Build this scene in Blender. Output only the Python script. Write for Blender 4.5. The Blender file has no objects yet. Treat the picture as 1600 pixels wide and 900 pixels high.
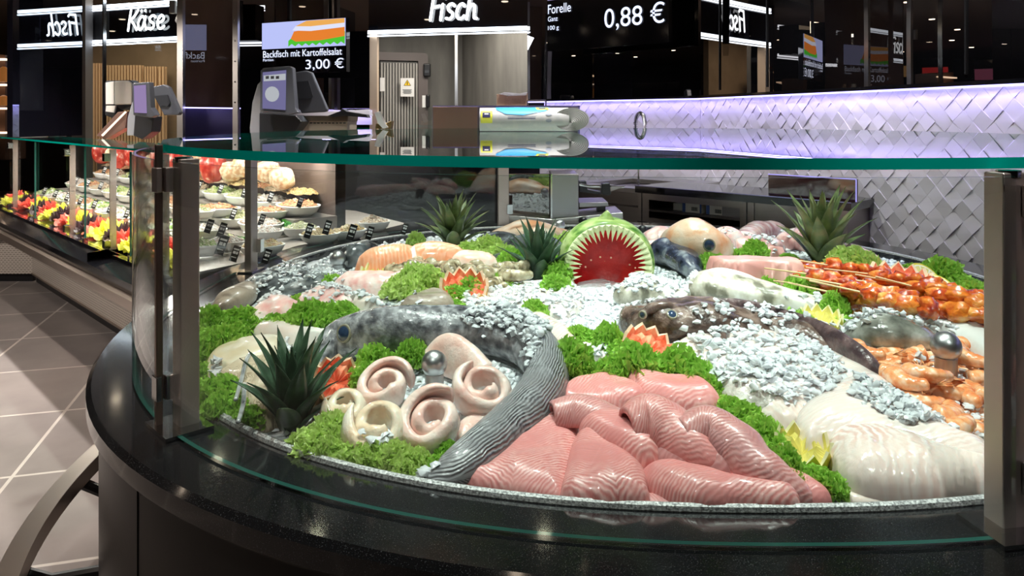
import bpy, bmesh, math, random
import numpy as np
from mathutils import Vector, Matrix, noise
from mathutils.geometry import delaunay_2d_cdt
from mathutils.bvhtree import BVHTree
sc = bpy.context.scene
C = sc.collection
PI = math.pi
random.seed(7)
# ---------------------------------------------------------------- camera, world, lights
F, HZ, CH = 1168.0, 183.0, 1.37          # focal length in pixels, horizon row, eye height
cam = bpy.data.objects.new('camera', bpy.data.cameras.new('camera')); C.objects.link(cam)
cam.location = (0, 0, CH); cam.rotation_euler = (PI/2, 0, 0)
cam.data.lens = F/1600*36; cam.data.sensor_width = 36; cam.data.shift_y = -(450-HZ)/1600
cam.data.clip_start = .02
sc.camera = cam
sc.view_settings.view_transform = 'Standard'; sc.view_settings.look = 'None'
sc.view_settings.gamma = 1; sc.view_settings.use_curve_mapping = False
sc.view_settings.exposure = 0.0
w = bpy.data.worlds.new('world'); sc.world = w; w.use_nodes = True
w.node_tree.nodes['Background'].inputs[0].default_value = (.9, .85, .8, 1)
w.node_tree.nodes['Background'].inputs[1].default_value = .05
def spot(x, y, z, e, tx, ty, tz=.8, size=70, r=.05, col=(1, .97, .93), blend=.6):
    l = bpy.data.lights.new('spot_light', 'SPOT'); l.energy = e; l.spot_size = math.radians(size); l.spot_blend = blend
    l.shadow_soft_size = r; l.color = col
    o = bpy.data.objects.new('spot_light', l); C.objects.link(o); o.location = (x, y, z)
    o.rotation_euler = (Vector((tx, ty, tz))-Vector((x, y, z))).to_track_quat('-Z', 'Y').to_euler()
    return o
def area(x, y, z, sx, sy, e, rot, col=(1, 1, 1)):
    l = bpy.data.lights.new('area_light', 'AREA'); l.energy = e; l.shape = 'RECTANGLE'; l.size = sx; l.size_y = sy; l.color = col
    o = bpy.data.objects.new('area_light', l); C.objects.link(o); o.location = (x, y, z); o.rotation_euler = rot
    return o
CEIL = 2.8
KEY = 150
for (x, y, tx, ty, e) in [(.1, 1.5, .25, 1.55, 1.0), (-.45, 1.9, -.3, 1.9, .9), (.9, 1.6, .9, 1.6, 1.0), (.3, 2.6, .3, 2.5, 1.0),
                          (1.2, 2.5, 1.1, 2.5, 1.0), (-.5, 3.0, -.35, 2.9, .9), (.5, 3.5, .5, 3.4, .8)]:
    spot(x, y, CEIL-.08, KEY*e, tx, ty, .85, 56, .03)
spot(1.15, 4.2, CEIL-.08, 90, 1.2, 4.3, .8, 90, .05); spot(.2, 4.9, CEIL-.08, 80, .3, 5.2, .8, 90, .05)
spot(-4.6, 2.2, CEIL-.08, 260, -3.0, 5.2, .25, 60, .08, (1, .88, .78))
spot(1.35, 2.9, CEIL-.08, 70, 1.98, 3.3, .9, 80, .05)
spot(.9, -.2, CEIL-.08, 85, .95, 1.9, .85, 42, .05); spot(-.5, .1, CEIL-.08, 55, -.1, 1.7, .85, 38, .05)
# spots of the aisle and of the meat counter
for (x, y, e) in [(-1.9, 1.6, 150), (-3.0, 3.6, 150), (-2.2, 2.9, 0)]:
    if e: spot(x, y, CEIL-.08, e, x-.05, y+.1, 0, 95, .05, (1, .86, .74))
for (x, y) in [(-2.1, 4.1), (-2.8, 4.8), (-3.7, 5.6), (-1.25, 3.9), (-.75, 4.7)]:
    spot(x, y, CEIL-.08, 230, x, y, .8, 75, .04, (1, .93, .85))

# ---------------------------------------------------------------- pixels to places
def ray(px, py): return Vector(((px-800)/F, 1, (HZ-py)/F))
def PY(px, py, Y): return Vector((0, 0, CH)) + ray(px, py)*Y
def PZ(px, py, z):
    d = ray(px, py); return Vector((0, 0, CH)) + d*((z-CH)/d.z)
ECX, ECY, EA, EB, EN = .3756, 2.485, 1.385, 1.498, 2.276
GZ, TZ = .80, 1.297                        # granite top, underside of the glass top
def ell(t, off=0, z=0.0):
    c, s = math.cos(t), math.sin(t)
    p = lambda t: Vector((EA*math.copysign(abs(math.cos(t))**(2/EN), math.cos(t)), EB*math.copysign(abs(math.sin(t))**(2/EN), math.sin(t)), 0))
    q = p(t)
    g = Vector((math.copysign(abs(q.x/EA)**(EN-1), q.x)/EA, math.copysign(abs(q.y/EB)**(EN-1), q.y)/EB, 0)).normalized()
    return Vector((ECX+q.x, ECY+q.y, z)) + g*off
def ell_n(t):
    q = ell(t, 0)-Vector((ECX, ECY, 0))
    return Vector((math.copysign(abs(q.x/EA)**(EN-1), q.x)/EA, math.copysign(abs(q.y/EB)**(EN-1), q.y)/EB, 0)).normalized()
def tpar(X, Y):
    u, v = (X-ECX)/EA, (Y-ECY)/EB; r = (abs(u)**EN+abs(v)**EN)**(1/EN); u /= r; v /= r
    return math.atan2(math.copysign(abs(v)**(EN/2), v), math.copysign(abs(u)**(EN/2), u))
def rval(X, Y): return (abs((X-ECX)/EA)**EN+abs((Y-ECY)/EB)**EN)**(1/EN)
def bed(X, Y):
    k = max(0, min(1, (0.93-rval(X, Y))/.38)); k = k*k*(3-2*k)
    return .782+.062*k
def B(px, py, h=0):
    z = .84
    for i in range(12):
        p = PZ(px, py, z); z = .5*z+.5*(bed(p.x, p.y)+h)
    return p
# ---------------------------------------------------------------- objects
def tag(o, label=None, cat=None, group=None, kind=None):
    if label: o['label'] = label
    if cat: o['category'] = cat
    if group: o['group'] = group
    if kind: o['kind'] = kind
    return o
def thing(name, label, cat, loc=(0, 0, 0), rotz=0, group=None):
    o = bpy.data.objects.new(name, None); C.objects.link(o); o.empty_display_size = .05
    o.location = loc; o.rotation_euler = (0, 0, rotz)
    return tag(o, label, cat, group)
FOOD = []
def mk(name, V, Fc, m, parent=None, smooth=True, uv=None, food=False, mats=None):
    V = np.array([tuple(v) for v in V], dtype=float).reshape(-1, 3)
    if food: FOOD.append((V.copy(), [tuple(f) for f in Fc]))
    org = np.zeros(3)
    if parent is None:
        org = (V.min(0)+V.max(0))/2; org[2] = V[:, 2].min()
    elif food:
        org = np.array(parent.location)
    me = bpy.data.meshes.new(name)
    me.from_pydata((V-org).tolist(), [], [tuple(f) for f in Fc])
    if isinstance(m, (list, tuple)):
        for x in m: me.materials.append(x)
        if mats is not None: me.polygons.foreach_set('material_index', mats)
    else: me.materials.append(m)
    if uv is not None:
        l = me.uv_layers.new(name='UVMap'); uv = np.array(uv, dtype=float)
        idx = np.zeros(len(me.loops), dtype=int); me.loops.foreach_get('vertex_index', idx)
        l.data.foreach_set('uv', uv[idx].reshape(-1))
    me.polygons.foreach_set('use_smooth', [smooth]*len(me.polygons))
    o = bpy.data.objects.new(name, me); C.objects.link(o)
    if parent is None: o.location = org
    else: o.parent = parent
    return o
def copy_tree(o, parent=None):
    c = o.copy(); C.objects.link(c); c.parent = parent
    for ch in list(o.children): copy_tree(ch, c)
    return c
def sharp(o, ang=35):
    me = o.data; bm = bmesh.new(); bm.from_mesh(me)
    for e in bm.edges:
        if len(e.link_faces) == 2 and e.calc_face_angle(0) > math.radians(ang): e.smooth = False
    bm.to_mesh(me); bm.free(); return o
def bevel(o, w=.004, seg=2):
    b = o.modifiers.new('bevel', 'BEVEL'); b.width = w; b.segments = seg; b.limit_method = 'ANGLE'; return o
class MB:
    def __init__(s): s.V = []; s.F = []; s.M = []
    def add(s, V, Fc, mi=0):
        n = len(s.V); s.V += [Vector(v) for v in V]; s.F += [tuple(n+i for i in f) for f in Fc]; s.M += [mi]*len(Fc); return s
    def box(s, c, d, rz=0, rx=0, mi=0, ry=0):
        R = Matrix.Rotation(rz, 3, 'Z') @ Matrix.Rotation(rx, 3, 'X') @ Matrix.Rotation(ry, 3, 'Y')
        V = [Vector(c)+R @ Vector((i*d[0]/2, j*d[1]/2, k*d[2]/2)) for i in (-1, 1) for j in (-1, 1) for k in (-1, 1)]
        return s.add(V, [(0, 1, 3, 2), (4, 6, 7, 5), (0, 4, 5, 1), (2, 3, 7, 6), (0, 2, 6, 4), (1, 5, 7, 3)], mi)
    def lathe(s, prof, c=(0, 0, 0), n=28, R=None, mi=0):
        R = R or Matrix.Identity(3); V = []; m = len(prof)
        for (r, z) in prof:
            for k in range(n):
                a = 2*PI*k/n; V.append(Vector(c)+R @ Vector((r*math.cos(a), r*math.sin(a), z)))
        Fc = [(i*n+k, i*n+(k+1) % n, (i+1)*n+(k+1) % n, (i+1)*n+k) for i in range(m-1) for k in range(n)]
        Fc += [tuple(range(n-1, -1, -1)), tuple(range((m-1)*n, m*n))]
        return s.add(V, Fc, mi)
    def tube(s, P, r, n=8, mi=0, closed=False):
        P = [Vector(p) for p in P]; m = len(P); rr = r if isinstance(r, (list, tuple)) else [r]*m; V = []
        for i in range(m):
            t = (P[min(i+1, m-1)]-P[max(i-1, 0)]) if not closed else P[(i+1) % m]-P[i-1]
            t.normalize(); a = t.cross(Vector((0, 0, 1)))
            if a.length < .05: a = t.cross(Vector((0, 1, 0)))
            a.normalize(); b = a.cross(t)
            for k in range(n):
                q = 2*PI*k/n; V.append(P[i]+(a*math.cos(q)+b*math.sin(q))*rr[i])
        L = m if closed else m-1
        Fc = [(i*n+k, i*n+(k+1) % n, ((i+1) % m)*n+(k+1) % n, ((i+1) % m)*n+k) for i in range(L) for k in range(n)]
        if not closed: Fc += [tuple(range(n-1, -1, -1)), tuple(range((m-1)*n, m*n))]
        return s.add(V, Fc, mi)
    def prism(s, poly, z0, z1, mi=0):
        n = len(poly); V = [Vector((p[0], p[1], z0)) for p in poly]+[Vector((p[0], p[1], z1)) for p in poly]
        return s.add(V, [tuple(range(n-1, -1, -1)), tuple(range(n, 2*n))]+[(i, (i+1) % n, n+(i+1) % n, n+i) for i in range(n)], mi)
    def panel(s, a, b, z0, z1, th, mi=0):     # upright panel from plan point a to b, its thickness away from the viewer
        a = Vector((a[0], a[1], 0)); b = Vector((b[0], b[1], 0)); t = (b-a).normalized(); n = Vector((-t.y, t.x, 0))
        return s.prism([a, b, b+n*th, a+n*th], z0, z1, mi)
    def ball(s, c, r, n=14, mi=0, sc3=(1, 1, 1)):
        V = []; Fc = []; m = n//2+1
        for i in range(m+1):
            p = PI*i/m
            for k in range(n):
                a = 2*PI*k/n; V.append(Vector(c)+Vector((r*math.sin(p)*math.cos(a)*sc3[0], r*math.sin(p)*math.sin(a)*sc3[1], r*math.cos(p)*sc3[2])))
        Fc = [(i*n+k, (i+1)*n+k, (i+1)*n+(k+1) % n, i*n+(k+1) % n) for i in range(m) for k in range(n)]
        return s.add(V, Fc, mi)
    def build(s, name, m, parent=None, smooth=False, food=False, uv=None, ang=35):
        o = mk(name, s.V, s.F, m, parent, smooth, uv, food, s.M if isinstance(m, (list, tuple)) else None)
        if smooth: sharp(o, ang)
        return o
def crom(P, n=6, closed=False):
    P = [Vector(p) if len(p) < 4 else np.array(p, float) for p in P]; m = len(P); out = []
    for i in range(m if closed else m-1):
        if closed: a, b, c, d = P[i-1], P[i], P[(i+1) % m], P[(i+2) % m]
        else: a, b, c, d = P[max(i-1, 0)], P[i], P[i+1], P[min(i+2, m-1)]
        for k in range(n):
            t = k/n; out.append(.5*((2*b)+(c-a)*t+(2*a-5*b+4*c-d)*t*t+(3*b-a-3*c+d)*t*t*t))
    if not closed: out.append(P[-1])
    return out
# ---------------------------------------------------------------- materials
def N(nt, typ, **k):
    n = nt.nodes.new(typ)
    for a, b in k.items(): setattr(n, a, b)
    return n
def math_n(nt, op, a, b=None, c=None):
    n = N(nt, 'ShaderNodeMath', operation=op)
    for i, v in enumerate((a, b, c)):
        if v is None: continue
        if isinstance(v, (int, float)): n.inputs[i].default_value = v
        else: nt.links.new(v, n.inputs[i])
    return n.outputs[0]
def ramp(nt, fac, stops):
    r = N(nt, 'ShaderNodeValToRGB'); e = r.color_ramp.elements
    while len(e) < len(stops): e.new(.5)
    for x, (p, c) in zip(e, stops): x.position = p; x.color = (*c[:3], 1)
    nt.links.new(fac, r.inputs[0]); return r.outputs[0]
def Mat(name, col=(.5, .5, .5), rough=.5, metal=0, spec=.5, sss=0, trans=0, ior=1.45, coat=0, emit=None, es=0,
        nz=None, bump=None, coords='Object', aniso=None, sheen=0):
    m = bpy.data.materials.new(name); m.use_nodes = True; nt = m.node_tree; b = nt.nodes['Principled BSDF']
    I = b.inputs; I['Base Color'].default_value = (*col, 1); I['Roughness'].default_value = rough; I['Metallic'].default_value = metal
    I['Specular IOR Level'].default_value = spec; I['IOR'].default_value = ior; I['Transmission Weight'].default_value = trans
    I['Coat Weight'].default_value = coat; I['Coat Roughness'].default_value = .06
    if sss:
        I['Subsurface Weight'].default_value = sss; I['Subsurface Radius'].default_value = (.02, .008, .006); I['Subsurface Scale'].default_value = .5
    if emit: I['Emission Color'].default_value = (*emit, 1); I['Emission Strength'].default_value = es
    tc = N(nt, 'ShaderNodeTexCoord').outputs[coords]
    if nz:      # stops, scale, detail, (stretch)
        n = N(nt, 'ShaderNodeTexNoise'); n.inputs['Scale'].default_value = nz[1]; n.inputs['Detail'].default_value = nz[2]
        src = tc
        if len(nz) > 3:
            mp = N(nt, 'ShaderNodeMapping'); mp.inputs['Scale'].default_value = nz[3]; nt.links.new(tc, mp.inputs[0]); src = mp.outputs[0]
        nt.links.new(src, n.inputs['Vector'])
        nt.links.new(ramp(nt, n.outputs['Fac'], nz[0]), I['Base Color'])
    if bump:    # scale, strength, distance, (stretch)
        n = N(nt, 'ShaderNodeTexNoise'); n.inputs['Scale'].default_value = bump[0]; n.inputs['Detail'].default_value = 4
        src = tc
        if len(bump) > 3:
            mp = N(nt, 'ShaderNodeMapping'); mp.inputs['Scale'].default_value = bump[3]; nt.links.new(tc, mp.inputs[0]); src = mp.outputs[0]
        nt.links.new(src, n.inputs['Vector'])
        bp = N(nt, 'ShaderNodeBump'); bp.inputs['Strength'].default_value = bump[1]; bp.inputs['Distance'].default_value = bump[2]
        nt.links.new(n.outputs['Fac'], bp.inputs['Height']); nt.links.new(bp.outputs[0], I['Normal'])
    return m
def Emit(name, col, s):
    m = bpy.data.materials.new(name); m.use_nodes = True; nt = m.node_tree; nt.nodes.clear()
    e = N(nt, 'ShaderNodeEmission'); e.inputs[0].default_value = (*col, 1); e.inputs[1].default_value = s
    o = N(nt, 'ShaderNodeOutputMaterial'); nt.links.new(e.outputs[0], o.inputs[0]); return m
def Glass(name, tint=(.965, .985, .975), f0=.04, fmax=1.0, rough=0.0):
    m = bpy.data.materials.new(name); m.use_nodes = True; nt = m.node_tree; nt.nodes.clear()
    lw = N(nt, 'ShaderNodeLayerWeight'); lw.inputs[0].default_value = .5
    f = math_n(nt, 'MULTIPLY_ADD', math_n(nt, 'POWER', lw.outputs['Facing'], 5.0), fmax-f0, f0)
    t = N(nt, 'ShaderNodeBsdfTransparent'); t.inputs[0].default_value = (*tint, 1)
    g = N(nt, 'ShaderNodeBsdfGlossy'); g.inputs['Roughness'].default_value = rough
    mx = N(nt, 'ShaderNodeMixShader'); nt.links.new(f, mx.inputs[0]); nt.links.new(t.outputs[0], mx.inputs[1]); nt.links.new(g.outputs[0], mx.inputs[2])
    o = N(nt, 'ShaderNodeOutputMaterial'); nt.links.new(mx.outputs[0], o.inputs[0]); return m
def Mirror(name, base, refl, tint=(1, 1, 1), rough=.01, wav=0):
    m = bpy.data.materials.new(name); m.use_nodes = True; nt = m.node_tree; nt.nodes.clear()
    d = N(nt, 'ShaderNodeBsdfDiffuse'); d.inputs[0].default_value = (*base, 1)
    g = N(nt, 'ShaderNodeBsdfGlossy'); g.inputs['Roughness'].default_value = rough; g.inputs[0].default_value = (*tint, 1)
    if wav:
        tc = N(nt, 'ShaderNodeTexCoord'); n = N(nt, 'ShaderNodeTexNoise'); n.inputs['Scale'].default_value = 1.2; n.inputs['Detail'].default_value = 0
        nt.links.new(tc.outputs['Object'], n.inputs[0]); bp = N(nt, 'ShaderNodeBump'); bp.inputs['Strength'].default_value = 1; bp.inputs['Distance'].default_value = wav
        nt.links.new(n.outputs[0], bp.inputs['Height']); nt.links.new(bp.outputs[0], g.inputs['Normal'])
    mx = N(nt, 'ShaderNodeMixShader'); mx.inputs[0].default_value = refl
    nt.links.new(d.outputs[0], mx.inputs[1]); nt.links.new(g.outputs[0], mx.inputs[2])
    o = N(nt, 'ShaderNodeOutputMaterial'); nt.links.new(mx.outputs[0], o.inputs[0]); return m
def Flesh(name, c1, c2, freq=80, k=.9, warp=.35, rough=.3, sss=.12, blot=None, bstr=.35, coat=.35, along=False, sharp=.5, blots=18, brk=.25, jit=1.1):
    """wet flesh or skin with muscle lines: UV is metres, u along the piece, v across it"""
    m = Mat(name, c1, rough, sss=sss, coat=coat); nt = m.node_tree; b = nt.nodes['Principled BSDF']
    tc = N(nt, 'ShaderNodeTexCoord'); sep = N(nt, 'ShaderNodeSeparateXYZ'); nt.links.new(tc.outputs['UV'], sep.inputs[0])
    n = N(nt, 'ShaderNodeTexNoise'); n.inputs['Scale'].default_value = 14; n.inputs['Detail'].default_value = 3; nt.links.new(tc.outputs['UV'], n.inputs['Vector'])
    u, v = (sep.outputs[1], sep.outputs[0]) if along else (sep.outputs[0], sep.outputs[1])
    ph = math_n(nt, 'MULTIPLY_ADD', math_n(nt, 'ABSOLUTE', v), k, u)
    ph = math_n(nt, 'MULTIPLY_ADD', n.outputs['Fac'], warp*.06, ph)
    n5 = N(nt, 'ShaderNodeTexNoise'); n5.inputs['Scale'].default_value = 70; n5.inputs['Detail'].default_value = 2; nt.links.new(tc.outputs['UV'], n5.inputs['Vector'])
    ph = math_n(nt, 'MULTIPLY_ADD', n5.outputs['Fac'], jit/freq, ph)
    s = math_n(nt, 'SINE', math_n(nt, 'MULTIPLY', ph, freq*2*PI))
    s = math_n(nt, 'MULTIPLY_ADD', s, .5, .5)
    n2 = N(nt, 'ShaderNodeTexNoise'); n2.inputs['Scale'].default_value = 90; n2.inputs['Detail'].default_value = 2; nt.links.new(tc.outputs['UV'], n2.inputs['Vector'])
    n4 = N(nt, 'ShaderNodeTexNoise'); n4.inputs['Scale'].default_value = 22; n4.inputs['Detail'].default_value = 2; nt.links.new(tc.outputs['UV'], n4.inputs['Vector'])
    am = ramp(nt, n4.outputs['Fac'], [(.36, (brk, brk, brk)), (.58, (1, 1, 1))])
    s = math_n(nt, 'MULTIPLY_ADD', math_n(nt, 'SUBTRACT', s, .5), am, .5)
    s2 = math_n(nt, 'ADD', s, math_n(nt, 'MULTIPLY_ADD', n2.outputs['Fac'], 1.1, -.55))
    col = ramp(nt, s2, [(max(0, .5-sharp*.5), c1), (min(1, .5+sharp*.5), c2)])
    if blot:
        n3 = N(nt, 'ShaderNodeTexNoise'); n3.inputs['Scale'].default_value = blots; n3.inputs['Detail'].default_value = 5; nt.links.new(tc.outputs['UV'], n3.inputs['Vector'])
        f = ramp(nt, n3.outputs['Fac'], [(.42, (0, 0, 0)), (.62, (1, 1, 1))])
        mx = N(nt, 'ShaderNodeMix', data_type='RGBA'); nt.links.new(f, mx.inputs[0]); nt.links.new(col, mx.inputs[6]); mx.inputs[7].default_value = (*blot, 1); col = mx.outputs[2]
    nt.links.new(col, b.inputs['Base Color'])
    bp = N(nt, 'ShaderNodeBump'); bp.inputs['Strength'].default_value = bstr; bp.inputs['Distance'].default_value = .003
    nt.links.new(s2, bp.inputs['Height']); nt.links.new(bp.outputs[0], b.inputs['Normal'])
    return m
steel = Mat('brushed_steel', (.55, .53, .51), .28, 1, bump=(60, .15, .001, (1, 1, .05)))
steel_dark = Mat('bronze_steel', (.50, .43, .40), .42, 1, bump=(60, .15, .001, (1, 1, .05)))
chrome = Mat('polished_steel', (.6, .6, .6), .14, 1)
ballsteel = Mat('satin_ball_steel', (.50, .50, .51), .36, 1)
black = Mat('black_plastic', (.012, .012, .014), .35)
blackgl = Mat('black_gloss_panel', (.006, .006, .008), .08)
greypl = Mat('grey_plastic', (.05, .055, .065), .45)
white = Mat('white_enamel', (.8, .8, .78), .35)
ledwhite = Emit('white_led', (.80, .88, 1), 6)
letter = Emit('letter_white', (.9, .95, 1), 5)
purple = Emit('violet_led', (.42, .38, 1), 4)
lampm = Emit('lamp_warm', (1, .8, .6), 14)
glass = Glass('clear_glass')
glass_top = Glass('clear_top_glass', (.90, .97, .95), .05)
glass_edge = Mat('green_glass_edge', (.0, .34, .27), .06, spec=.5); pane_edge = Mat('dark_green_pane_edge', (.02, .08, .065), .05)
# ---------------------------------------------------------------- room shell
def brickmat(name, c1, c2, mortar, msize, rough):
    m = Mat(name, c1, rough); nt = m.node_tree; b = nt.nodes['Principled BSDF']
    tc = N(nt, 'ShaderNodeTexCoord'); br = N(nt, 'ShaderNodeTexBrick'); br.offset = 0; br.squash = 1
    for k, v in (('Scale', 1), ('Mortar Size', msize), ('Brick Width', 1), ('Row Height', 1), ('Mortar Smooth', .1), ('Bias', 0)): br.inputs[k].default_value = v
    br.inputs['Color1'].default_value = (*c1, 1); br.inputs['Color2'].default_value = (*c2, 1); br.inputs['Mortar'].default_value = (*mortar, 1)
    nt.links.new(tc.outputs['UV'], br.inputs['Vector'])
    n = N(nt, 'ShaderNodeTexNoise'); n.inputs['Scale'].default_value = 3; n.inputs['Detail'].default_value = 6; nt.links.new(tc.outputs['UV'], n.inputs[0])
    mx = N(nt, 'ShaderNodeMix', data_type='RGBA', blend_type='MULTIPLY'); mx.inputs[0].default_value = .5
    nt.links.new(br.outputs[0], mx.inputs[6]); nt.links.new(ramp(nt, n.outputs[0], [(.3, (.75, .75, .75)), (.7, (1.2, 1.2, 1.2))]), mx.inputs[7])
    nt.links.new(mx.outputs[2], b.inputs['Base Color']); return m
floor_m = brickmat('grey_floor_tile', (.27, .245, .24), (.29, .26, .25), (.62, .58, .54), .012, .32)
V = [(-14, -9, 0), (14, -9, 0), (14, 14, 0), (-14, 14, 0)]
uv = [((x*.963+y*.27+1.065)/.607+20, (-x*.27+y*.963-3.257)/.67+20) for x, y, z in V]
o = mk('floor', V, [(0, 1, 2, 3)], floor_m, uv=uv, smooth=False); tag(o, 'grey tiled floor with pale grout lines', 'floor', kind='structure')
ceil_m = Mat('dark_ceiling', (.13, .095, .08), .6)
o = MB().box((0, 2.5, CEIL+.05), (28, 23, .1)).build('ceiling', ceil_m); tag(o, 'dark brown ceiling', 'ceiling', kind='structure')
wall_m = Mat('dark_wall', (.03, .026, .025), .6)
for nm, c, d in (('wall_back', (0, 13.9, 1.4), (28, .1, 2.8)), ('wall_front', (0, -8.9, 1.4), (28, .1, 2.8)),
                 ('wall_left', (-13.9, 2.5, 1.4), (.1, 22.7, 2.8)), ('wall_right', (13.9, 2.5, 1.4), (.1, 22.7, 2.8))):
    o = MB().box(c, d).build(nm, wall_m); tag(o, kind='structure')
# plan points of the angled service wall
RW0 = Vector((2.85, .48)); RC = Vector((1.39, 5.5)); LC = Vector((.14, 6.72))
def strut(name, mb, m, **k):
    o = mb.build(name, m, **k); tag(o, kind='structure'); return o
mirr = Mirror('dark_mirror_glass', (.004, .004, .005), .34, (1, .95, .92), .004, .002)
SZ = 1.50
m_ = MB(); m_.panel((RC.x, RC.y), (RW0.x, RW0.y), SZ+.03, CEIL, .08) ; m_.F = [tuple(reversed(f)) for f in m_.F]
strut('wall_upper_right', m_, mirr)
m_ = MB(); m_.panel((LC.x, LC.y), (RC.x, RC.y), SZ+.03, CEIL, .08)
strut('wall_upper_corner', m_, mirr)
# diamond relief tiles
tile_m = Mat('white_relief_tile', (.72, .70, .74), .32)
def tiles(name, a, b, z0, z1):
    a = Vector((a.x, a.y, 0)); b = Vector((b.x, b.y, 0)); L = (b-a).length; t = (b-a)/L; n = Vector((t.y, -t.x, 0))
    D = .10; rnd = random.Random(3); mb = MB()
    mb.add([a-n*.0, b-n*.0, b+Vector((0, 0, z1)), a+Vector((0, 0, z1))], [(0, 1, 2, 3)])
    mb.V[0].z = mb.V[1].z = z0
    nx = int(L/D)+1; nzr = int((z1-z0)/(D/2))+1
    P = lambda s, z, h: a+t*min(max(s, 0), L)+Vector((0, 0, min(max(z, z0), z1)))+n*h
    for j in range(nzr+1):
        for i in range(nx+1):
            cs = i*D+(D/2 if j % 2 else 0); cz = z1-j*D/2
            h = [.001]*4; k = rnd.randrange(4); h[k] = .009; h[(k+1) % 4] += .003; h[(k+3) % 4] += .003
            e = D/2*.98
            pts = [(cs+e, cz), (cs, cz+e), (cs-e, cz), (cs, cz-e)]
            top = [P(s, z, hh) for (s, z), hh in zip(pts, h)]; bot = [P(s, z, 0) for s, z in pts]
            mb.add(top+bot, [(0, 1, 2, 3)]+[(q, 4+q, 4+(q+1) % 4, (q+1) % 4) for q in range(4)])
    return strut(name, mb, tile_m)
tiles('wall_tiled_right', RC, RW0, .45, SZ)
tiles('wall_tiled_corner', LC, RC, .45, SZ)
# violet light strips above the tiles (a lit aluminium profile with the lamp inside)
def ledstrip(a, b, z, label):
    a = Vector((a.x, a.y, 0)); b = Vector((b.x, b.y, 0)); t = (b-a).normalized(); n = Vector((t.y, -t.x, 0))
    th = thing('light_strip', label, 'light strip', ((a+b)/2).to_tuple()[:2]+(z,), 0, 'violet light strips above the tiles')
    org = Vector(th.location)
    mb = MB().prism([a-org, b-org, b-org+n*.03, a-org+n*.03], .008, .028); mb.build('housing', blackgl, th)
    mb = MB().prism([a-org+n*.002, b-org+n*.002, b-org+n*.026, a-org+n*.026], 0, .008); mb.build('diffuser', purple, th)
    c = (a+b)/2+n*.05; L = (b-a).length
    area(c.x, c.y, z-.01, L, .02, L*1.35, (0, 0, math.atan2(t.y, t.x)), (.46, .38, 1))
ledstrip(RC, RW0, SZ, 'violet light strip glowing above the long right-hand tiled wall')
ledstrip(LC, RC, SZ, 'short violet light strip above the angled tiles behind the tap')
# vertical joints of the mirror wall
for i, px in enumerate((1125, 1199, 1510)):
    d = ray(px, 100); # hit the right wall
    t = (RW0-RC).normalized(); A = np.array([[d.x, -t.x], [d.y, -t.y]]); s = np.linalg.solve(A, [RC.x, RC.y]); p = Vector((d.x*s[0], d.y*s[0]))
    nn = Vector((t.y, -t.x)); 
    o = MB().box((p.x+nn.x*.004, p.y+nn.y*.004, (SZ+CEIL)/2+.03), (.008, .008, CEIL-SZ-.06), math.atan2(t.y, t.x)).build('trim_%d' % (i+1), black); tag(o, kind='structure')
# ---------------------------------------------------------------- fish department front
FZ0, FZ1 = 2.17, 2.55
P2 = lambda px, Y: Vector(((px-800)/F*Y, Y))
fa, fb = P2(576, 7.08), P2(824, 6.72)
mirrf = Mirror('black_gloss_fascia', (.004, .004, .006), .10, (1, 1, 1), .02)
def sign_box(name, label, a, b, z0, z1, word, wx, wy0, wy1, bottom=True, top=True, mir=False):
    a3 = Vector((a.x, a.y, z0)); t = Vector((b.x-a.x, b.y-a.y, 0)); L = t.length; ang = math.atan2(t.y, t.x)
    th = thing(name, label, 'sign', a3, ang)
    MB().box((L/2, .10, (z1-z0)/2), (L, .2, z1-z0)).build('panel', mirrf, th)
    for z, on in ((0, bottom), (z1-z0, top)):
        if on:
            MB().box((L/2, -.012, z), (L, .02, .034)).build('light_strip', ledwhite, th)
            MB().box((L/2, -.016, z-.036), (L, .02, .010)).build('light_strip', ledwhite, th)
    return th, L, ang
STK = {   # brush strokes of hand-written letters in a unit-high box: list of polylines, then advance
 'F': ([[(.12, 0), (.16, .5), (.2, .98)], [(.2, .98), (.4, 1.0), (.62, 1.02)], [(.16, .55), (.35, .57), (.5, .6)]], .5),
 'i': ([[(.1, 0), (.12, .35), (.15, .66)], [(.18, .93), (.185, .95)]], .27),
 's': ([[(.42, .58), (.34, .66), (.2, .64), (.12, .52), (.2, .38), (.34, .28), (.36, .14), (.24, .03), (.08, .06)]], .46),
 'c': ([[(.42, .55), (.34, .65), (.2, .6), (.1, .4), (.1, .18), (.2, .03), (.36, .06), (.43, .14)]], .46),
 'h': ([[(.1, 0), (.14, .5), (.19, 1.08)], [(.12, .3), (.22, .52), (.34, .62), (.42, .5), (.42, .25), (.44, .05), (.54, .02)]], .55),
 'K': ([[(.12, 0), (.15, .5), (.2, 1.02)], [(.58, .98), (.4, .7), (.2, .5)], [(.22, .5), (.4, .3), (.56, .02)]], .55),
 'ä': ([[(.38, .56), (.3, .66), (.18, .6), (.09, .4), (.09, .15), (.18, .02), (.3, .1), (.4, .35), (.44, .64)], [(.42, .6), (.43, .3), (.52, .02)],
        [(.2, .92), (.205, .94)], [(.4, .93), (.405, .95)]], .54),
 'e': ([[(.1, .3), (.25, .34), (.38, .44), (.36, .6), (.24, .65), (.12, .5), (.09, .25), (.18, .04), (.34, .04), (.44, .12)]], .46)}
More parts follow.
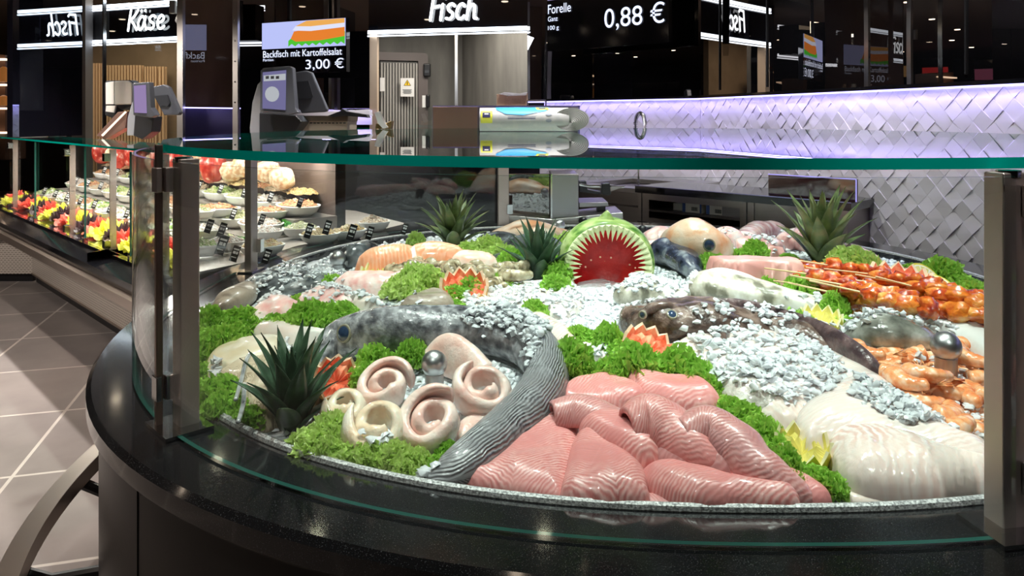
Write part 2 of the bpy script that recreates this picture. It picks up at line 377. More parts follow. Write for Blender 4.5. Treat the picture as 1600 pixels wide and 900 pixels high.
def word_mesh(word, h, width, r=.062):
    tot = sum(STK[c][1] for c in word); x = 0; mb = MB()
    for c in word:
        for st in STK[c][0]:
            P = crom([(p[0], 0, p[1]) for p in st], 5) if len(st) > 2 else [Vector((p[0], 0, p[1])) for p in st]
            P = [Vector(((x+p.x+.08*p.z)*width/tot, 0, p.z*h)) for p in P]
            mb.tube([P[0]+(P[0]-P[1]).normalized()*.001]+P, r*h, 8)
            for q in (P[0], P[-1]): mb.ball(q, r*h, 8)
        x += STK[c][1]
    for v in mb.V: v.y *= .4
    return mb
th, L, ang = sign_box('department_sign', 'black fascia above the back room with a white handwritten Fisch sign', fa, fb, FZ0, FZ1, 'Fisch', 0, 0, 0)
s0 = (673-576)/(824-576)*L; s1 = (752-576)/(824-576)*L
mb = word_mesh('Fisch', .215, s1-s0-.02)
for v in mb.V: v.x += s0; v.y -= .03; v.z += .095
mb.build('lettering', letter, th)
# kaese sign, farther left
ka, kb = P2(112, 8.1), P2(358, 7.35)
th, L, ang = sign_box('department_sign', 'distant black fascia at upper left with a white handwritten Käse sign', ka, kb, FZ0, FZ1-.01, 'Käse', 0, 0, 0)
s0 = (206-112)/(358-112)*L; s1 = (266-112)/(358-112)*L
mb = word_mesh('Käse', .21, s1-s0, .065)
for v in mb.V: v.x += s0; v.y -= .03; v.z += .10
mb.build('lettering', letter, th)
area(-.65, 6.7, 2.12, 1.2, .1, 10, (math.radians(20), 0, 0), (.8, .88, 1))
# mirrored side wall at far left that shows the fish sign reversed
side_m = Mirror('blue_black_side_mirror', (.008, .008, .014), .42, (.8, .9, 1), .004)
q0 = Vector((-2.712, 7.52)); dq = Vector((.284, .959)).normalized()
mb = MB(); a = q0-dq*2.50; b = q0-dq*1.93; mb.panel((b.x, b.y), (a.x, a.y), 1.232, CEIL, -.05); strut('wall_side_mirror', mb, side_m)
# brown smoked pane right of the steel posts
smoke = Mirror('brown_smoked_glass', (.11, .065, .04), .16, (1, 1, 1), .004)
a = Vector((-2.82, 6.40)); b = Vector((-2.66, 7.30)); mb = MB(); mb.panel((b.x, b.y), (a.x, a.y), .9, CEIL, -.02); strut('wall_smoked_glass', mb, smoke)
# back room behind the opening
grey_w = Mat('grey_plaster', (.13, .125, .115), .7, nz=([(.3, (.10, .095, .088)), (.7, (.155, .15, .135))], 6, 5, (1, 1, .25)))
mb = MB(); mb.panel(P2(560, 9.2), P2(724, 9.6), 0, CEIL, .1); mb.panel(P2(722, 9.6), P2(845, 7.6), 0, CEIL, .1); strut('wall_back_room', mb, grey_w)
o = MB().box((*P2(713, 9.3).xy, CEIL/2), (.035, .03, CEIL)).build('trim_4', steel); tag(o, kind='structure')
mb = MB(); c = P2(580, 7.06); mb.box((c.x+.02, c.y+.05, 1.1), (.07, .1, 2.14)); strut('trim_5', mb, Mat('pale_wood_jamb', (.50, .36, .24), .5))
area(-.8, 8.0, 2.6, 1.2, .8, 45, (0, 0, 0), (1, .93, .82))
area(-.1, 7.5, 2.6, .5, .5, 18, (0, 0, 0), (1, .93, .82))
# grey slatted door with frame
dd = P2(594, 9.15); d1 = P2(653, 9.28); L = (d1-dd).length; ang = math.atan2((d1-dd).y, (d1-dd).x)
th = thing('slatted_door', 'grey door of upright slats in the back room behind the fish counter', 'door', (dd.x, dd.y, 0), ang)
z1 = CH+(HZ-96)/F*9.2
MB().box((L/2, .02, z1/2), (L, .03, z1)).build('leaf', Mat('door_dark', (.09, .085, .08), .5), th)
mb = MB()
for i in range(13): mb.box((L*(i+.5)/13, -.005, z1/2), (L/13*.5, .03, z1-.04))
mb.build('slats', Mat('door_slat', (.36, .34, .31), .45), th)
mb = MB(); mb.box((L+.06, .0, z1/2+.03), (.12, .06, z1+.12)); mb.box((L/2, 0, z1+.06), (L+.2, .06, .1)); mb.build('frame', Mat('door_frame', (.11, .09, .085), .5), th)
def on(px, py, Y, w, h, name, m, label, cat, th=.012, **k):
    p = PY(px, py, Y); o = MB().box((p.x, p.y, p.z), (w/F*Y, th, h/F*Y)).build(name, m, **k); return tag(o, label, cat) if label else o
paper = Mat('white_paper', (.75, .74, .72), .6)
p = PY(636.5, 136.5, 9.1)
th = thing('warning_notice', 'white notice with a yellow warning triangle on the slatted door', 'sign', p)
MB().box((0, 0, 0), (.165, .008, .225)).build('sheet', paper, th)
MB().add([(-.045, -.006, .02), (.045, -.006, .02), (0, -.006, .095)], [(0, 1, 2)]).build('triangle_border', black, th)
MB().add([(-.036, -.008, .025), (.036, -.008, .025), (0, -.008, .085)], [(0, 1, 2)]).build('triangle', Mat('warning_yellow', (.9, .55, .02), .5), th)
mb = MB(); mb.box((0, -.010, .055), (.008, .002, .026)); mb.box((0, -.010, .034), (.008, .002, .006)); mb.build('symbol', black, th)
mb = MB()
for i in range(4): mb.box((0, -.007, -.03-.014*i), (.11-.02*(i % 2), .003, .006))
mb.build('text_lines', greypl, th)
on(597.5, 132, 9.05, 7, 21, 'paper_note', paper, 'small blank white note at the left edge of the slatted door', 'paper note')
p = PY(668, 110, 9.3); th = thing('wall_dispenser', 'black wall dispenser high beside the slatted door', 'dispenser', p)
bevel(MB().box((0, -.04, 0), (.085, .09, .16)).build('housing', black, th), .015, 3)
MB().box((0, -.09, -.02), (.05, .01, .03)).build('label_plate', greypl, th)
p = PY(668, 158, 9.3); th = thing('wall_phone', 'black wall telephone with white plate near the steel corner strip', 'telephone', p)
MB().box((-.045, -.02, -.005), (.05, .03, .15)).build('plate', white, th)
bevel(MB().box((.012, -.05, 0), (.045, .06, .16)).build('handset', black, th), .015, 3)
# kaese area: wooden slat wall, grey pillar, beige wall
beige = Mat('beige_wall', (.24, .175, .115), .6, nz=([(.3, (.21, .155, .10)), (.7, (.27, .20, .135))], 4, 3))
mb = MB(); mb.panel(P2(112, 10.5), P2(372, 10.2), 0, CEIL, .1); strut('wall_cheese_department', mb, beige)
area(-4.4, 9.0, 2.75, 2.0, 1.0, 42, (0, 0, 0), (1, .82, .6))
pil = Mat('grey_pillar', (.16, .15, .14), .5)
c = P2(129, 7.9); mb = MB().box((c.x, c.y, 1.4), (.14, .14, 3.1)); strut('trim_6', mb, pil)
slat = Mat('wood_slat', (.62, .43, .26), .5)
for k, (pa, pb, ty, nn) in enumerate(((141, 163, 99, 5), (166, 222, 102, 12), (226, 246, 104, 5), (248, 258, 104, 2))):
    Y = 10.1; a = PY(pa, ty, Y); b = PY(pb, ty, Y); mb = MB()
    for i in range(nn): mb.box((a.x+(b.x-a.x)*(i+.5)/nn, Y, a.z/2), ((b.x-a.x)/nn*.55, .04, a.z))
    mb.box(((a.x+b.x)/2, Y+.05, a.z/2), (b.x-a.x, .02, a.z))
    o = mb.build('slat_screen', slat); tag(o, ['narrow pale wood slat screen beside the grey pillar', 'wide pale wood slat screen below the Käse sign', 'brightly lit wood slat screen right of the Käse wall opening', 'thin sliver of wood slat screen at the right end'][k], 'slat screen', 'wood slat screens')
# steel posts of the partition
for k, (px, Y, wd, lab) in enumerate(((283, 6.3, 9, 'thick brushed steel partition post right of the Käse sign'), (369, 6.6, 8, 'brushed steel partition post left of the Backfisch screen'), (163, 6.3, 1.6, 'thin glass edge strip left of the Käse sign'))):
    p = P2(px, Y); th = thing('partition_post', lab, 'post', (p.x, p.y, 0))
    MB().box((0, 0, CEIL/2), (wd/F*Y, .05, CEIL-.002)).build('upright', steel if k < 2 else chrome, th)
    if k == 0:
        bevel(MB().box((-.055, -.03, CH+(HZ-12)/F*Y), (.05, .04, .11)).build('hinge', steel, th), .004)
    if k == 1:
        for z in np.arange(1.5, 2.3, .18): MB().lathe([(.001, 0), (.008, 0), (.008, .004), (.001, .004)], (.0, -.026, z), 8, Matrix.Rotation(PI/2, 3, 'X')).build('screw', chrome, th)
mb = MB(); mb.panel(P2(165, 6.3), P2(280, 6.3), 0, CEIL, .012); strut('window_1', mb, glass)
# dark mirror wall behind the Backfisch screen and low violet lit splashback
mb = MB(); mb.panel(P2(356, 7.7), P2(586, 7.3), 0, CEIL, .05); strut('wall_screen_mirror', mb, mirr)
mb = MB(); mb.panel(P2(288, 6.35), P2(376, 6.9), 0, 1.445, .03); strut('wall_low_splash', mb, Mat('dark_splash', (.03, .025, .06), .2))
p = P2(331, 6.5)
mb = MB(); a = P2(290, 6.3); b = P2(376, 6.85); mb.panel((a.x, a.y), (b.x, b.y), 1.445, 1.455, .02)
tag(mb.build('light_strip', purple), 'dim violet light strip on the low splashback left of the scale', 'light strip', 'violet light strips')
mb = MB(); mb.panel(P2(445, 7.0), P2(580, 6.9), 1.30, 1.435, .03); strut('wall_low_tiles', mb, tile_m)
l = area(-1.7, 6.85, 1.46, .9, .03, 3, (0, 0, 0), (.5, .42, 1))
# ---------------------------------------------------------------- screens
def text(s, parent, x, z, width, height, m, mirror=False, y=-.004, name='text'):
    cu = bpy.data.curves.new(name, 'FONT'); cu.body = s; cu.size = 1; o = bpy.data.objects.new(name, cu); C.objects.link(o)
    bpy.context.view_layer.update(); d = o.dimensions
    me = bpy.data.meshes.new_from_object(o); bpy.data.objects.remove(o)
    bb = np.array([v.co[:] for v in me.vertices]); mn = bb.min(0); mx = bb.max(0)
    me.materials.append(m); o = bpy.data.objects.new(name, me); C.objects.link(o); o.parent = parent
    o.rotation_euler = (PI/2, 0, 0); sx = width/(mx[0]-mn[0]); sy = height/(mx[1]-mn[1])
    o.scale = (sx, sy, 1); o.location = (x-mn[0]*sx, y, z-mn[1]*sy); return o
scrtxt = Emit('screen_text', (.72, .78, 1), 1.6)
lav = Emit('screen_lavender', (.50, .55, .95), 1.0)
E_ = lambda n, c, s=1.0: Emit(n, c, s)
bun = E_('screen_bun', (.85, .42, .10)); crust = Mat('screen_crust', (0, 0, 0), .5, emit=(.8, .22, .03), es=1); leafm = E_('screen_leaf', (.08, .55, .04)); cream = E_('screen_cream', (.75, .78, .95))
def screen(name, label, pxa, Ya, pxb, Yb, yt, yb):
    a = PY(pxa, yb, Ya); b = PY(pxb, yb, Yb); t = Vector((b.x-a.x, b.y-a.y, 0)); L = t.length
    th = thing(name, label, 'screen', (a.x, a.y, a.z), math.atan2(t.y, t.x)); H = (yb-yt)/F*Ya
    MB().box((L/2, .03, H/2), (L+.01, .05, H+.01)).build('housing', blackgl, th)
    return th, L, H
th, L, H = screen('price_screen', 'hanging screen advertising Backfisch mit Kartoffelsalat for 3,00 €', 409, 7.15, 540, 6.75, 36.5, 115)
def flat(mb_pts, m, parent, name, y):
    n = len(mb_pts); o = MB().add([(p[0], y, p[1]) for p in mb_pts]+[(p[0], y+.0006, p[1]) for p in mb_pts], [tuple(range(n))]+[tuple(n+i for i in reversed(range(n)))]+[(i, n+i, n+(i+1) % n, (i+1) % n) for i in range(n)]).build(name, m, parent); return o
flat([(0.002, H*.48), (L-.002, H*.48), (L-.002, H), (.002, H)], lav, th, 'picture', .001)
lf = [(L*.33, H*.62)]+[(L*(.33+.66*i/16), H*(.51+.05*(i % 2))) for i in range(17)]+[(L*.995, H*.75), (L*.4, H*.72)]
flat(lf, leafm, th, 'lettuce_picture', -.001)
flat([(L*.36, H*.66), (L*.42, H*.6), (L*.7, H*.6), (L*.99, H*.66), (L*.99, H*.86), (L*.6, H*.84), (L*.4, H*.8)], crust, th, 'fried_fish_picture', -.002)
flat([(L*.38, H*.82), (L*.6, H*.79), (L*.99, H*.83), (L*.99, H*.92), (L*.6, H*.9), (L*.42, H*.9)], cream, th, 'sauce_picture', -.003)
flat([(L*.42, H*.9), (L*.6, H*.88), (L*.99, H*.91), (L*.99, H*.995), (L*.55, H*.99)], bun, th, 'bun_picture', -.004)
text('Backfisch mit Kartoffelsalat', th, L*.02, H*.31, L*.94, H*.135, scrtxt)
text('Portion', th, L*.02, H*.24, L*.13, H*.05, scrtxt)
text('3,00 €', th, L*.54, H*.03, L*.44, H*.22, scrtxt)
MB().box((L*.3, .05, H+.25), (.03, .03, .5)).build('hanger', black, th)
th, L, H = screen('price_screen', 'large hanging screen offering Forelle for 0,88 €', 855, 6.2, 1043, 5.45, -90, 79)
flat([(0.002, H*.46), (L-.002, H*.46), (L-.002, H), (.002, H)], Emit('screen_fishpic', (.45, .38, .75), .8), th, 'picture', .001)
flat([(.03, H*.47), (L*.5, H*.47), (L*.75, H*.56), (L*.6, H*.9), (.06, H*.8)], E_('screen_plate', (.55, .6, .62), .7), th, 'fish_picture', -.001)
flat([(.03, H*.47), (L*.2, H*.47), (L*.3, H*.5), (L*.2, H*.53), (.06, H*.52)], E_('screen_herb', (.12, .13, .06), .7), th, 'herb_picture', -.002)
text('Forelle', th, L*.01, H*.335, L*.21, H*.085, scrtxt)
text('Ganz', th, L*.01, H*.265, L*.09, H*.045, scrtxt)
text('100 g', th, L*.01, H*.175, L*.10, H*.05, scrtxt)
text('0,88 €', th, L*.51, H*.13, L*.47, H*.20, scrtxt)
MB().box((L*.5, .05, H+.1), (.04, .03, .6)).build('hanger', black, th)
# black panel wall behind the Forelle screen, left reveal
mb = MB(); mb.panel(P2(824, 6.73), P2(851, 6.68), 1.445, CEIL, .3); strut('wall_reveal', mb, blackgl)
# ---------------------------------------------------------------- ceiling downlights
k = 0
dl = []
for (x, y) in [(.3, 2.6), (1.2, 2.5), (-.5, 3.0), (-1.2, 4.6), (.2, 4.6), (-1.9, 1.0), (-3.0, 3.6), (.5, .6), (1.5, .9), (-.6, -.2), (2.4, -.6), (.8, -1.5), (-.5, -2.2),
               (1.8, -3), (-2, -3.2), (3.2, -2), (-1.5, -4.8), (.4, -4.4), (3, -4.6), (-3.2, -1.2), (-4.2, 1.6), (-4.8, -3), (-5.2, .2), (-5.6, 4), (-3.6, 6.8), (-2.2, 5.6), (4, -6.2), (1.2, -6.5)]+[(-5.6-1.7*(i % 4), 3.2+1.45*(i//4)+.5*(i % 2)) for i in range(24)]:
    if not dl:
        th = thing('downlight', '', 'ceiling light', (x, y, CEIL), 0, 'ceiling downlights')
        MB().lathe([(.045, -.004), (.065, -.004), (.065, 0), (.045, 0)], n=20).build('trim_ring', blackgl, th)
        MB().lathe([(.001, -.009), (.040, -.009), (.044, -.002), (.001, -.002)], n=20).build('lamp', lampm, th); dl.append(th)
    else: th = copy_tree(dl[0]); th.location = (x, y, CEIL); dl.append(th)
for i, t_ in enumerate(dl): t_['label'] = 'small round recessed downlight glowing in the dark ceiling'
# things across the aisle that the mirror wall shows
vst = area(0, -6, 2.3, 8, .05, 0, (0, 0, 0)); bpy.data.objects.remove(vst)
def mirr_hit(px, py, wallx):
    d = ray(px, py); t = (RW0-RC).normalized(); A = np.array([[d.x, -t.x], [d.y, -t.y]]); s_ = np.linalg.solve(A, [RC.x, RC.y])
    M = Vector((0, 0, CH))+d*s_[0]; n = Vector((t.y, -t.x, 0)); r = d-n*(2*d.dot(n)); k = (wallx-M.x)/r.x; return M+r*k
WX = -11.0
def mrect(parent, x0, y0, x1, y1, m, name, off=.0):
    P = [mirr_hit(x, y, WX+off) for x, y in ((x0, y0), (x1, y0), (x1, y1), (x0, y1))]
    ya, yb = sorted((P[0].y, P[1].y)); za = (P[2].z+P[3].z)/2; zb = (P[0].z+P[1].z)/2; o0 = Vector(parent.location) if parent else Vector()
    return MB().box((WX+off-.02-o0.x, (ya+yb)/2-o0.y, (za+zb)/2-o0.z), (.04, yb-ya, abs(zb-za))).build(name, m, parent)
shelfw = Mat('shelf_dark', (.02, .018, .016), .4)
mb = MB().box((WX-.15, 8, 1.1), (.1, 11, 2.2)); strut('wall_aisle', mb, blackgl)
o = mrect(None, 1378, 61, 1590, 66, purple, 'light_strip', .05); tag(o, 'long violet light line across the shop, seen in the mirror wall', 'light strip', 'violet light strips')
p = mirr_hit(1343, 125, WX); th = thing('bottle_shelf', 'dark shelf with lit rows of amber bottles, reflected in the mirror wall', 'shelf', (WX, p.y, 1.0))
mrect(th, 1290, 36, 1378, 145, shelfw, 'cabinet', .02)
for k_, y in enumerate((108, 138)): mrect(th, 1319, y, 1369, y+3, Emit('shelf_lamp%d' % k_, (1, .62, .35), 4), 'shelf_light', .10)
amber = Mat('amber_bottle', (.6, .2, .04), .2, emit=(1, .4, .1), es=.15); b0 = None
pa, pb = mirr_hit(1321, 134, WX+.1), mirr_hit(1368, 134, WX+.1)
for i in range(14):
    mb = MB().lathe([(.001, 0), (.035, 0), (.035, .15), (.012, .20), (.012, .26), (.001, .26)], (0, 0, 0), 10)
    if b0 is None: b0 = mb.build('bottle', amber, smooth=True); o = b0
    else: o = b0.copy(); C.objects.link(o)
    q = pa+(pb-pa)*(i/13); o.location = (q.x, q.y, q.z-.02); tag(o, 'amber bottle on the lit shelf reflected in the mirror wall', 'bottle', 'amber bottles on the reflected shelf')
for i, (x0, x1, y0, y1, c, lab) in enumerate(((1380, 1427, 105, 122, (.35, .2, .08), 'distant screen with a brown picture seen in the mirror wall'), (1443, 1482, 106, 123, (.7, .04, .04), 'distant screen with red meat seen in the mirror wall'), (1522, 1575, 106, 123, (.3, .08, .14), 'distant screen with sausage slices seen in the mirror wall'))):
    p = mirr_hit((x0+x1)/2, 115, WX); th = thing('price_screen', lab, 'screen', (WX, p.y, 1.6)); mrect(th, x0-2, y0-14, x1+6, y1+14, blackgl, 'housing', .06)
    mrect(th, x0, y0, x1, y1, Emit('far_picture%d' % i, c, .5), 'picture', .08)
    for q in range(3): mrect(th, x0+6*q, y1+4+q, x0+20+6*q, y1+6+q, Emit('far_text%d%d' % (i, q), (.5, .55, .8), .5), 'text_line', .08)
# ---------------------------------------------------------------- round counter
def adopt(o, parent, label=True):
    o.parent = parent; o.location = Vector(o.location)-Vector(parent.location)
    for k in ('category', 'group')+(() if label else ('label',)):
        if k in o: del o[k]
    return o
granite = Mat('black_granite', (.012, .012, .013), .10, coat=.3); nt = granite.node_tree
tc = N(nt, 'ShaderNodeTexCoord'); vo = N(nt, 'ShaderNodeTexNoise'); vo.inputs['Scale'].default_value = 600; vo.inputs['Detail'].default_value = 2
nt.links.new(tc.outputs['Object'], vo.inputs['Vector'])
nt.links.new(ramp(nt, vo.outputs['Fac'], [(.62, (.010, .010, .011)), (.72, (.10, .10, .105))]), nt.nodes['Principled BSDF'].inputs['Base Color'])
NS = 160
def ring(offs_z, name, m, parent, closed=True, t0=0, t1=2*PI, n=NS, smooth=True, org=(0, 0, 0), mats=None):
    """sweep a cross-section (list of (offset, z)) round the counter"""
    V = []; k = len(offs_z); full = abs(t1-t0-2*PI) < 1e-6; rows = n if full else n+1
    for i in range(rows):
        t = t0+(t1-t0)*i/n
        for (o_, z) in offs_z: V.append(ell(t, o_, z)-Vector(org))
    Fc = []; M = []
    for i in range(n):
        for j in range(k if closed else k-1):
            a, b = i*k+j, i*k+(j+1) % k; c, d = ((i+1) % rows)*k+(j+1) % k, ((i+1) % rows)*k+j
            Fc.append((a, b, c, d)); M.append(0 if mats is None else mats[j])
    if not full:
        Fc += [tuple(range(k)), tuple((rows-1)*k+q for q in reversed(range(k)))]; M += [0, 0]
    o = mk(name, V, Fc, m, parent, smooth, mats=M if isinstance(m, (list, tuple)) else None)
    return sharp(o, 40)
OC = (ECX, ECY, 0)
ctr = thing('fish_counter', 'round black fish counter with a polished granite rim holding the iced fish', 'counter', OC)
ring([(.085, .752), (.092, .760), (.092, .790), (.082, .80), (-.09, .80), (-.09, .66), (-.06, .66), (-.06, .752)], 'granite_rim', granite, ctr, org=OC)
body_m = Mat('dark_counter_panel', (.012, .010, .010), .35, spec=.25)
ring([(.068, .10), (.068, .752), (.0, .752), (.0, .10)], 'body', body_m, ctr, org=OC)
ring([(-.05, 0), (-.05, .10), (-.08, .10), (-.08, 0)], 'plinth', black, ctr, org=OC)
seam = Mat('seam_line', (.004, .004, .004), .5)
for px in (215, 640):
    p = PZ(px, 800, .5); t = tpar(p.x, p.y)
    t = min(np.linspace(-PI, 0, 400), key=lambda q: abs((ell(q, .068).x/ell(q, .068).y)*F+800-px)+(0 if ell(q, .068).y < ECY else 1e3))
    c = ell(t, .0685); nn = ell_n(t)
    MB().box((c.x-OC[0], c.y-OC[1], .426), (.003, .002, .65), math.atan2(nn.y, nn.x)+PI/2).build('panel_joint', seam, ctr)
rim_m = Mat('frosty_rim', (.55, .55, .55), .45, .5, bump=(500, .6, .002), nz=([(.35, (.16, .16, .16)), (.65, (.60, .60, .60))], 260, 3))
rp = [(-.095+.0085*math.cos(a), .802+.0085*math.sin(a)) for a in np.linspace(0, 2*PI, 9)[:-1]]
ring(rp, 'tray_rim', rim_m, ctr, org=OC, n=240)
ring([(-.103, .80), (-.103, .66), (-.11, .66), (-.11, .80)], 'tray_wall', blackgl, ctr, org=OC)
# bumper rail round the foot
rail_m = Mat('brushed_bronze_rail', (.50, .42, .36), .34, 1, bump=(40, .2, .001, (1, 1, .05)))
rl = thing('bumper_rail', 'curved brushed metal bumper rail standing round the foot of the fish counter', 'rail', OC)
ring([(.275, .325), (.275, .37), (.225, .37), (.225, .325)], 'rail', rail_m, rl, org=OC, t0=-PI*1.02, t1=-.15, n=90)
for px, py in ((92, 893), (160, 760)):
    p = PZ(px, py, .30); t = tpar(p.x, p.y); c = ell(t, .25); c2 = ell(t, .05)
    MB().tube([(c.x-OC[0], c.y-OC[1], .30), (c.x-OC[0]+(c2.x-c.x)*.3, c.y-OC[1]+(c2.y-c.y)*.3, .27), (c2.x-OC[0], c2.y-OC[1], .27)], .016, 10).build('bracket', black, rl, True)
# glass panes
p1 = PZ(279, 668, GZ); T1 = tpar(p1.x, p1.y)               # left post
p2 = PZ(1570, 822, GZ); T2 = tpar(p2.x, p2.y)              # right post
p3 = PZ(383, 423, GZ); T3 = tpar(p3.x, p3.y)               # far left post
p4 = PZ(784, 352, GZ); T4 = tpar(p4.x, p4.y)               # far post
def norm(t, lo):
    while t < lo: t += 2*PI
    while t > lo+2*PI: t -= 2*PI
    return t
T2n = norm(T2, T1)
print('T', T1, T2, T3, T4, ell(T1), ell(T2), ell(T3), ell(T4))
def pane(name_label, ta, tb, z1=1.290):
    o = ring([(.004, GZ+.006), (.004, z1), (-.004, z1), (-.004, GZ+.006)], 'glass_pane', [glass, pane_edge], None, t0=ta, t1=tb, n=64, mats=[0, 1, 0, 1])
    return adopt(tag(o, name_label), ctr)
T3n = norm(T3, T1-2*PI); 
if T3n > T1: T3n -= 2*PI
T4n = T4 if T4 < T3n else T4-2*PI
pane('long curved front glass pane between the left and right steel posts', T1+.012, T2n-.012)
pane('strongly curved side glass pane left of the left steel post', T3n+.01, T1-.012)
pane('far curved glass pane in front of the salads at the back left', T4n+.01, T3n-.01)
pane('curved glass pane right of the right steel post', T2n+.012, T2n+.75)
# posts with clamps
def gpost(label, t, big=1.0, out=.0, far=False):
    c = ell(t, -.028); n = ell_n(t); ang = math.atan2(n.y, n.x)
    th = thing('glass_post', label, 'post', (c.x, c.y, GZ), ang)
    if not far:
        bevel(MB().box((-.004, 0, .249), (.035, .040, .489)).build('upright', steel_dark, th), .002)
        bevel(MB().box((.036, -.024*out, .262), (.012, .010, .515)).build('outer_strip', Mat('strip_bronze', (.33, .24, .20), .35, 1), th), .001)
        MB().box((.008, 0, .004), (.085, .105, .007)).build('base_plate', chrome, th)
        for z in (.075, .455):
            mb = MB(); mb.box((.022, -.022*out, z), (.014, .030, .045)); mb.box((.040, -.022*out, z), (.010, .026, .045)); bevel(mb.build('clamp', chrome if z < .1 else steel_dark, th), .0015)
    else:
        bevel(MB().box((0, 0, .244), (.025, .055, .478)).build('upright', steel_dark, th), .002)
        MB().box((0, 0, .003), (.06, .10, .005)).build('base_plate', chrome, th)
        mb = MB(); mb.box((-.02, -.03, .09), (.02, .03, .05)); bevel(mb.build('clamp', chrome, th), .0015)
    MB().lathe([(.001, .487), (.016, .487), (.016, .4965), (.001, .4965)], (0, 0, 0), 16).build('top_pad', chrome, th)
    return adopt(th, ctr)
gpost('thick steel glass post at front left with hinge clamp and base plate', T1, out=1)
gpost('thick steel glass post at the right edge of the picture', T2, out=-1)
gpost('steel glass post at back left in front of the salad bowls', T3, far=True)
gpost('slim steel glass post at the back beside the steel machine', T4, far=True)
# glass top
tops = thing('glass_top', 'large round clear glass top with a green polished edge over the fish', 'glass top', (ECX, ECY, TZ))
V = [ell(2*PI*i/NS, -.048, z)-Vector((ECX, ECY, TZ)) for z in (TZ, TZ+.016) for i in range(NS)]
for v in V: pass
Fc = [tuple(range(NS-1, -1, -1)), tuple(range(NS, 2*NS))]+[(i, (i+1) % NS, NS+(i+1) % NS, NS+i) for i in range(NS)]
o = mk('pane', V, Fc, [glass_top, glass_edge], tops, True, mats=[0, 0]+[1]*NS); sharp(o, 30); adopt(tops, ctr)
# steel ball posts in the ice
def knob(px, py, r_px, label, m=ballsteel, zoff=1.6):
    p = B(px, py+r_px*zoff); Y = p.y; r = r_px/F*Y; c = PY(px, py, Y)
    th = thing('ball_post', label, 'ball post', (p.x, p.y, p.z-.02), 0, 'ball posts between the fish')
    h = c.z-(p.z-.02)
    MB().ball((0, 0, h), r, 28).build('ball', m, th, True)
    MB().lathe([(r*.72, -.04), (r*.72, h-r*.75), (r*.66, h-r*.70), (r*.60, h-r*.5)], (0, 0, 0), 24).build('stem', m, th, True)
    return th
knob(678.5, 568, 20.5, 'satin steel ball post standing among the rolled fish fillets', zoff=2.3)
knob(1478, 541, 22.5, 'satin steel ball post standing behind the langoustines', zoff=3.4)
knob(528, 404, 12.5, 'satin steel ball post at the left beside the salmon')
knob(874, 352, 9, 'satin steel ball post just left of the watermelon')
knob(911, 345, 6.5, 'small black ball post behind the watermelon on its left', black)
knob(1004, 360, 8, 'small black ball post behind the watermelon on its right', black)

# ---------------------------------------------------------------- long counter at left
dA = Vector((-.70, .714)); nO = Vector((-.714, -.70))        # along it, and out into the aisle
K0 = Vector((-1.50, 3.185))                                    # near end of its straight glass
K1 = K0+dA*4.0
corner = [K0, Vector((-1.33, 3.09)), Vector((-1.20, 3.24)), Vector((-1.13, 3.42)), Vector((-.99, 3.78)), Vector((-.74, 4.18)), Vector((-.36, 4.55)), Vector((.05, 4.72))]
path = [K0+dA*x for x in (4.0, 3, 2, 1, .3)]+crom([Vector((p.x, p.y, 0)) for p in corner], 4)
path = [Vector((p[0], p[1])) for p in path]
def outn(i):
    a = path[max(i-1, 0)]; b = path[min(i+1, len(path)-1)]; t = (b-a).normalized(); return Vector((t.y, -t.x)) if True else None
# travelling near-wards, the aisle (and then the fish counter) lies to the right
def MBsweep(sec, name, m, parent, org):
    V = [Vector((q.x-nO.x*-o_-org[0], q.y-nO.y*-o_-org[1], z-org[2])) for q in (K1, K0-dA*.36) for (o_, z) in sec]; k = len(sec)
    return mk(name, V, [(j, (j+1) % k, k+(j+1) % k, k+j) for j in range(k)]+[tuple(range(k)), tuple(k+q for q in reversed(range(k)))], m, parent, False)
def sweep(sec, name, m, parent=None, i0=0, i1=None, mats=None, org=(0, 0, 0), smooth=False, straight=False):
    V = []; P = list(range(i0, (i1 or len(path)))); k = len(sec)
    if straight: return MBsweep(sec, name, m, parent, org)
    for i in P:
        n = outn(i)
        for (o_, z) in sec: V.append(Vector((path[i].x+n.x*o_-org[0], path[i].y+n.y*o_-org[1], z-org[2])))
    Fc = []; M = []
    for r in range(len(P)-1):
        for j in range(k): Fc.append((r*k+j, r*k+(j+1) % k, (r+1)*k+(j+1) % k, (r+1)*k+j)); M.append(0 if mats is None else mats[j])
    Fc += [tuple(range(k)), tuple((len(P)-1)*k+q for q in reversed(range(k)))]; M += [M[0]]*2
    return mk(name, V, Fc, m, parent, smooth, mats=M if isinstance(m, (list, tuple)) else None)
NSTR = 6
LO = (K0.x+dA.x*2, K0.y+dA.y*2, 0)
lc = thing('meat_counter', 'long glazed meat and cheese counter with mosaic base at the left', 'counter', LO)
ledge = Mat('counter_dark', (.05, .04, .038), .3)
sweep([(.02, .66), (.02, .71), (-.95, .71), (-.95, .66)], 'display_floor', blackgl, lc, org=LO)
sweep([(.10, .60), (.10, .665), (.0, .70), (-.05, .70), (-.05, .60)], 'bumper', blackgl, lc, 0, NSTR, org=LO, straight=True)
sweep([(.13, .575), (.13, .615), (.09, .62), (.09, .575)], 'rail', rail_m, lc, 0, NSTR, org=LO, straight=True)
sweep([(.0, .48), (.0, .60), (-.05, .60), (-.05, .48)], 'apron', ledge, lc, 0, NSTR, org=LO, straight=True)
mosaic = Mat('mosaic_base', (.3, .27, .24), .35); nt = mosaic.node_tree
tc = N(nt, 'ShaderNodeTexCoord'); br = N(nt, 'ShaderNodeTexBrick'); br.offset = .5
for k_, v_ in (('Scale', 1), ('Mortar Size', .006), ('Brick Width', .03), ('Row Height', .016)): br.inputs[k_].default_value = v_
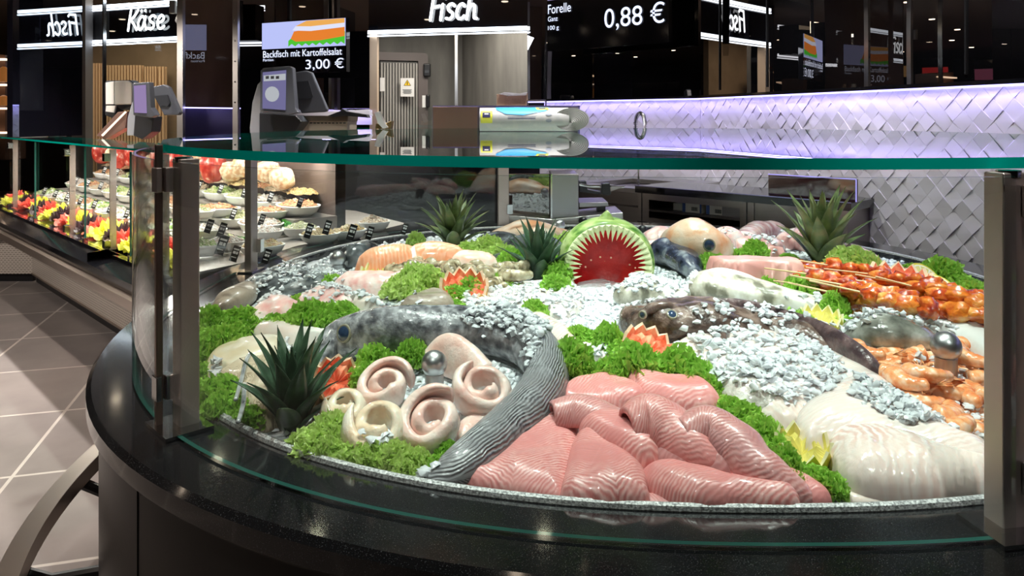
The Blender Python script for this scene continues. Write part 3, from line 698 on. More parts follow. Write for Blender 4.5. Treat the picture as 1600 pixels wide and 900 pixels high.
br.inputs['Color1'].default_value = (.16, .13, .115, 1); br.inputs['Color2'].default_value = (.24, .20, .17, 1); br.inputs['Mortar'].default_value = (.62, .56, .5, 1)
nt.links.new(tc.outputs['UV'], br.inputs[0]); nt.links.new(br.outputs[0], nt.nodes['Principled BSDF'].inputs['Base Color'])
def mos(a, b, z0, z1, parent):
    L = (b-a).length; V = [(a.x-LO[0], a.y-LO[1], z0), (b.x-LO[0], b.y-LO[1], z0), (b.x-LO[0], b.y-LO[1], z1), (a.x-LO[0], a.y-LO[1], z1)]
    t = (b-a)/L; n = Vector((-t.y, t.x, 0))*.02
    W = [Vector(v)+n for v in V]; o = mk('mosaic_panel', V+W, [(0, 1, 2, 3), (7, 6, 5, 4), (0, 4, 5, 1), (2, 6, 7, 3), (0, 3, 7, 4), (1, 5, 6, 2)], mosaic, parent, False, uv=[(0, z0), (L, z0), (L, z1), (0, z1)]*2)
    return o
v3 = lambda p: Vector((p[0], p[1], 0))
m0 = v3(PZ(47, 441, 0)); mn = v3(K0)-v3(nO)*.35+v3(dA)*-.5
m0 = v3(K0)-v3(nO)*.0; ba = K0-nO*(-.0)
A0 = K0+nO*0+dA*3.62-nO*.35*1.0; A1 = K0-dA*.7-nO*.35
A0 = Vector((-3.98, 6.20)); A1 = A0-dA*4.6
mos(v3(A0), v3(A1), .07, .50, lc); mos(Vector((-6.5, 6.2, 0)), v3(A0), .07, .50, lc)
MB().prism([(A0.x-LO[0]+.02, A0.y-LO[1]+.02), (A1.x-LO[0]+.02, A1.y-LO[1]+.02), (A1.x-LO[0]+.06, A1.y-LO[1]+.06), (A0.x-LO[0]+.06, A0.y-LO[1]+.06)], 0, .07).build('plinth', black, lc)
MB().box((-5.3-LO[0], 6.26-LO[1], .035), (2.6, .04, .07)).build('plinth', black, lc)
MB().box((-5.4-LO[0], 6.05-LO[1], .585), (2.8, .3, .17)).build('apron', ledge, lc)
pale = Mat('steel_trim_line', (.5, .42, .36), .35, .8)
for z in (.075,):
    MB().prism([(A0.x-LO[0]-.006, A0.y-LO[1]-.006), (A1.x-LO[0]-.006, A1.y-LO[1]-.006), (A1.x-LO[0], A1.y-LO[1]), (A0.x-LO[0], A0.y-LO[1])], z-.006, z+.006).build('trim_strip', pale, lc)
# glass of the long counter: panes between clamps, glass shelf on top
span = [(0.02, .72), (.74, 1.44), (1.46, 2.16), (2.18, 2.88), (2.90, 3.9)]
for i, (a, b) in enumerate(span):
    pa = K0+dA*b; pb = K0+dA*a; mb = MB(); mb.panel((pa.x, pa.y), (pb.x, pb.y), .715, 1.215, .008)
    adopt(mb.build('glass_pane', glass), lc)
for i, s_ in enumerate((.02, .37, .73, 1.09, 1.45, 2.17, 2.89)):
    p = K0+dA*s_; th = thing('pane_clamp_post', ['', 'second ', 'third ', 'fourth ', 'fifth ', 'sixth ', 'last '][i]+'slim upright with steel clamps on the meat counter glass'+(' nearest the fish counter' if i == 0 else ', counted from the fish counter'), 'post', (p.x, p.y, .71), math.atan2(dA.y, dA.x), 'uprights of the meat counter glass')
    if i % 2 == 0:
        MB().box((0, -.03, .25), (.008, .03, .50)).build('upright', steel_dark, th)
        for z in (.03, .46): bevel(MB().box((0, .0, z), (.035, .03, .04)).build('clamp', chrome, th), .002)
    else:
        MB().box((0, .0, .25), (.003, .010, .50)).build('glass_edge', pane_edge, th)
        MB().box((0, 0, .01), (.03, .02, .02)).build('clamp', chrome, th)
    adopt(th, lc, False)
o = sweep([(.015, 1.218), (.015, 1.228), (-.32, 1.228), (-.32, 1.218)], 'glass_shelf', [glass_top, glass_edge], None, 0, 9, mats=[1, 0, 1, 0])
adopt(o, lc)
o = sweep([(-.86, .71), (-.86, 1.16), (-.92, 1.16), (-.92, .71)], 'back_panel', Mat('display_back', (.10, .07, .06), .4), None, 0, NSTR+2)
adopt(o, lc)
ledge_l = MB()
# ---- goods in it
def cp(s_, back, z):     # s along from the near end, back = distance behind the glass
    p = K0+dA*s_-nO*back; return Vector((p.x, p.y, z))
def ruffle(seed, n_leaf=9, lobes=7, amp=.10, rise=.5, na=22, nr=7, tight=1.0):
    rnd = random.Random(seed); V = []; Fc = []; UV = []
    for L in range(n_leaf):
        az = 2*PI*(L/n_leaf)*2.4+rnd.uniform(-.4, .4); tilt = rnd.uniform(.25, 1.25); ln = rnd.uniform(.6, 1.0); ph = rnd.uniform(0, 6); ph2 = rnd.uniform(0, 6)
        spread = rnd.uniform(.9, 1.4); base = Vector((rnd.uniform(-.25, .25), rnd.uniform(-.25, .25), 0)); n0 = len(V)
        for i in range(nr):
            r = i/(nr-1)
            for k in range(na):
                a = (k/(na-1)-.5)*2*spread; rr = ln*r*(1+.10*math.sin(a*lobes*2.3+ph2)*r)
                x = rr*math.cos(a)*math.cos(tilt); y = rr*math.sin(a); z = rr*math.cos(a)*math.sin(tilt)
                f = amp*r*r*(math.sin(a*lobes+ph)+.6*math.sin(a*lobes*2.1+ph2))
                jx = noise.noise(Vector((x*6+seed, y*6, z*6+L)))*.07*r
                x += -math.sin(tilt)*f+jx; z += math.cos(tilt)*f+jx; z = abs(z)*rise*(1.15-.35*r*r)*2*tight
                V.append(base+Vector((x*math.cos(az)-y*math.sin(az), x*math.sin(az)+y*math.cos(az), z))); UV.append((r, k/na))
        Fc += [(n0+i*na+k, n0+i*na+k+1, n0+(i+1)*na+k+1, n0+(i+1)*na+k) for i in range(nr-1) for k in range(na-1)]
    return V, Fc, UV
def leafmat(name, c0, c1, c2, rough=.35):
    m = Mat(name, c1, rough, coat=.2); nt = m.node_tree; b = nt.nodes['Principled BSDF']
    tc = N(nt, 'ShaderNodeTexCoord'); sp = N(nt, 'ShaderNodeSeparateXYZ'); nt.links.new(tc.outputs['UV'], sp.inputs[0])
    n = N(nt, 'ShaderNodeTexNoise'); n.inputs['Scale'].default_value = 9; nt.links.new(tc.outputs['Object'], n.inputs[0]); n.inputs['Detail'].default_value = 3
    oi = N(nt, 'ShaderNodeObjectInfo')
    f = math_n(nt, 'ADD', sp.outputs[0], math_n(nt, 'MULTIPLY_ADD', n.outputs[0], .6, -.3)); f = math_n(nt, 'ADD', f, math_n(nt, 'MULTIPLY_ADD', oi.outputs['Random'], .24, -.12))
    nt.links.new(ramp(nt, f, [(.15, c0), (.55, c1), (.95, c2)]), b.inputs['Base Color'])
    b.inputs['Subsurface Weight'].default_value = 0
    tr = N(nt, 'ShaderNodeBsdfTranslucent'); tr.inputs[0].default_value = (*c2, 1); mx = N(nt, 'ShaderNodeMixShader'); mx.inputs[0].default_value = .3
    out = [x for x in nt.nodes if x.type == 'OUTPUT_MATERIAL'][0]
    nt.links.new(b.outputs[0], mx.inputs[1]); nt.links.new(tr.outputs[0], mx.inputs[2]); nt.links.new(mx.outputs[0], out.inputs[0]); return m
def mesh_only(name, V, Fc, m, UV=None):
    me = bpy.data.meshes.new(name); me.from_pydata([tuple(v) for v in V], [], [tuple(f) for f in Fc]); me.materials.append(m)
    if UV is not None:
        l = me.uv_layers.new(name='UVMap'); uv = np.array(UV, float); idx = np.zeros(len(me.loops), dtype=int); me.loops.foreach_get('vertex_index', idx)
        l.data.foreach_set('uv', uv[idx].reshape(-1))
    me.polygons.foreach_set('use_smooth', [True]*len(me.polygons)); return me
def inst(name, me, loc, sc3=(1, 1, 1), rz=0, parent=None, rx=0, ry=0):
    o = bpy.data.objects.new(name, me); C.objects.link(o); o.location = loc; o.scale = sc3; o.rotation_euler = (rx, ry, rz)
    if parent: o.parent = parent
    return o
kales = {}
for cn, c in (('yellow', ((.80, .75, .10), (.85, .80, .06), (.95, .92, .15))), ('red', ((.75, .05, .04), (.85, .06, .05), (.95, .22, .16))), ('dark', ((.05, .02, .03), (.04, .02, .03), (.10, .05, .06)))):
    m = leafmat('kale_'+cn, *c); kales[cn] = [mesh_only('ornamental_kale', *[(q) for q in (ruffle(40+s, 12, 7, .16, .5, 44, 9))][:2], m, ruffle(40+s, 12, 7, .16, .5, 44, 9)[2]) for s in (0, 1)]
rnd = random.Random(5)
seq = ['yellow', 'red', 'dark']; s_ = .03; i = 0
ordn = ['first', 'second', 'third', 'fourth', 'fifth', 'sixth', 'seventh', 'eighth', 'ninth', 'tenth', 'eleventh', 'twelfth']
cnt = {'yellow': 0, 'red': 0, 'dark': 0}
while s_ < 3.5:
    cn = seq[i % 3]; r = .105 if cn != 'dark' else .085
    inst_o = inst('ornamental_kale', kales[cn][i % 2], cp(s_+.05, .13+rnd.uniform(-.01, .02), .712), (r, r, .14), rnd.uniform(0, 6))
    tag(inst_o, {'yellow': 'yellow', 'red': 'bright red', 'dark': 'dark purple'}[cn]+' ruffled leaf bunch, '+ordn[cnt[cn]]+' of its colour from the meat counter near end', 'leaf decoration', 'ruffled leaf bunches along the meat counter'); cnt[cn] += 1
    s_ += (.15 if cn != 'dark' else .17)+(.02); i += 1
for j, (px, py, cn) in enumerate(((322, 418, 'yellow'), (350, 420, 'yellow'), (372, 418, 'red'))):
    p = PZ(px, py+6, .72); o = inst('ornamental_kale', kales[cn][j % 2], (p.x, p.y, .712), (.10, .08, .085), j*2)
    tag(o, ['yellow ruffled leaf bunch directly right of the front left glass post', 'small yellow ruffled leaf bunch in front of the herring bowls', 'red ruffled leaf bunch beside the back left glass post'][j], 'leaf decoration', 'ruffled leaf bunches along the meat counter')
# trays of salad, oval white dishes, meat, sausages
dish_m = Mat('white_dish', (.72, .72, .70), .2)
fillm = [Mat('salad_%d' % k, c, .4, nz=([(.40, c), (.5, d), (.60, e)], 5, 5), bump=(9, 1, .1), coat=.4) for k, (c, d, e) in enumerate((
    ((.75, .68, .45), (.45, .55, .18), (.85, .80, .62)), ((.75, .30, .15), (.85, .60, .30), (.60, .12, .06)), ((.20, .42, .06), (.55, .66, .2), (.75, .75, .5)),
    ((.70, .66, .62), (.85, .80, .74), (.55, .35, .25)), ((.62, .45, .28), (.80, .68, .5), (.4, .22, .12)), ((.75, .52, .18), (.86, .70, .38), (.6, .3, .08))))]
def bowl_me(kind, fm):
    n = 24; prof = [(.6, 0), (.85, .35), (1.0, .9), (1.03, 1.0), (.97, 1.0), (.92, .8)]
    V = [(r*math.cos(2*PI*k/n), r*math.sin(2*PI*k/n), z) for r, z in prof for k in range(n)]
    Fc = [(i*n+k, i*n+(k+1) % n, (i+1)*n+(k+1) % n, (i+1)*n+k) for i in range(len(prof)-1) for k in range(n)]+[tuple(range(n-1, -1, -1))]
    return mesh_only('bowl', V, Fc, dish_m)
def food_me(seed, fm):
    n = 30; m = 9; V = []; rs = np.linspace(0, .93, m)
    for r in rs:
        for k in range(n):
            a = 2*PI*k/n; x, y = r*math.cos(a), r*math.sin(a)
            V.append((x, y, .80+.45*(1-r*r)+.35*noise.noise(Vector((x*4, y*4, seed)))*(1-r**4)+.2*noise.noise(Vector((x*11, y*11, seed)))))
    Fc = [(i*n+k, i*n+(k+1) % n, (i+1)*n+(k+1) % n, (i+1)*n+k) for i in range(m-1) for k in range(n)]
    return mesh_only('filling', V, Fc, fm)
bme = bowl_me(0, None); fme = [food_me(k*3.1, fillm[k]) for k in range(6)]
fn = ['mixed vegetable salad', 'red pepper salad', 'green leaf salad', 'creamy herring salad', 'brown meat salad', 'golden fried pieces']
def bowl(p, rx, ry, h, k, rz, label):
    th = thing('salad_dish', label, 'dish of salad', p, rz, 'dishes of salad in the glass counter')
    inst('dish', bme, (0, 0, 0), (rx, ry, h), 0, th); inst('filling', fme[k], (0, 0, 0), (rx, ry, h*1.15), 0, th); return th
am = math.atan2(dA.y, dA.x)
rows_ = [(.31, .735, 'front row'), (.52, .80, 'middle row'), (.72, .87, 'back row')]
sm_ = MB()
for j, (bk, z, rn) in enumerate(rows_):
    pm = MB(); a, b = cp(0.0, bk-.10, 0), cp(3.5, bk-.10, 0)
    pm.panel((b.x, b.y), (a.x, a.y), .711, z, .24); adopt(pm.build('display_step', Mat('step_steel_%d' % j, (.25, .22, .2), .4, .6)), lc)
    for i in range(11):
        bowl(cp(.16+i*.31, bk+.01, z), .145, .095, .055, (i*2+j*3) % 5 if j else (i*3) % 4, am, 'white oval dish of '+fn[(i*2+j*3) % 5 if j else (i*3) % 4]+', '+ordn[i]+' from the near end of the '+rn)
# green plastic parsley strips between the rows
grs = mesh_only('parsley_strip', *ruffle(77, 14, 12, .2)[:2], leafmat('strip_green', (.03, .12, .02), (.04, .22, .03), (.10, .38, .06)), ruffle(77, 14, 12, .2)[2])
for j, (bk, z) in enumerate(((.40, .745), (.61, .81))):
    for i in range(12):
        p = cp(.10+i*.29, bk, z+.02); o = inst('garnish_strip', grs, p, (.12, .03, .05), am)
        tag(o, 'green garnish strip %s from near end, behind the %s row of dishes' % (ordn[i], ('front', 'middle')[j]), 'garnish', 'green garnish strips between the salads')
# meat pieces standing at the back, hanging hams
ham = Mat('cured_red_meat', (.45, .03, .02), .3, coat=.5, nz=([(.38, (.38, .02, .015)), (.55, (.62, .08, .05)), (.68, (.85, .6, .5))], 2.2, 6))
hv = []; mbh = MB().ball((0, 0, 0), 1, 16)
for v in mbh.V: hv.append(v+Vector((.25*noise.noise(v*1.7), .25*noise.noise(v*1.7+Vector((5, 0, 0))), .2*v.z*abs(v.x))))
hme = mesh_only('ham', hv, mbh.F, ham)
pale_m = Mat('pale_sausage', (.62, .40, .24), .35, nz=([(.4, (.55, .30, .16)), (.6, (.80, .66, .48))], 3, 5)); pme = mesh_only('sausage', hv, mbh.F, pale_m)
for i in range(15):
    s_ = .35+i*.22; red = i % 4 != 1 and i > 3
    o = inst('ham_piece' if red else 'sausage_piece', hme if red else pme, cp(s_, .74+.03*(i % 2), 1.045+.02*(i % 3)), (.085, .065, .10 if red else .06), am+.3*i)
    tag(o, ('dark red cured ham piece' if red else 'pale sausage piece')+' at the back of the meat counter, %s from near end' % (ordn+['thirteenth', 'fourteenth', 'fifteenth'])[i], 'meat', 'meat pieces at the back of the meat counter')
for i in range(14):
    s_ = .25+i*.24
    o = inst('antipasti_heap', fme[(5, 4, 1)[i % 3]], cp(s_, .80, .925), (.13, .08, .055), am)
    tag(o, 'heap of yellow-brown delicacies on the back shelf, %s from near end' % (ordn+['thirteenth', 'fourteenth'])[i], 'delicacies', 'heaps on the back shelf of the meat counter')
# price tags
tagm = Mat('black_tag', (.01, .01, .011), .4); chalk = Mat('chalk_white', (.8, .8, .8), .6)
def ptag(p, rz, label, s=1.0, lean=.35, numb='1.99'):
    th = thing('price_tag', label, 'price tag', p, rz, 'black price tags on the salads')
    mb = MB(); mb.box((0, 0, .045*s), (.034*s, .003, .075*s)); mb.box((0, .008, .01*s), (.03*s, .02, .004)); mb.build('card', tagm, th)
    mb = MB(); mb.box((0, -.0025, .066*s), (.026*s, .001, .007*s)); mb.box((-.005*s, -.0025, .05*s), (.012*s, .001, .012*s)); mb.box((.008*s, -.0025, .05*s), (.008*s, .001, .012*s)); mb.box((0, -.0025, .028*s), (.022*s, .001, .004*s))
    mb.build('writing', chalk, th); th.rotation_euler = (-.25, lean, rz); return th
for j, (bk, z, rn) in enumerate(rows_):
    for i in range(11):
        ptag(cp(.03+i*.31, bk-.06, z+.055), .3, 'black price tag stuck before the %s dish of the %s' % (ordn[i], rn), .72)
# dishes seen through the fish counter glass, round the bend
for k, (px, py, w_, kind, rz) in enumerate(((322, 365, 62, 3, .2), (355, 385, 62, 3, .2), (318, 392, 50, 2, .1), (340, 330, 70, 1, 0), (305, 335, 60, 0, 0), (412, 368, 60, 3, .4), (440, 352, 60, 4, .3),
                                            (470, 362, 56, 0, .3), (500, 372, 62, 5, .4), (545, 366, 56, 5, .5), (410, 392, 70, 5, .6), (585, 352, 50, 4, .5), (420, 335, 60, 1, 0))):
    z = .80 if py > 345 else .86
    p = PZ(px, py+8, z); w3 = w_/2/F*p.y
    bowl((p.x, p.y, z), w3, w3*.62, .045, kind, rz, ['white oval dish of creamy herring beside the front left post', 'white oval dish with rolled herring in front', 'green salad dish behind the yellow leaves', 'red tomato topped dish high at the back', 'vegetable dish at the back behind the left post', 'white dish of herring rolls right of the back left post', 'dish of brown shredded salad at the back', 'long white dish in the middle of the bend', 'white dish of golden fried strips', 'last white dish of golden strips at the right', 'dish of orange pastry at the near side of the bend', 'small brown dish at the right end of the bend', 'small red tomato dish behind the back left post'][k])
for k, (px, py, s_) in enumerate(((325, 323, .9), (358, 322, .9), (322, 350, 1), (342, 356, 1), (340, 385, 1.2), (362, 395, 1), (478, 358, 1), (507, 352, 1), (545, 362, 1.1), (574, 360, .9), (412, 398, .9), (629, 352, .8))):
    p = PZ(px, py+16, .86 if py < 390 else .82)
    ptag((p.x, p.y, p.z), .1, ['black price tag at the far left of the bend, upper', 'black price tag leaning by the yellow dish', 'black price tag over the orange salad', 'black price tag between two herring dishes', 'large black price tag leaning over the herring dish', 'black price tag touching the back left post', 'black price tag left of the long white dish', 'second black price tag on the long white dish', 'wide black price tag on the golden strips', 'small black price tag at the end of the dishes', 'black price tag on the orange pastry', 'lone small price tag at the dark right end'][k], s_*.8, .3)
# step under those dishes
mb = MB(); pts = [PZ(x, y, .79) for x, y in ((298, 430), (385, 412), (470, 385), (590, 362), (640, 350), (560, 330), (430, 318), (300, 345))]
mb.prism([(p.x-.02, p.y+.02) for p in pts], .711, .79); adopt(mb.build('display_step', bpy.data.materials['step_steel_0']), lc)
mb = MB(); mb.panel((-1.9, 4.9), (.2, 5.4), 0, 1.19, .03); adopt(mb.build('back_panel', black), lc)

# lamps under the glass shelf of the long counter
for a in (.6, 1.8, 3.0):
    p = K0+dA*a-nO*.30; l = area(p.x, p.y, 1.205, 1.1, .05, 16, (0, 0, am), (1, .95, .88))
l = area(-.95, 4.0, 1.19, .7, .05, 9, (0, 0, 1.0), (1, .95, .88))
# ---------------------------------------------------------------- machines and furniture behind the counters
def xp(parent, pts, Y, d, m, name, bv=.0, slantY=0):
    """outline given in pixels at distance Y, extruded d away from the viewer (slantY: extra distance at the right end)"""
    o0 = Vector(parent.location); xs = [p[0] for p in pts]; a, b = min(xs), max(xs)
    V = [PY(x, y, Y+slantY*(x-a)/max(1, b-a))-o0 for x, y in pts]; W = [v+Vector((0, d, 0)) for v in V]; n = len(V)
    o = mk(name, V+W, [tuple(range(n)), tuple(range(2*n-1, n-1, -1))]+[(i, n+i, n+(i+1) % n, (i+1) % n) for i in range(n)], m, parent, False)
    bm = bmesh.new(); bm.from_mesh(o.data); bmesh.ops.recalc_face_normals(bm, faces=bm.faces); bm.to_mesh(o.data); bm.free()
    if bv: bevel(o, bv, 3)
    return o
slate = Mat('slate_plastic', (.055, .06, .075), .4); slate2 = Mat('dark_slate_plastic', (.02, .022, .028), .4)
scrn = Emit('display_violet', (.16, .15, .30), 1.0); scrn_l = Emit('display_pale', (.55, .58, .62), .8)
p = PY(440, 215, 4.75)
th = thing('counter_scale', 'dark grey counter scale with two tilted displays standing centre left behind the glass', 'scale', p)
xp(th, [(392, 232), (390, 200), (394, 160), (402, 132), (408, 126), (408, 232)], 4.74, .12, Mat('scale_side', (.22, .23, .26), .4), 'side_shell', .006)
xp(th, [(405, 232), (405, 176), (462, 180), (472, 190), (440, 232)], 4.72, .2, slate2, 'column', .006)
xp(th, [(407, 110), (411, 106), (452, 103), (457, 106), (462, 170), (467, 176), (452, 179), (410, 176), (406, 172)], 4.62, .07, slate, 'display_housing', .006)
o = xp(th, [(410.5, 113), (447, 109.5), (446, 172), (410, 169.5)], 4.612, .004, scrn, 'display')
xp(th, [(412, 118), (446, 115), (446, 125), (412, 127)], 4.606, .003, scrn_l, 'display_header')
pts = [(425+11*math.cos(a), 147+12*math.sin(a)) for a in np.linspace(0, 2*PI, 17)[:-1]]
xp(th, pts, 4.607, .003, scrn_l, 'display_picture')
for q in range(3): xp(th, [(415+q*8, 119), (420+q*8, 118.6), (420+q*8, 123), (415+q*8, 123.4)], 4.602, .002, slate, 'display_key')
xp(th, [(455, 114), (478, 110), (487, 113), (512, 172), (508, 175), (470, 177), (462, 150)], 4.85, .05, slate, 'staff_display_housing', .008)
xp(th, [(459, 128), (482, 126), (489, 150), (485, 154), (462, 155)], 4.84, .008, slate2, 'staff_display_bracket', .001)
# second scale farther left
p = PY(232, 215, 4.6)
th = thing('counter_scale', 'dark grey counter scale with violet display standing left before the wood slats', 'scale', p)
xp(th, [(198, 212), (199, 185), (206, 160), (211, 155), (211, 212)], 4.62, .1, bpy.data.materials['scale_side'], 'side_shell', .005)
xp(th, [(208, 212), (211, 178), (240, 182), (237, 206), (222, 218)], 4.6, .12, slate2, 'column', .005)
xp(th, [(206, 132), (209, 130), (233, 128), (236, 168), (244, 180), (236, 184), (208, 180)], 4.5, .06, slate, 'display_housing', .005)
xp(th, [(209, 134), (227.5, 132.5), (229, 177), (210, 176)], 4.495, .004, Emit('display_violet2', (.30, .22, .42), 1), 'display')
xp(th, [(236, 136), (255, 132), (263, 136), (281, 176), (278, 180), (256, 180), (240, 150)], 4.7, .05, slate, 'staff_display_housing', .006)
xp(th, [(240, 150), (261, 148), (266, 160), (262, 166), (250, 165)], 4.69, .01, slate2, 'staff_display_bracket')
# low printer box
p = PY(492, 207, 4.9)
th = thing('label_printer', 'low beige steel machine with a slotted front to the right of the scale', 'machine', p)
cream_m = Mat('cream_metal', (.62, .55, .45), .35, .3)
xp(th, [(440, 208), (446, 190), (543, 190), (542, 208)], 4.9, .3, cream_m, 'body', .003)
xp(th, [(444, 190), (447, 181), (544, 181), (543, 190)], 4.88, .32, Mat('bronze_metal', (.30, .24, .18), .3, .8), 'top', .003)
for q in range(16): xp(th, [(449+q*5.8, 191.5), (453+q*5.8, 191.5), (453+q*5.8, 193), (449+q*5.8, 193)], 4.897, .004, slate2, 'slot')
xp(th, [(448, 181), (470, 176), (575, 171), (579, 181)], 5.2, .1, Mat('violet_lit_top', (.5, .5, .6), .3), 'rear_top', .002)
p = PY(540, 180, 4.8)
th = thing('cable_pile', 'flat black rubber mat lying behind the beige machine', 'mat', p)
xp(th, [(512, 181), (530, 174), (536, 170), (541, 174), (572, 179), (575, 184), (540, 181), (520, 183)], 4.86, .1, black, 'folds', .002)
# slanted panel at far left and slanted lamp board
p = PY(55, 213, 5.6); th = thing('slanted_stand', 'grey slanted stand on the far left of the meat counter', 'stand', p)
xp(th, [(30, 214), (42, 175), (86, 174), (72, 214)], 5.6, .05, Mat('grey_stand', (.30, .28, .27), .35, .5), 'board', .004)
xp(th, [(38, 175), (40, 167), (88, 167), (86, 175)], 5.62, .1, slate2, 'top_edge', .003)
xp(th, [(72, 214), (86, 174), (92, 190), (92, 214)], 5.62, .1, slate2, 'side', .003)
p = PY(175, 213, 5.2); th = thing('slanted_shelf', 'brown slanted glass shelf with a bright edge left of the left scale', 'shelf', p)
xp(th, [(150, 212), (184, 175), (199, 174), (196, 200), (165, 218)], 5.2, .1, Mat('brown_shelf', (.20, .12, .10), .3, .3), 'board', .003)
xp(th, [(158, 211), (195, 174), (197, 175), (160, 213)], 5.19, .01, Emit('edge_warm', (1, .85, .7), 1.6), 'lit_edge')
p = PY(184, 180, 6.0); th = thing('towel_dispenser', 'white paper towel dispenser with dark outline left of the left scale', 'dispenser', p)
xp(th, [(163, 130), (166, 126), (203, 125), (207, 129), (207, 162), (203, 166), (190, 172), (182, 166), (179, 186), (164, 180)], 6.0, .12, slate2, 'rear_frame', .004)
xp(th, [(165, 129), (178, 127), (178, 163), (165, 163)], 5.98, .02, white, 'left_panel', .003)
xp(th, [(179, 127), (200, 126), (206, 131), (206, 163), (179, 164)], 5.96, .03, Mat('dispenser_grey', (.42, .40, .37), .35), 'cover', .006)
xp(th, [(166, 165), (180, 165), (178, 176), (165, 174)], 5.98, .02, bpy.data.materials['scrn'] if 'scrn' in bpy.data.materials else paper, 'paper_sheet')
# far left wall shelves
p = PY(3, 210, 7.0); th = thing('wall_shelf', 'lit wall shelf with amber goods at the extreme left edge', 'shelf', p)
xp(th, [(-60, 250), (-60, 80), (8, 86), (8, 250)], 7.05, .3, Mat('shelf_brown', (.10, .05, .03), .5), 'cabinet')
for y in (91, 131, 168, 206): xp(th, [(-60, y), (7, y), (7, y+3), (-60, y+3)], 6.98, .06, Emit('shelf_glow%d' % y, (1, .72, .5), 2.2), 'shelf_light')
for j, (y, h) in enumerate(((128, 24), (165, 16))):
    for i in range(3):
        q = PY(6-i*11, y, 6.9); o = MB().lathe([(.001, 0), (.028, 0), (.03, h/F*6.2), (.014, h/F*6.9), (.001, h/F*6.9)], q, 12).build('amber_jar', amber, smooth=True)
        tag(o, 'amber jar on the %s shelf at the left edge' % ('upper lit', 'lower lit')[j], 'jar', 'amber jars on the left wall shelf')
# metal panel, cardboard, wrap roll, steel holder on the glass
p = PY(710, 205, 4.3); th = thing('copper_cabinet', 'long cabinet with a copper toned front left of and behind the wrap roll', 'cabinet', p)
xp(th, [(676, 214), (676, 165.5), (905, 165.5), (905, 214)], 4.42, 1.2, Mat('cabinet_mauve', (.30, .25, .30), .3, .3), 'carcass')
xp(th, [(677, 212), (677, 167), (746, 167), (746, 212)], 4.4, .015, Mat('copper_sheet', (.52, .34, .27), .3, .45, bump=(5, .4, .01)), 'copper_front', .001)
xp(th, [(676, 167), (676, 165), (905, 165), (905, 167)], 4.39, .01, Mat('edge_violet2', (.3, .26, .6), .3), 'top_edge'); xp(th, [(903, 212), (903, 165), (906, 165), (906, 212)], 4.39, .01, bpy.data.materials['edge_violet2'], 'side_edge')
xp(th, [(638, 212), (638, 168), (675, 167), (675, 212)], 4.42, .006, glass, 'glass_pane')
p = PY(588, 202, 3.5); th = thing('receipt_holder', 'white paper slip curling out of a small brass holder', 'holder', p)
xp(th, [(585, 176), (592, 174), (598, 188), (606, 199), (598, 201), (590, 192)], 3.5, .05, paper, 'slip', .001)
xp(th, [(586, 201), (588, 192), (596, 196), (612, 189), (610, 201.5)], 3.52, .07, Mat('brass', (.55, .38, .16), .3, 1), 'tray', .001)
card = Mat('cardboard', (.42, .29, .20), .7)
p = PY(795, 166, 5.3); th = thing('cardboard_box', 'brown cardboard box and paper in the back room doorway', 'box', p)
xp(th, [(776, 168), (776, 147), (792, 147), (792, 168)], 5.3, .2, card, 'box', .002)
xp(th, [(791, 168), (791, 152), (796, 149), (824, 145), (826, 168)], 5.3, .15, Mat('kraft_paper', (.50, .34, .24), .6, bump=(30, 1, .01)), 'crumpled_paper', .003)
xp(th, [(780, 147), (788, 144), (812, 146), (824, 144), (822, 149), (795, 150)], 5.28, .12, Mat('clear_film', (.6, .6, .62), .2, bump=(40, 1, .01)), 'film', .001)
p = PY(838, 166, 4.7); th = thing('steel_bail', 'steel wire handle standing up behind the wrap roll', 'handle', p)
q = [PY(x, y, 4.7)-p for x, y in ((824, 166), (824, 160), (827, 157), (850, 157), (853, 160), (853, 166))]
MB().tube(crom(q, 3), .0055, 8).build('wire', chrome, th, True)
MB().box((-.0, .05, .012), (.10, .06, .02)).build('base', slate2, th)
# the big roll of printed wrapping film lying on the glass top
RY = 2.95; GTZ = TZ+.016
rz0 = PY(748, 205, RY); r_h = .046; L = 1.0
x0, x1 = (750-800)/F*RY, (868-800)/F*RY
th = thing('wrap_roll', 'thick printed roll of wrapping paper lying on the round glass top', 'wrap roll', ((x0+x1)/2, RY, GTZ+.002))
paperm = Mat('roll_print', (.5, .5, .5), .35, nz=([(.5, (.50, .50, .50)), (.52, (.46, .47, .48))], 30, 2))
def rollpt(a, x, k=1.0): return Vector((x, -.055*math.cos(a)*k, r_h+r_h*math.sin(a)*k))
n = 40; V = []; xa, xb = -(x1-x0)/2, (x1-x0)/2
for x, sx in ((xa, .0), (xb+.05, .0)):
    for k in range(n):
        v = rollpt(2*PI*k/n, x); v.y -= (.0 if x > 0 else 0); V.append(v)
MB().add(V, [(k, (k+1) % n, n+(k+1) % n, n+k) for k in range(n)]+[tuple(range(n-1, -1, -1))]).build('sleeve', paperm, th, True)
mb = MB()
ex = xb
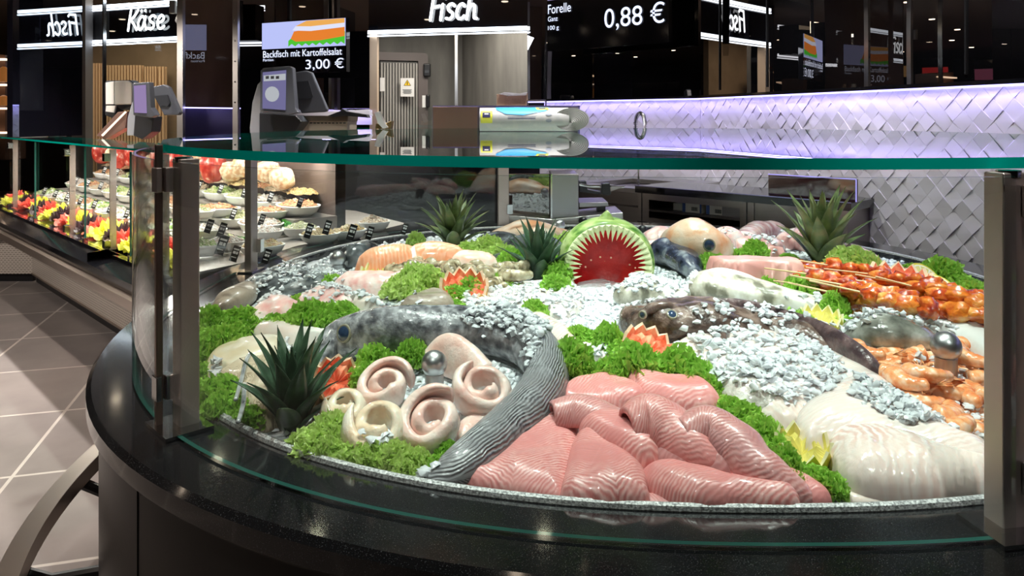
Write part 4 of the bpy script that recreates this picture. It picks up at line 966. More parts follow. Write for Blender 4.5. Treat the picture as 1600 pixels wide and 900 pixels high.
# the coiled end, turned towards the viewer
def endpt(a, rr): return Vector((ex+.028*(1-0)+.062*math.cos(a)*rr*.95, -.062-.030*math.cos(a)*rr*.2, r_h+r_h*1.0*math.sin(a)*rr))
gl = [Mat('roll_layer_light', (.50, .50, .49), .5), Mat('roll_layer_dark', (.25, .25, .25), .5)]
cc = Vector((xb+.058, -.035, 0))
NL = 10
for i in range(NL, 0, -1):
    R0, R1 = i/NL, (i-.62)/NL
    ring_ = lambda rr, dy: [cc+Vector((.068*math.cos(2*PI*k/n)*rr+.0, dy-.01*math.cos(2*PI*k/n), r_h+r_h*rr*math.sin(2*PI*k/n)*(.97)-(1-rr)*.012)) for k in range(n)]
    A = ring_(R0, -.02); Bq = ring_(R1, -.02); Cq = ring_(R1, -.008)
    mb.add(A+Bq, [(k, (k+1) % n, n+(k+1) % n, n+k) for k in range(n)], 0); mb.add(Bq+Cq, [(k, (k+1) % n, n+(k+1) % n, n+k) for k in range(n)], 1)
    if i > 1:
        D = ring_((i-1)/NL, -.008); E2 = ring_((i-1)/NL, -.02); mb.add(Cq+D, [(k, (k+1) % n, n+(k+1) % n, n+k) for k in range(n)], 1); mb.add(D+E2, [(k, (k+1) % n, n+(k+1) % n, n+k) for k in range(n)], 0)
A = ring_(1, -.02) if False else [cc+Vector((.068*math.cos(2*PI*k/n), -.02-.01*math.cos(2*PI*k/n), r_h+r_h*math.sin(2*PI*k/n)*.97)) for k in range(n)]
Bk = [v+Vector((-.0, .085, 0)) for v in A]
mb.add(A+Bk, [(k, (k+1) % n, n+(k+1) % n, n+k) for k in range(n)], 0)
mb.build('coiled_end', gl, th, False)
bl = Mat('print_blue', (.05, .35, .75), .4); yl = Mat('print_yellow', (.75, .75, .08), .4); dk = Mat('print_dark', (.04, .04, .12), .4); wh = Mat('print_white', (.85, .85, .85), .4)
def patch(pts, m, name, lift=.0016):   # pts: (x, angle) over the sleeve
    V = []; m2 = 8; nx = len(pts)
    # pts as a polygon in (x, a): triangulate by fan around its middle, subdivided along the angle
    c = (sum(p[0] for p in pts)/nx, sum(p[1] for p in pts)/nx)
    mb = MB()
    for i in range(nx):
        a, b = pts[i], pts[(i+1) % nx]; K = 12; rows = []
        for r in range(K+1):
            t = r/K; rows.append([(c[0]+(a[0]-c[0])*t+((b[0]-a[0])*t)*s/K, c[1]+(a[1]-c[1])*t+((b[1]-a[1])*t)*s/K) for s in range(K+1)])
        V = [rollpt(q[1], q[0], 1+lift/.046) for row in rows for q in row]; w_ = K+1
        mb.add(V, [(r*w_+s, r*w_+s+1, (r+1)*w_+s+1, (r+1)*w_+s) for r in range(K) for s in range(K)])
    return mb.build(name, m, th)
patch([(xa+.06, 1.5), (xa+.065, .9), (xa+.10, .45), (xa+.17, .35), (xb-.04, .75), (xb-.02, 1.5)], bl, 'blue_band')
patch([(xa+.005, .75), (xa+.005, -.3), (xa+.05, -.3), (xa+.05, .75)], yl, 'yellow_label', .0024)
patch([(xa+.012, .6), (xa+.012, .15), (xa+.042, .15), (xa+.042, .6)], dk, 'dark_mark', .003)
patch([(xa+.02, .5), (xa+.02, .4), (xa+.035, .4), (xa+.035, .5)], wh, 'pale_mark', .0036)
patch([(xb-.08, 1.3), (xb-.075, .9), (xb-.03, .9), (xb-.03, 1.3)], yl, 'yellow_label', .0024)
patch([(xb-.07, 1.2), (xb-.066, 1.0), (xb-.04, 1.0), (xb-.04, 1.2)], dk, 'dark_mark', .003)
for q, aa in enumerate((.22, .08)): patch([(xa+.11, aa), (xa+.11, aa-.05), (xb-.08, aa-.05), (xb-.08, aa)], dk, 'text_line')
for aa in (.45, -.1): patch([(xb-.03+.012*math.cos(t), aa+.16*math.sin(t)) for t in np.linspace(0, 2*PI, 9)[:-1]], Mat('print_grey', (.3, .33, .4), .5), 'round_symbol')
# steel column and wrapping machine behind the fish
th = thing('wrapping_machine', 'steel wrapping machine with a tall box and black roller handle behind the fish', 'machine', PY(860, 352, 4.12))
stl = Mat('machine_steel', (.34, .33, .34), .3, 1, bump=(50, .15, .001, (1, 1, .05))); 
xp(th, [(862, 272), (904, 272), (904, 342), (862, 344)], 4.05, .3, stl, 'box', .003)
xp(th, [(790, 272), (861, 272), (861, 344), (840, 343), (790, 335)], 4.12, .04, Mirror('machine_window', (.05, .03, .025), .25, rough=.02), 'window')
xp(th, [(860.5, 272), (863, 272), (863, 344), (860.5, 344)], 4.03, .02, chrome, 'bright_edge')
xp(th, [(790, 336), (863, 343), (973, 332), (974, 346), (863, 356), (790, 351)], 4.0, .3, steel, 'base', .002)
xp(th, [(905, 317), (950, 316), (951, 322), (905, 324)], 4.1, .25, stl, 'upper_tray', .002); xp(th, [(933, 322), (946, 322), (946, 334), (934, 336)], 4.12, .06, black, 'tray_foot')
q = [PY(x, y, 4.02)-Vector(th.location) for x, y in ((905, 288), (920, 291), (945, 291), (975, 292))]
MB().tube(q, .008, 10).build('arm', chrome, th, True)
xp(th, [(941, 287), (953, 286), (955, 304), (949, 306), (940, 303)], 3.96, .06, black, 'handle_grip', .005)
xp(th, [(905, 284), (916, 283), (918, 296), (940, 300), (940, 304), (905, 300)], 4.1, .08, slate2, 'arm_housing', .004)
xp(th, [(950, 303), (955, 291), (979, 290), (955, 299)], 4.0, .05, stl, 'blade_tray')
# steel workbench with an open shelf, joined at an angle to the tiled wall
wa = PZ(997, 290, .95); WA = Vector((wa.x, wa.y)); WC = Vector((1.655, 3.68)); t = (WC-WA).normalized(); n = Vector((-t.y, t.x))
LW = (WC-WA).length
th = thing('steel_workbench', 'steel workbench with black worktop and open shelf behind the iced fish', 'workbench', (WA.x, WA.y, 0), math.atan2(t.y, t.x))
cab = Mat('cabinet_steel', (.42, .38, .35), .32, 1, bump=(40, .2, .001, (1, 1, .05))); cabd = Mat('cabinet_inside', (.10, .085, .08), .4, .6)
def fx(px): # distance along the front plane for a pixel column
    d = (px-800)/F; return (d*WA.y-WA.x)/(t.x-d*t.y)
def fz(px, py):
    s = fx(px); Y = WA.y+t.y*s; return CH+(HZ-py)/F*Y
s1, s2, s3 = fx(1014), fx(1156), fx(1178); zt, zb = fz(1014, 296), fz(1014, 340)
DP = .42
mb = MB(); mb.box((s1/2, DP/2, .455), (s1, DP, .91)); mb.box(((s2+s3)/2, DP/2, .455), (s3-s2, DP, .91)); mb.box(((s1+s2)/2, DP/2, zb/2), (s2-s1, DP, zb)); mb.box(((s1+s2)/2, DP/2, (.91+.87)/2), (s2-s1, DP, .04)); 
mb.build('frame', cab, th)
MB().box(((s1+s2)/2, DP-.01, .7), (s2-s1, .02, .4)).build('back', cabd, th)
MB().box(((s1+s2)/2, .2, zb+.045), (s2-s1, .4, .012)).build('shelf', cabd, th)
bevel(MB().box(((s3+LW)/2, DP/2+.0, .455), (LW-s3-.004, DP, .91)).build('door_panel', Mat('panel_steel', (.36, .32, .30), .35, 1, bump=(8, .4, .004, (1, 1, .2))), th), .003)
MB().box((LW/2+.01, DP/2-.01, .93), (LW+.03, DP+.03, .04)).build('worktop', granite, th)
MB().box((LW/2+.01, -.028, .952), (LW+.03, .004, .004)).build('worktop_edge', Mat('edge_violet', (.4, .38, .7), .2, .5), th)
MB().box((LW/2, -.006, zb-.03), (LW, .004, .006)).build('lower_seam', slate2, th)
for px in (1003, 1167): MB().box((fx(px), -.002, .7), (.004, .004, .42)).build('frame_seam', slate2, th)
# rear shelf upstand (dark glass screen over the bench)
def bench(px, dpt, z):  # plan place above the bench for a column
    s = fx(px); p = WA+t*s+n*dpt; return (p.x, p.y, z)
zs = zb+.052; ra = math.atan2(t.y, t.x)
blu = Mat('box_blue', (.06, .12, .38), .5); bx = Mat('carton_white', (.72, .70, .66), .5)
def gbox(px, w_, h, dp, lab, dps=.09):
    th = thing('tissue_box', lab, 'box', bench(px, dps, zs), ra, 'boxes on the bench shelf')
    MB().box((0, 0, h/2), (w_, dp, h)).build('carton', bx, th); MB().box((-w_/2+.012, -dp/2-.001, h/2), (.02, .002, h)).build('blue_edge', blu, th)
    MB().box((w_/2-.006, -dp/2-.001, h/2), (.01, .002, h)).build('blue_edge', blu, th)
    mb = MB()
    for q in range(7): mb.box((.0+q*.006, -dp/2-.001, .022), (.0025+(q % 2)*.001, .002, .022))
    mb.build('barcode', slate2, th)
    mb = MB()
    for q in range(2): mb.box((-.02, -dp/2-.001, h*.8-q*.012), (.05-.02*q, .002, .004))
    mb.build('print_lines', Mat('print_faint', (.45, .48, .55), .5), th)
    mb = MB(); rnd = random.Random(int(px))
    for q in range(6): mb.add([(-w_*.35+q*w_*.12, -.01, h), (-w_*.35+(q+1.4)*w_*.12, .0, h), (-w_*.3+(q+.6)*w_*.12, .02*rnd.random(), h+.03+.015*rnd.random()), (-w_*.35+q*w_*.12, .03, h)], [(0, 1, 2), (1, 3, 2), (3, 0, 2), (0, 3, 1)])
    mb.build('tissue', paper, th)
gbox(1075, .13, .088, .10, 'white and blue tissue box, left one on the bench shelf')
gbox(1112, .12, .088, .10, 'white and blue tissue box, middle one on the bench shelf')
th = thing('paper_stack', 'stack of grey paper sheets at the right end of the bench shelf', 'paper stack', bench(1139, .09, zs), ra)
MB().box((0, 0, .035), (.12, .12, .07)).build('sheets', Mat('grey_paper_edge', (.30, .28, .30), .6, bump=(200, 1, .002, (.02, .02, 1))), th); MB().box((0, 0, .072), (.12, .12, .004)).build('top_sheet', paper, th)
th = thing('paper_pack', 'tilted pack of white labels left of the tissue boxes', 'pack', bench(1052, .10, zs), ra)
MB().box((0, 0, .055), (.07, .02, .10), 0, -.2, ry=.25).build('pack', paper, th); MB().box((-.01, 0, .02), (.08, .05, .04)).build('tray', Mat('tray_white', (.5, .5, .48), .3), th)
# sink unit to the left of it
th = thing('sink_unit', 'stainless steel sink unit with drawers left of the workbench', 'sink', (WA.x, WA.y, 0), ra)
MB().box((-.36, .55, .44), (.70, .8, .88)).build('cabinet', cab, th)
mb = MB(); z = .90; x0_, x1_, y0_, y1_ = -.72, .0, .13, .97; bx0, bx1, by0, by1 = -.60, -.12, .25, .75
mb.box(((x0_+bx0)/2, .55, z), (bx0-x0_, .84, .03)); mb.box(((x1_+bx1)/2, .55, z), (x1_-bx1, .84, .03)); mb.box(((bx0+bx1)/2, (y0_+by0)/2, z), (bx1-bx0, by0-y0_, .03)); mb.box(((bx0+bx1)/2, (y1_+by1)/2, z), (bx1-bx0, y1_-by1, .03))
mb.build('sink_top', steel, th)
MB().box(((bx0+bx1)/2, .5, .78), (bx1-bx0+.01, .5, .01)).build('basin_floor', steel, th)
for z in (.62, .80): MB().box((-.36, .145, z), (.66, .008, .012)).build('drawer_handle', chrome, th)
pf = PY(998, 205, 5.0); th = thing('spring_tap', 'steel spring hose tap curving over the sink', 'tap', (pf.x, pf.y, .9))
P = [(0, 0, 0), (0, 0, .2), (-.02, 0, .35), (-.022, 0, .42)]+[(-.022+.032*(1-math.cos(a)), 0, .42+.075*math.sin(a)) for a in np.linspace(.2, PI, 10)]+[(.042, 0, .36)]
mb = MB().tube(P, .007, 10); Q = crom(P[2:], 8)
for i in range(0, len(Q)-1):
    p = Q[i]; d = (Q[min(i+1, len(Q)-1)]-Q[max(0, i-1)]).normalized(); u = d.cross(Vector((0, 1, 0))).normalized(); v = Vector((0, 1, 0))
    if i % 2 == 0: mb.tube([p+(u*math.cos(a)+v*math.sin(a))*.012 for a in np.linspace(0, 2*PI, 13)[:-1]], .0025, 5, closed=True)
mb.build('hose', chrome, th, True)
MB().tube([(.042, 0, .36), (.042, 0, .28)], .011, 10).build('spray_head', chrome, th, True)
# red meat display glimpsed at the right end of the bench: dark glass screen with violet edge
th = thing('glass_screen', 'dark glass screen with violet edges standing on the right end of the workbench', 'glass screen', (*bench(1280, .05, .95)[:2], .951), ra)
sa, sb = fx(1195)-fx(1280), fx(1333)-fx(1280)
MB().box(((sa+sb)/2, 0, .055), (sb-sa, .02, .11)).build('pane', Mirror('dark_red_glass', (.05, .012, .012), .12, rough=.05), th)
mb = MB(); mb.box(((sa+sb)/2, -.012, .112), (sb-sa, .004, .005)); mb.box((sb, -.012, .055), (.005, .004, .11)); mb.build('lit_edge', Emit('edge_lit_violet', (.4, .36, .9), 1.2), th)
# ---------------------------------------------------------------- the fish bed
def ice_mat():
    m = bpy.data.materials.new('crushed_ice'); m.use_nodes = True; nt = m.node_tree; nt.nodes.clear()
    d = N(nt, 'ShaderNodeBsdfDiffuse'); d.inputs[0].default_value = (.90, .93, .96, 1); t = N(nt, 'ShaderNodeBsdfTranslucent'); t.inputs[0].default_value = (.92, .95, .98, 1)
    g = N(nt, 'ShaderNodeBsdfGlossy'); g.inputs['Roughness'].default_value = .08; r = N(nt, 'ShaderNodeBsdfRefraction'); r.inputs['IOR'].default_value = 1.2; r.inputs['Roughness'].default_value = .05
    lw = N(nt, 'ShaderNodeLayerWeight'); lw.inputs[0].default_value = .5; f = math_n(nt, 'MULTIPLY_ADD', math_n(nt, 'POWER', lw.outputs['Facing'], 3.0), .5, .12)
    prev = d.outputs[0]
    for fac, sh in ((.12, t), (.16, r), (f, g)):
        mx = N(nt, 'ShaderNodeMixShader'); nt.links.new(prev, mx.inputs[1]); nt.links.new(sh.outputs[0], mx.inputs[2]); prev = mx.outputs[0]
        if isinstance(fac, float): mx.inputs[0].default_value = fac
        else: nt.links.new(fac, mx.inputs[0])
    o = N(nt, 'ShaderNodeOutputMaterial'); nt.links.new(prev, o.inputs[0]); return m
ice_m = ice_mat(); ice_base = Mat('ice_bed', (.80, .84, .88), .25, bump=(90, 1, .01), coat=.4)
# bed surface
nr, nt_ = 44, 150; V = []; 
for i in range(nr+1):
    k = i/nr
    for j in range(nt_):
        t = 2*PI*j/nt_; q = ell(t, -.112); x = ECX+(q.x-ECX)*k; y = ECY+(q.y-ECY)*k
        V.append((x, y, bed(x, y)-.004+.006*noise.noise(Vector((x*22, y*22, 0)))+.01*noise.noise(Vector((x*7, y*7, 3)))*min(1, (1-k)*8)))
Fc = [(i*nt_+j, (i+1)*nt_+j, (i+1)*nt_+(j+1) % nt_, i*nt_+(j+1) % nt_) for i in range(nr) for j in range(nt_)]
n0 = len(V); V += [(v[0], v[1], .70) for v in V[nr*nt_:(nr+1)*nt_]]
Fc += [(nr*nt_+j, n0+j, n0+(j+1) % nt_, nr*nt_+(j+1) % nt_) for j in range(nt_)]+[tuple(n0+j for j in range(nt_))]
o = mk('ice_bed', V, [tuple(reversed(f)) for f in Fc], ice_base, food=True); tag(o, 'bed of packed crushed ice filling the round fish counter', 'ice', kind='stuff')

def inpoly(x, y, P):
    c = False; n = len(P); j = n-1
    for i in range(n):
        if (P[i][1] > y) != (P[j][1] > y) and x < (P[j][0]-P[i][0])*(y-P[i][1])/(P[j][1]-P[i][1])+P[i][0]: c = not c
        j = i
    return c
def slab(name, label, cat, pts, h, m, w=.03, base=0, nz=.004, ns=18, ax=None, group=None, parent=None, sp=None, edge=.004, ridge=None, k=.35, smooth=True, curl=0):
    """a solid piece whose plan outline is known; rounded edges, uneven top, flat underside on what it lies on"""
    seedw = len(label or name)
    ylo, yhi = min(q[1] for q in pts), max(q[1] for q in pts)
    W3 = [B(x, y, base+h*(.12+(k*2-.12)*((yhi-y)/(yhi-ylo))**.8)) for x, y in pts]
    poly = [Vector((p.x, p.y, 0)) for p in W3]
    peri = sum((poly[i]-poly[i-1]).length for i in range(len(poly)))
    Ym = sum(p.y for p in poly)/len(poly)
    sp = sp or max(.0045, min(.012, .0042*Ym)); 
    den = crom(poly, 8, True) if smooth else sum(([poly[i]+(poly[(i+1) % len(poly)]-poly[i])*t/8 for t in range(8)] for i in range(len(poly))), [])
    bd = [den[0]]
    for p in den[1:]:
        if (p-bd[-1]).length > sp*.9: bd.append(p)
    if (bd[-1]-bd[0]).length < sp*.5: bd.pop()
    P2_ = [(p.x, p.y) for p in bd]; xs = [p[0] for p in P2_]; ys = [p[1] for p in P2_]
    pin = []
    A = np.array(P2_); Bn = np.roll(A, -1, 0); D = Bn-A; LL = (D**2).sum(1)+1e-12
    def dist(x, y):
        t = np.clip(((x-A[:, 0])*D[:, 0]+(y-A[:, 1])*D[:, 1])/LL, 0, 1)
        return float(np.sqrt(((A[:, 0]+t*D[:, 0]-x)**2+(A[:, 1]+t*D[:, 1]-y)**2).min()))
    y = min(ys); r = 0
    while y < max(ys):
        x = min(xs)+(r % 2)*sp/2
        while x < max(xs):
            if inpoly(x, y, P2_) and dist(x, y) > sp*.55: pin.append((x, y))
            x += sp
        y += sp*.87; r += 1
    vs, es, fs, ov, _, _ = delaunay_2d_cdt([Vector(p) for p in P2_+pin], [], [list(range(len(P2_)))], 1, 1e-6)
    V = []; n = len(vs); UV = []
    if ax: a0, a1 = B(*ax[0]), B(*ax[1])
    else:
        a0 = poly[0]; a1 = max(poly, key=lambda p: (p-poly[0]).length)
    a0 = Vector((a0.x, a0.y)); du = (Vector((a1.x, a1.y))-a0); Lu = du.length; du /= Lu; dv = Vector((-du.y, du.x))
    sd = seedw*1.7
    for v in vs:
        d = dist(v.x, v.y); q = min(1, d/w); hh = edge+(h-edge)*math.sqrt(max(0, 1-(1-q)**2))
        u_ = (v-a0).dot(du); v_ = (v-a0).dot(dv)
        if ridge: hh += ridge*max(0, 1-abs(v_)/.03)*q
        hh += nz*q*(noise.noise(Vector((v.x*ns, v.y*ns, sd)))+.5*noise.noise(Vector((v.x*ns*2.3, v.y*ns*2.3, sd))))
        if curl: hh += curl*max(0, 1-d/.012)*max(0, noise.noise(Vector((v.x*9, v.y*9, sd+4)))+.3)
        V.append((v.x, v.y, bed(v.x, v.y)+base+hh)); UV.append((u_, v_))
    for v in vs:
        V.append((v.x, v.y, bed(v.x, v.y)+base-.002)); UV.append(((v-a0).dot(du), (v-a0).dot(dv)))
    Fc = []; ec = {}
    for f in fs:
        a, b, c = f; ar = (vs[b]-vs[a]).cross(vs[c]-vs[a]); f = (a, b, c) if ar > 0 else (a, c, b)
        Fc.append(f); Fc.append((f[0]+n, f[2]+n, f[1]+n))
        for i in range(3): ec[(f[i], f[(i+1) % 3])] = 1
    for (a, b) in ec:
        if (b, a) not in ec: Fc.append((b, a, a+n, b+n))
    o = mk(name, V, Fc, m, parent, True, UV, food=True)
    return tag(o, label, cat, group)
def loft(name, label, cat, pts, m, group=None, parent=None, nseg=22, sub=6, pw=1.0, base=0, nz=.0, ns=14, lean=None, food=True, world=False, mats=None, mfun=None):
    """long body: pts = (px, py, half width m, height m)"""
    W4 = []
    for q in pts:
        if world: p = Vector(q[0]); w_, h_ = q[1], q[2]
        else: w_, h_ = q[2], q[3]; p = B(q[0], q[1], base+h_*.5); p.z = bed(p.x, p.y)+base
        W4.append(np.array([p.x, p.y, p.z, w_, h_]))
    R = crom(W4, sub); V = []; UV = []; L = 0; m_ = len(R)
    for i, r in enumerate(R):
        a = R[max(i-1, 0)]; b = R[min(i+1, m_-1)]; t = Vector((b[0]-a[0], b[1]-a[1], 0)).normalized(); n = Vector((-t.y, t.x, 0))
        if i: L += math.hypot(r[0]-R[i-1][0], r[1]-R[i-1][1])
        w_, h_ = max(.001, r[3]), max(.001, r[4])
        for k in range(nseg):
            th_ = 2*PI*k/nseg; c, s = math.cos(th_), math.sin(th_)
            cx = math.copysign(abs(c)**pw, c); z = h_*.5*(1+math.copysign(abs(s)**.8, s))
            off = w_*cx+(lean*(z/h_-.5)*w_ if lean else 0)
            p = Vector((r[0], r[1], r[2]))+n*off+Vector((0, 0, z))
            if nz: p += Vector((0, 0, 1))*nz*noise.noise(p*ns)*min(1, z/h_*2)+n*nz*noise.noise(p*ns+Vector((9, 0, 0)))*.6
            V.append(p); UV.append((L, (k/nseg)*2*(w_+h_)))
    Fc = [(i*nseg+k, i*nseg+(k+1) % nseg, (i+1)*nseg+(k+1) % nseg, (i+1)*nseg+k) for i in range(m_-1) for k in range(nseg)]
    Fc += [tuple(reversed(range(nseg))), tuple(range((m_-1)*nseg, m_*nseg))]
    Fc = [tuple(reversed(f)) for f in Fc]
    M = None
    if mfun: M = [mfun((i//nseg)/(m_-1), i % nseg) for i in range((m_-1)*nseg)]+[mfun(0, 0), mfun(1, 0)]
    o = mk(name, V, Fc, m, parent, True, UV, food=food, mats=M)
    return tag(o, label, cat, group)

# ---- materials of the fish
pinkm = Flesh('pink_fillet', (.60, .19, .18), (.80, .46, .43), 140, .75, .35, .35, .15, (.64, .24, .23), .13, .3, sharp=.9, blots=9)
pinkd = Flesh('pink_fillet_dark', (.50, .17, .16), (.72, .40, .38), 145, .6, .35, .32, .15, (.52, .24, .24), .15, .3, sharp=.9, blots=12)
whitem = Flesh('white_fillet', (.76, .60, .54), (.82, .74, .69), 70, 1.1, .5, .22, .15, (.78, .68, .63), .16, .5, sharp=1.0, blots=7)
whitek = Flesh('loin_fillet', (.70, .47, .41), (.84, .78, .74), 60, .35, .6, .2, .15, (.78, .66, .60), .3, .55, sharp=.7, blots=8)  # muscle lines, with glossy white highlights painted in by stronger colour contrast
plainw = Mat('pearl_white_fillet', (.84, .78, .74), .3, sss=.15, coat=.3, nz=([(.35, (.68, .56, .50)), (.65, (.80, .77, .73))], 9, 4), bump=(30, .5, .004))
rollm = Mat('rolled_fillet', (.85, .68, .6), .3, sss=.2, coat=.4, nz=([(.35, (.80, .50, .43)), (.62, (.86, .74, .67))], 18, 5), bump=(110, .6, .003))
rollc = Mat('cream_rolled_fillet', (.85, .75, .6), .3, sss=.2, coat=.4, nz=([(.35, (.78, .60, .42)), (.62, (.85, .77, .64))], 18, 5), bump=(110, .6, .003))
paleP = Mat('pale_pink_flesh', (.85, .6, .56), .28, sss=.2, coat=.4, nz=([(.36, (.80, .38, .36)), (.52, (.87, .64, .60)), (.68, (.88, .80, .77))], 22, 5), bump=(40, .6, .005))
greyf = Mat('grey_fish_skin', (.15, .15, .16), .22, coat=.6, nz=([(.32, (.05, .05, .06)), (.5, (.20, .20, .215)), (.66, (.42, .42, .44))], 42, 8), bump=(55, .7, .006))
finm = Flesh('striped_fin', (.05, .05, .055), (.42, .43, .45), 190, 0, .35, .3, 0, (.24, .24, .25), .6, .4, along=True, sharp=.5, blots=14, jit=.5)
monk = Mat('brown_monkfish_skin', (.06, .035, .03), .25, coat=.5, nz=([(.3, (.03, .018, .016)), (.5, (.11, .068, .055)), (.68, (.26, .18, .15))], 32, 6), bump=(48, .8, .008))
monkb = Mat('monkfish_back_edge', (.09, .05, .055), .3, coat=.4, nz=([(.4, (.05, .03, .035)), (.65, (.16, .10, .10))], 30, 5), bump=(60, .8, .006))
skinc = Flesh('cod_skin', (.24, .18, .11), (.62, .52, .38), 95, 1.5, 3.5, .3, .05, (.60, .50, .36), .3, .4, sharp=1.1, blots=9)
creamf = Mat('cream_fillet', (.8, .72, .56), .3, sss=.1, coat=.4, nz=([(.35, (.66, .55, .36)), (.65, (.86, .80, .68))], 11, 4), bump=(35, .5, .003))
silver = Mat('silver_fish_skin', (.3, .32, .33), .2, .3, coat=.6, nz=([(.35, (.06, .07, .08)), (.5, (.28, .30, .31)), (.66, (.60, .62, .62))], 14, 4, (1, 1, 3)))
darkf = Mat('dark_fish_skin', (.06, .065, .07), .2, coat=.7, nz=([(.35, (.02, .022, .025)), (.55, (.12, .13, .14)), (.7, (.32, .34, .36))], 16, 5), bump=(60, .5, .004))
brownf = Mat('brown_fish_skin', (.25, .2, .15), .35, coat=.4, nz=([(.35, (.16, .12, .09)), (.6, (.36, .29, .23))], 14, 6, (1, 3, 1)), bump=(60, .6, .004))
salm = Flesh('salmon_fillet', (.90, .34, .17), (.93, .50, .33), 60, .9, .5, .3, .15, None, .2, .35, sharp=1)
salp = Mat('salmon_belly', (.9, .62, .52), .3, sss=.15, coat=.3, nz=([(.4, (.88, .50, .38)), (.6, (.90, .74, .66))], 20, 3))
tunam = Mat('pink_tuna_flesh', (.68, .33, .30), .35, sss=.15, coat=.2, nz=([(.35, (.60, .27, .25)), (.65, (.76, .44, .39))], 8, 4), bump=(20, .3, .004))
tunab = Mat('blue_black_skin', (.02, .025, .06), .22, coat=.6, nz=([(.4, (.010, .012, .022)), (.55, (.05, .06, .11)), (.68, (.30, .33, .38))], 22, 5, (1, 1, 1)), bump=(90, .5, .004))
redf = Mat('redfish_skin', (.8, .4, .25), .3, coat=.4, nz=([(.35, (.80, .34, .16)), (.5, (.84, .56, .40)), (.68, (.88, .74, .64))], 13, 5), bump=(60, .5, .004))
marin = Mat('red_marinade', (.65, .10, .015), .15, sss=.05, coat=1, nz=([(.36, (.28, .018, .005)), (.52, (.62, .09, .012)), (.68, (.82, .30, .05))], 32, 4), bump=(55, .8, .008))
marin2 = Mat('orange_marinade', (.8, .3, .03), .2, sss=.05, coat=1, nz=([(.36, (.50, .07, .010)), (.52, (.80, .24, .03)), (.68, (.86, .50, .15))], 26, 4), bump=(55, .7, .008))
woodst = Mat('skewer_wood', (.80, .58, .32), .5)
eyew = Mat('fish_eye_ring', (.26, .24, .18), .25, coat=1); eyeb = Mat('fish_eye_pupil', (.025, .045, .09), .05, coat=1)
zand = Mat('zander_skin', (.7, .7, .66), .28, coat=.5, nz=([(.38, (.16, .15, .11)), (.48, (.48, .44, .36)), (.6, (.70, .68, .63))], 13, 5, (1.6, 1, 1)), bump=(70, .4, .003))
flatw = Mat('white_underside', (.76, .77, .76), .35, coat=.3, nz=([(.35, (.62, .62, .60)), (.6, (.82, .83, .82))], 7, 5), bump=(30, .3, .003))

# ---- folded pink fillets in front
PG = 'pink fillets heaped at the front rim'
def pf(label, pts, h, base, w=.03, m=None, ax=None, **k): return slab('pink_fish_fillet', label, 'fish fillet', pts, h, m or pinkm, w, base, .006, 16, ax, PG, ridge=.004, curl=.006, **k)
def arch(name, label, cat, pts, m, side=-1, group=None, th_=.009, phi0=.35, nsec=15, lipin=.012):
    """a fillet folded over itself: pts = (px, py, half width m, height m, base); one long side is lifted and shows the hollow below"""
    W5 = []
    for (x, y, w_, h_, b_) in pts:
        p = B(x, y, b_+h_*.6); W5.append(np.array([p.x, p.y, bed(p.x, p.y)+b_, w_, h_]))
    R = crom(W5, 7); V = []; UV = []; L = 0; mR = len(R); S = 2*nsec
    for i, r in enumerate(R):
        a = R[max(i-1, 0)]; b = R[min(i+1, mR-1)]; t = Vector((b[0]-a[0], b[1]-a[1], 0)).normalized(); n = Vector((-t.y, t.x, 0))*side
        if i: L += math.hypot(r[0]-R[i-1][0], r[1]-R[i-1][1])
        q = i/(mR-1); wob = .004*noise.noise(Vector((L*25, 0, len(label)*1.0)))
        out, inn = [], []
        for k in range(nsec):
            f = phi0+(PI-phi0)*k/(nsec-1)
            x = math.cos(f)*r[3]; z = math.sin(f)*r[4]+wob*2
            if k < 3: x -= lipin*(3-k)/3*.6; z -= .004*(3-k)
            nx, nz_ = math.cos(f), math.sin(f)
            bump_ = .002*noise.noise(Vector((L*40, f*3, len(label))))
            out.append((x+bump_, z, f)); inn.append((x-nx*th_, max(z-nz_*th_, .001), f))
        for (x, z, f) in out+inn[::-1]:
            V.append(Vector((r[0], r[1], r[2]))+n*x+Vector((0, 0, z))); UV.append((L, (f-PI/2)*r[3]*1.1))
    Fc = [(i*S+k, i*S+(k+1) % S, (i+1)*S+(k+1) % S, (i+1)*S+k) for i in range(mR-1) for k in range(S)]
    for i in (0, mR-1):
        for k in range(nsec-1):
            f = (i*S+k, i*S+k+1, i*S+S-2-k, i*S+S-1-k); Fc.append(f)
    o = mk(name, V, Fc, m, None, True, UV, food=True)
    bm = bmesh.new(); bm.from_mesh(o.data); bmesh.ops.recalc_face_normals(bm, faces=bm.faces); bm.to_mesh(o.data); bm.free()
    return tag(o, label, cat, group)
pf('small folded pink fillet at the back left of the heap beside the striped fin', [(868, 628), (880, 603), (918, 586), (958, 592), (985, 615), (975, 650), (930, 655), (885, 645)], .045, .0, ax=((868, 628), (985, 620)))
pf('pink fillet lying under the folded ones in the middle back', [(905, 600), (935, 580), (985, 592), (1010, 615), (1000, 640), (940, 640)], .035, .012, ax=((905, 600), (1010, 620)))
pf('pale pink fillet at the back of the heap against the lettuce', [(975, 592), (985, 578), (1040, 588), (1095, 597), (1128, 630), (1125, 655), (1060, 655), (1000, 625)], .05, .0, ax=((975, 585), (1128, 650)))
pf('largest pink fillet at the front left corner of the heap', [(712, 752), (707, 736), (722, 724), (745, 735), (775, 705), (805, 660), (835, 632), (870, 630), (905, 655), (905, 700), (895, 750), (882, 792), (840, 785), (790, 772), (745, 762)], .04, .0, w=.05, ax=((830, 632), (800, 780)))
arch('pink_fish_fillet', 'folded pink fillet showing its raw inner side at the back left', 'fish fillet', [(862, 640, .03, .035, .03), (900, 632, .04, .042, .03), (950, 645, .04, .038, .03), (985, 672, .028, .028, .025)], pinkd, 1, PG)
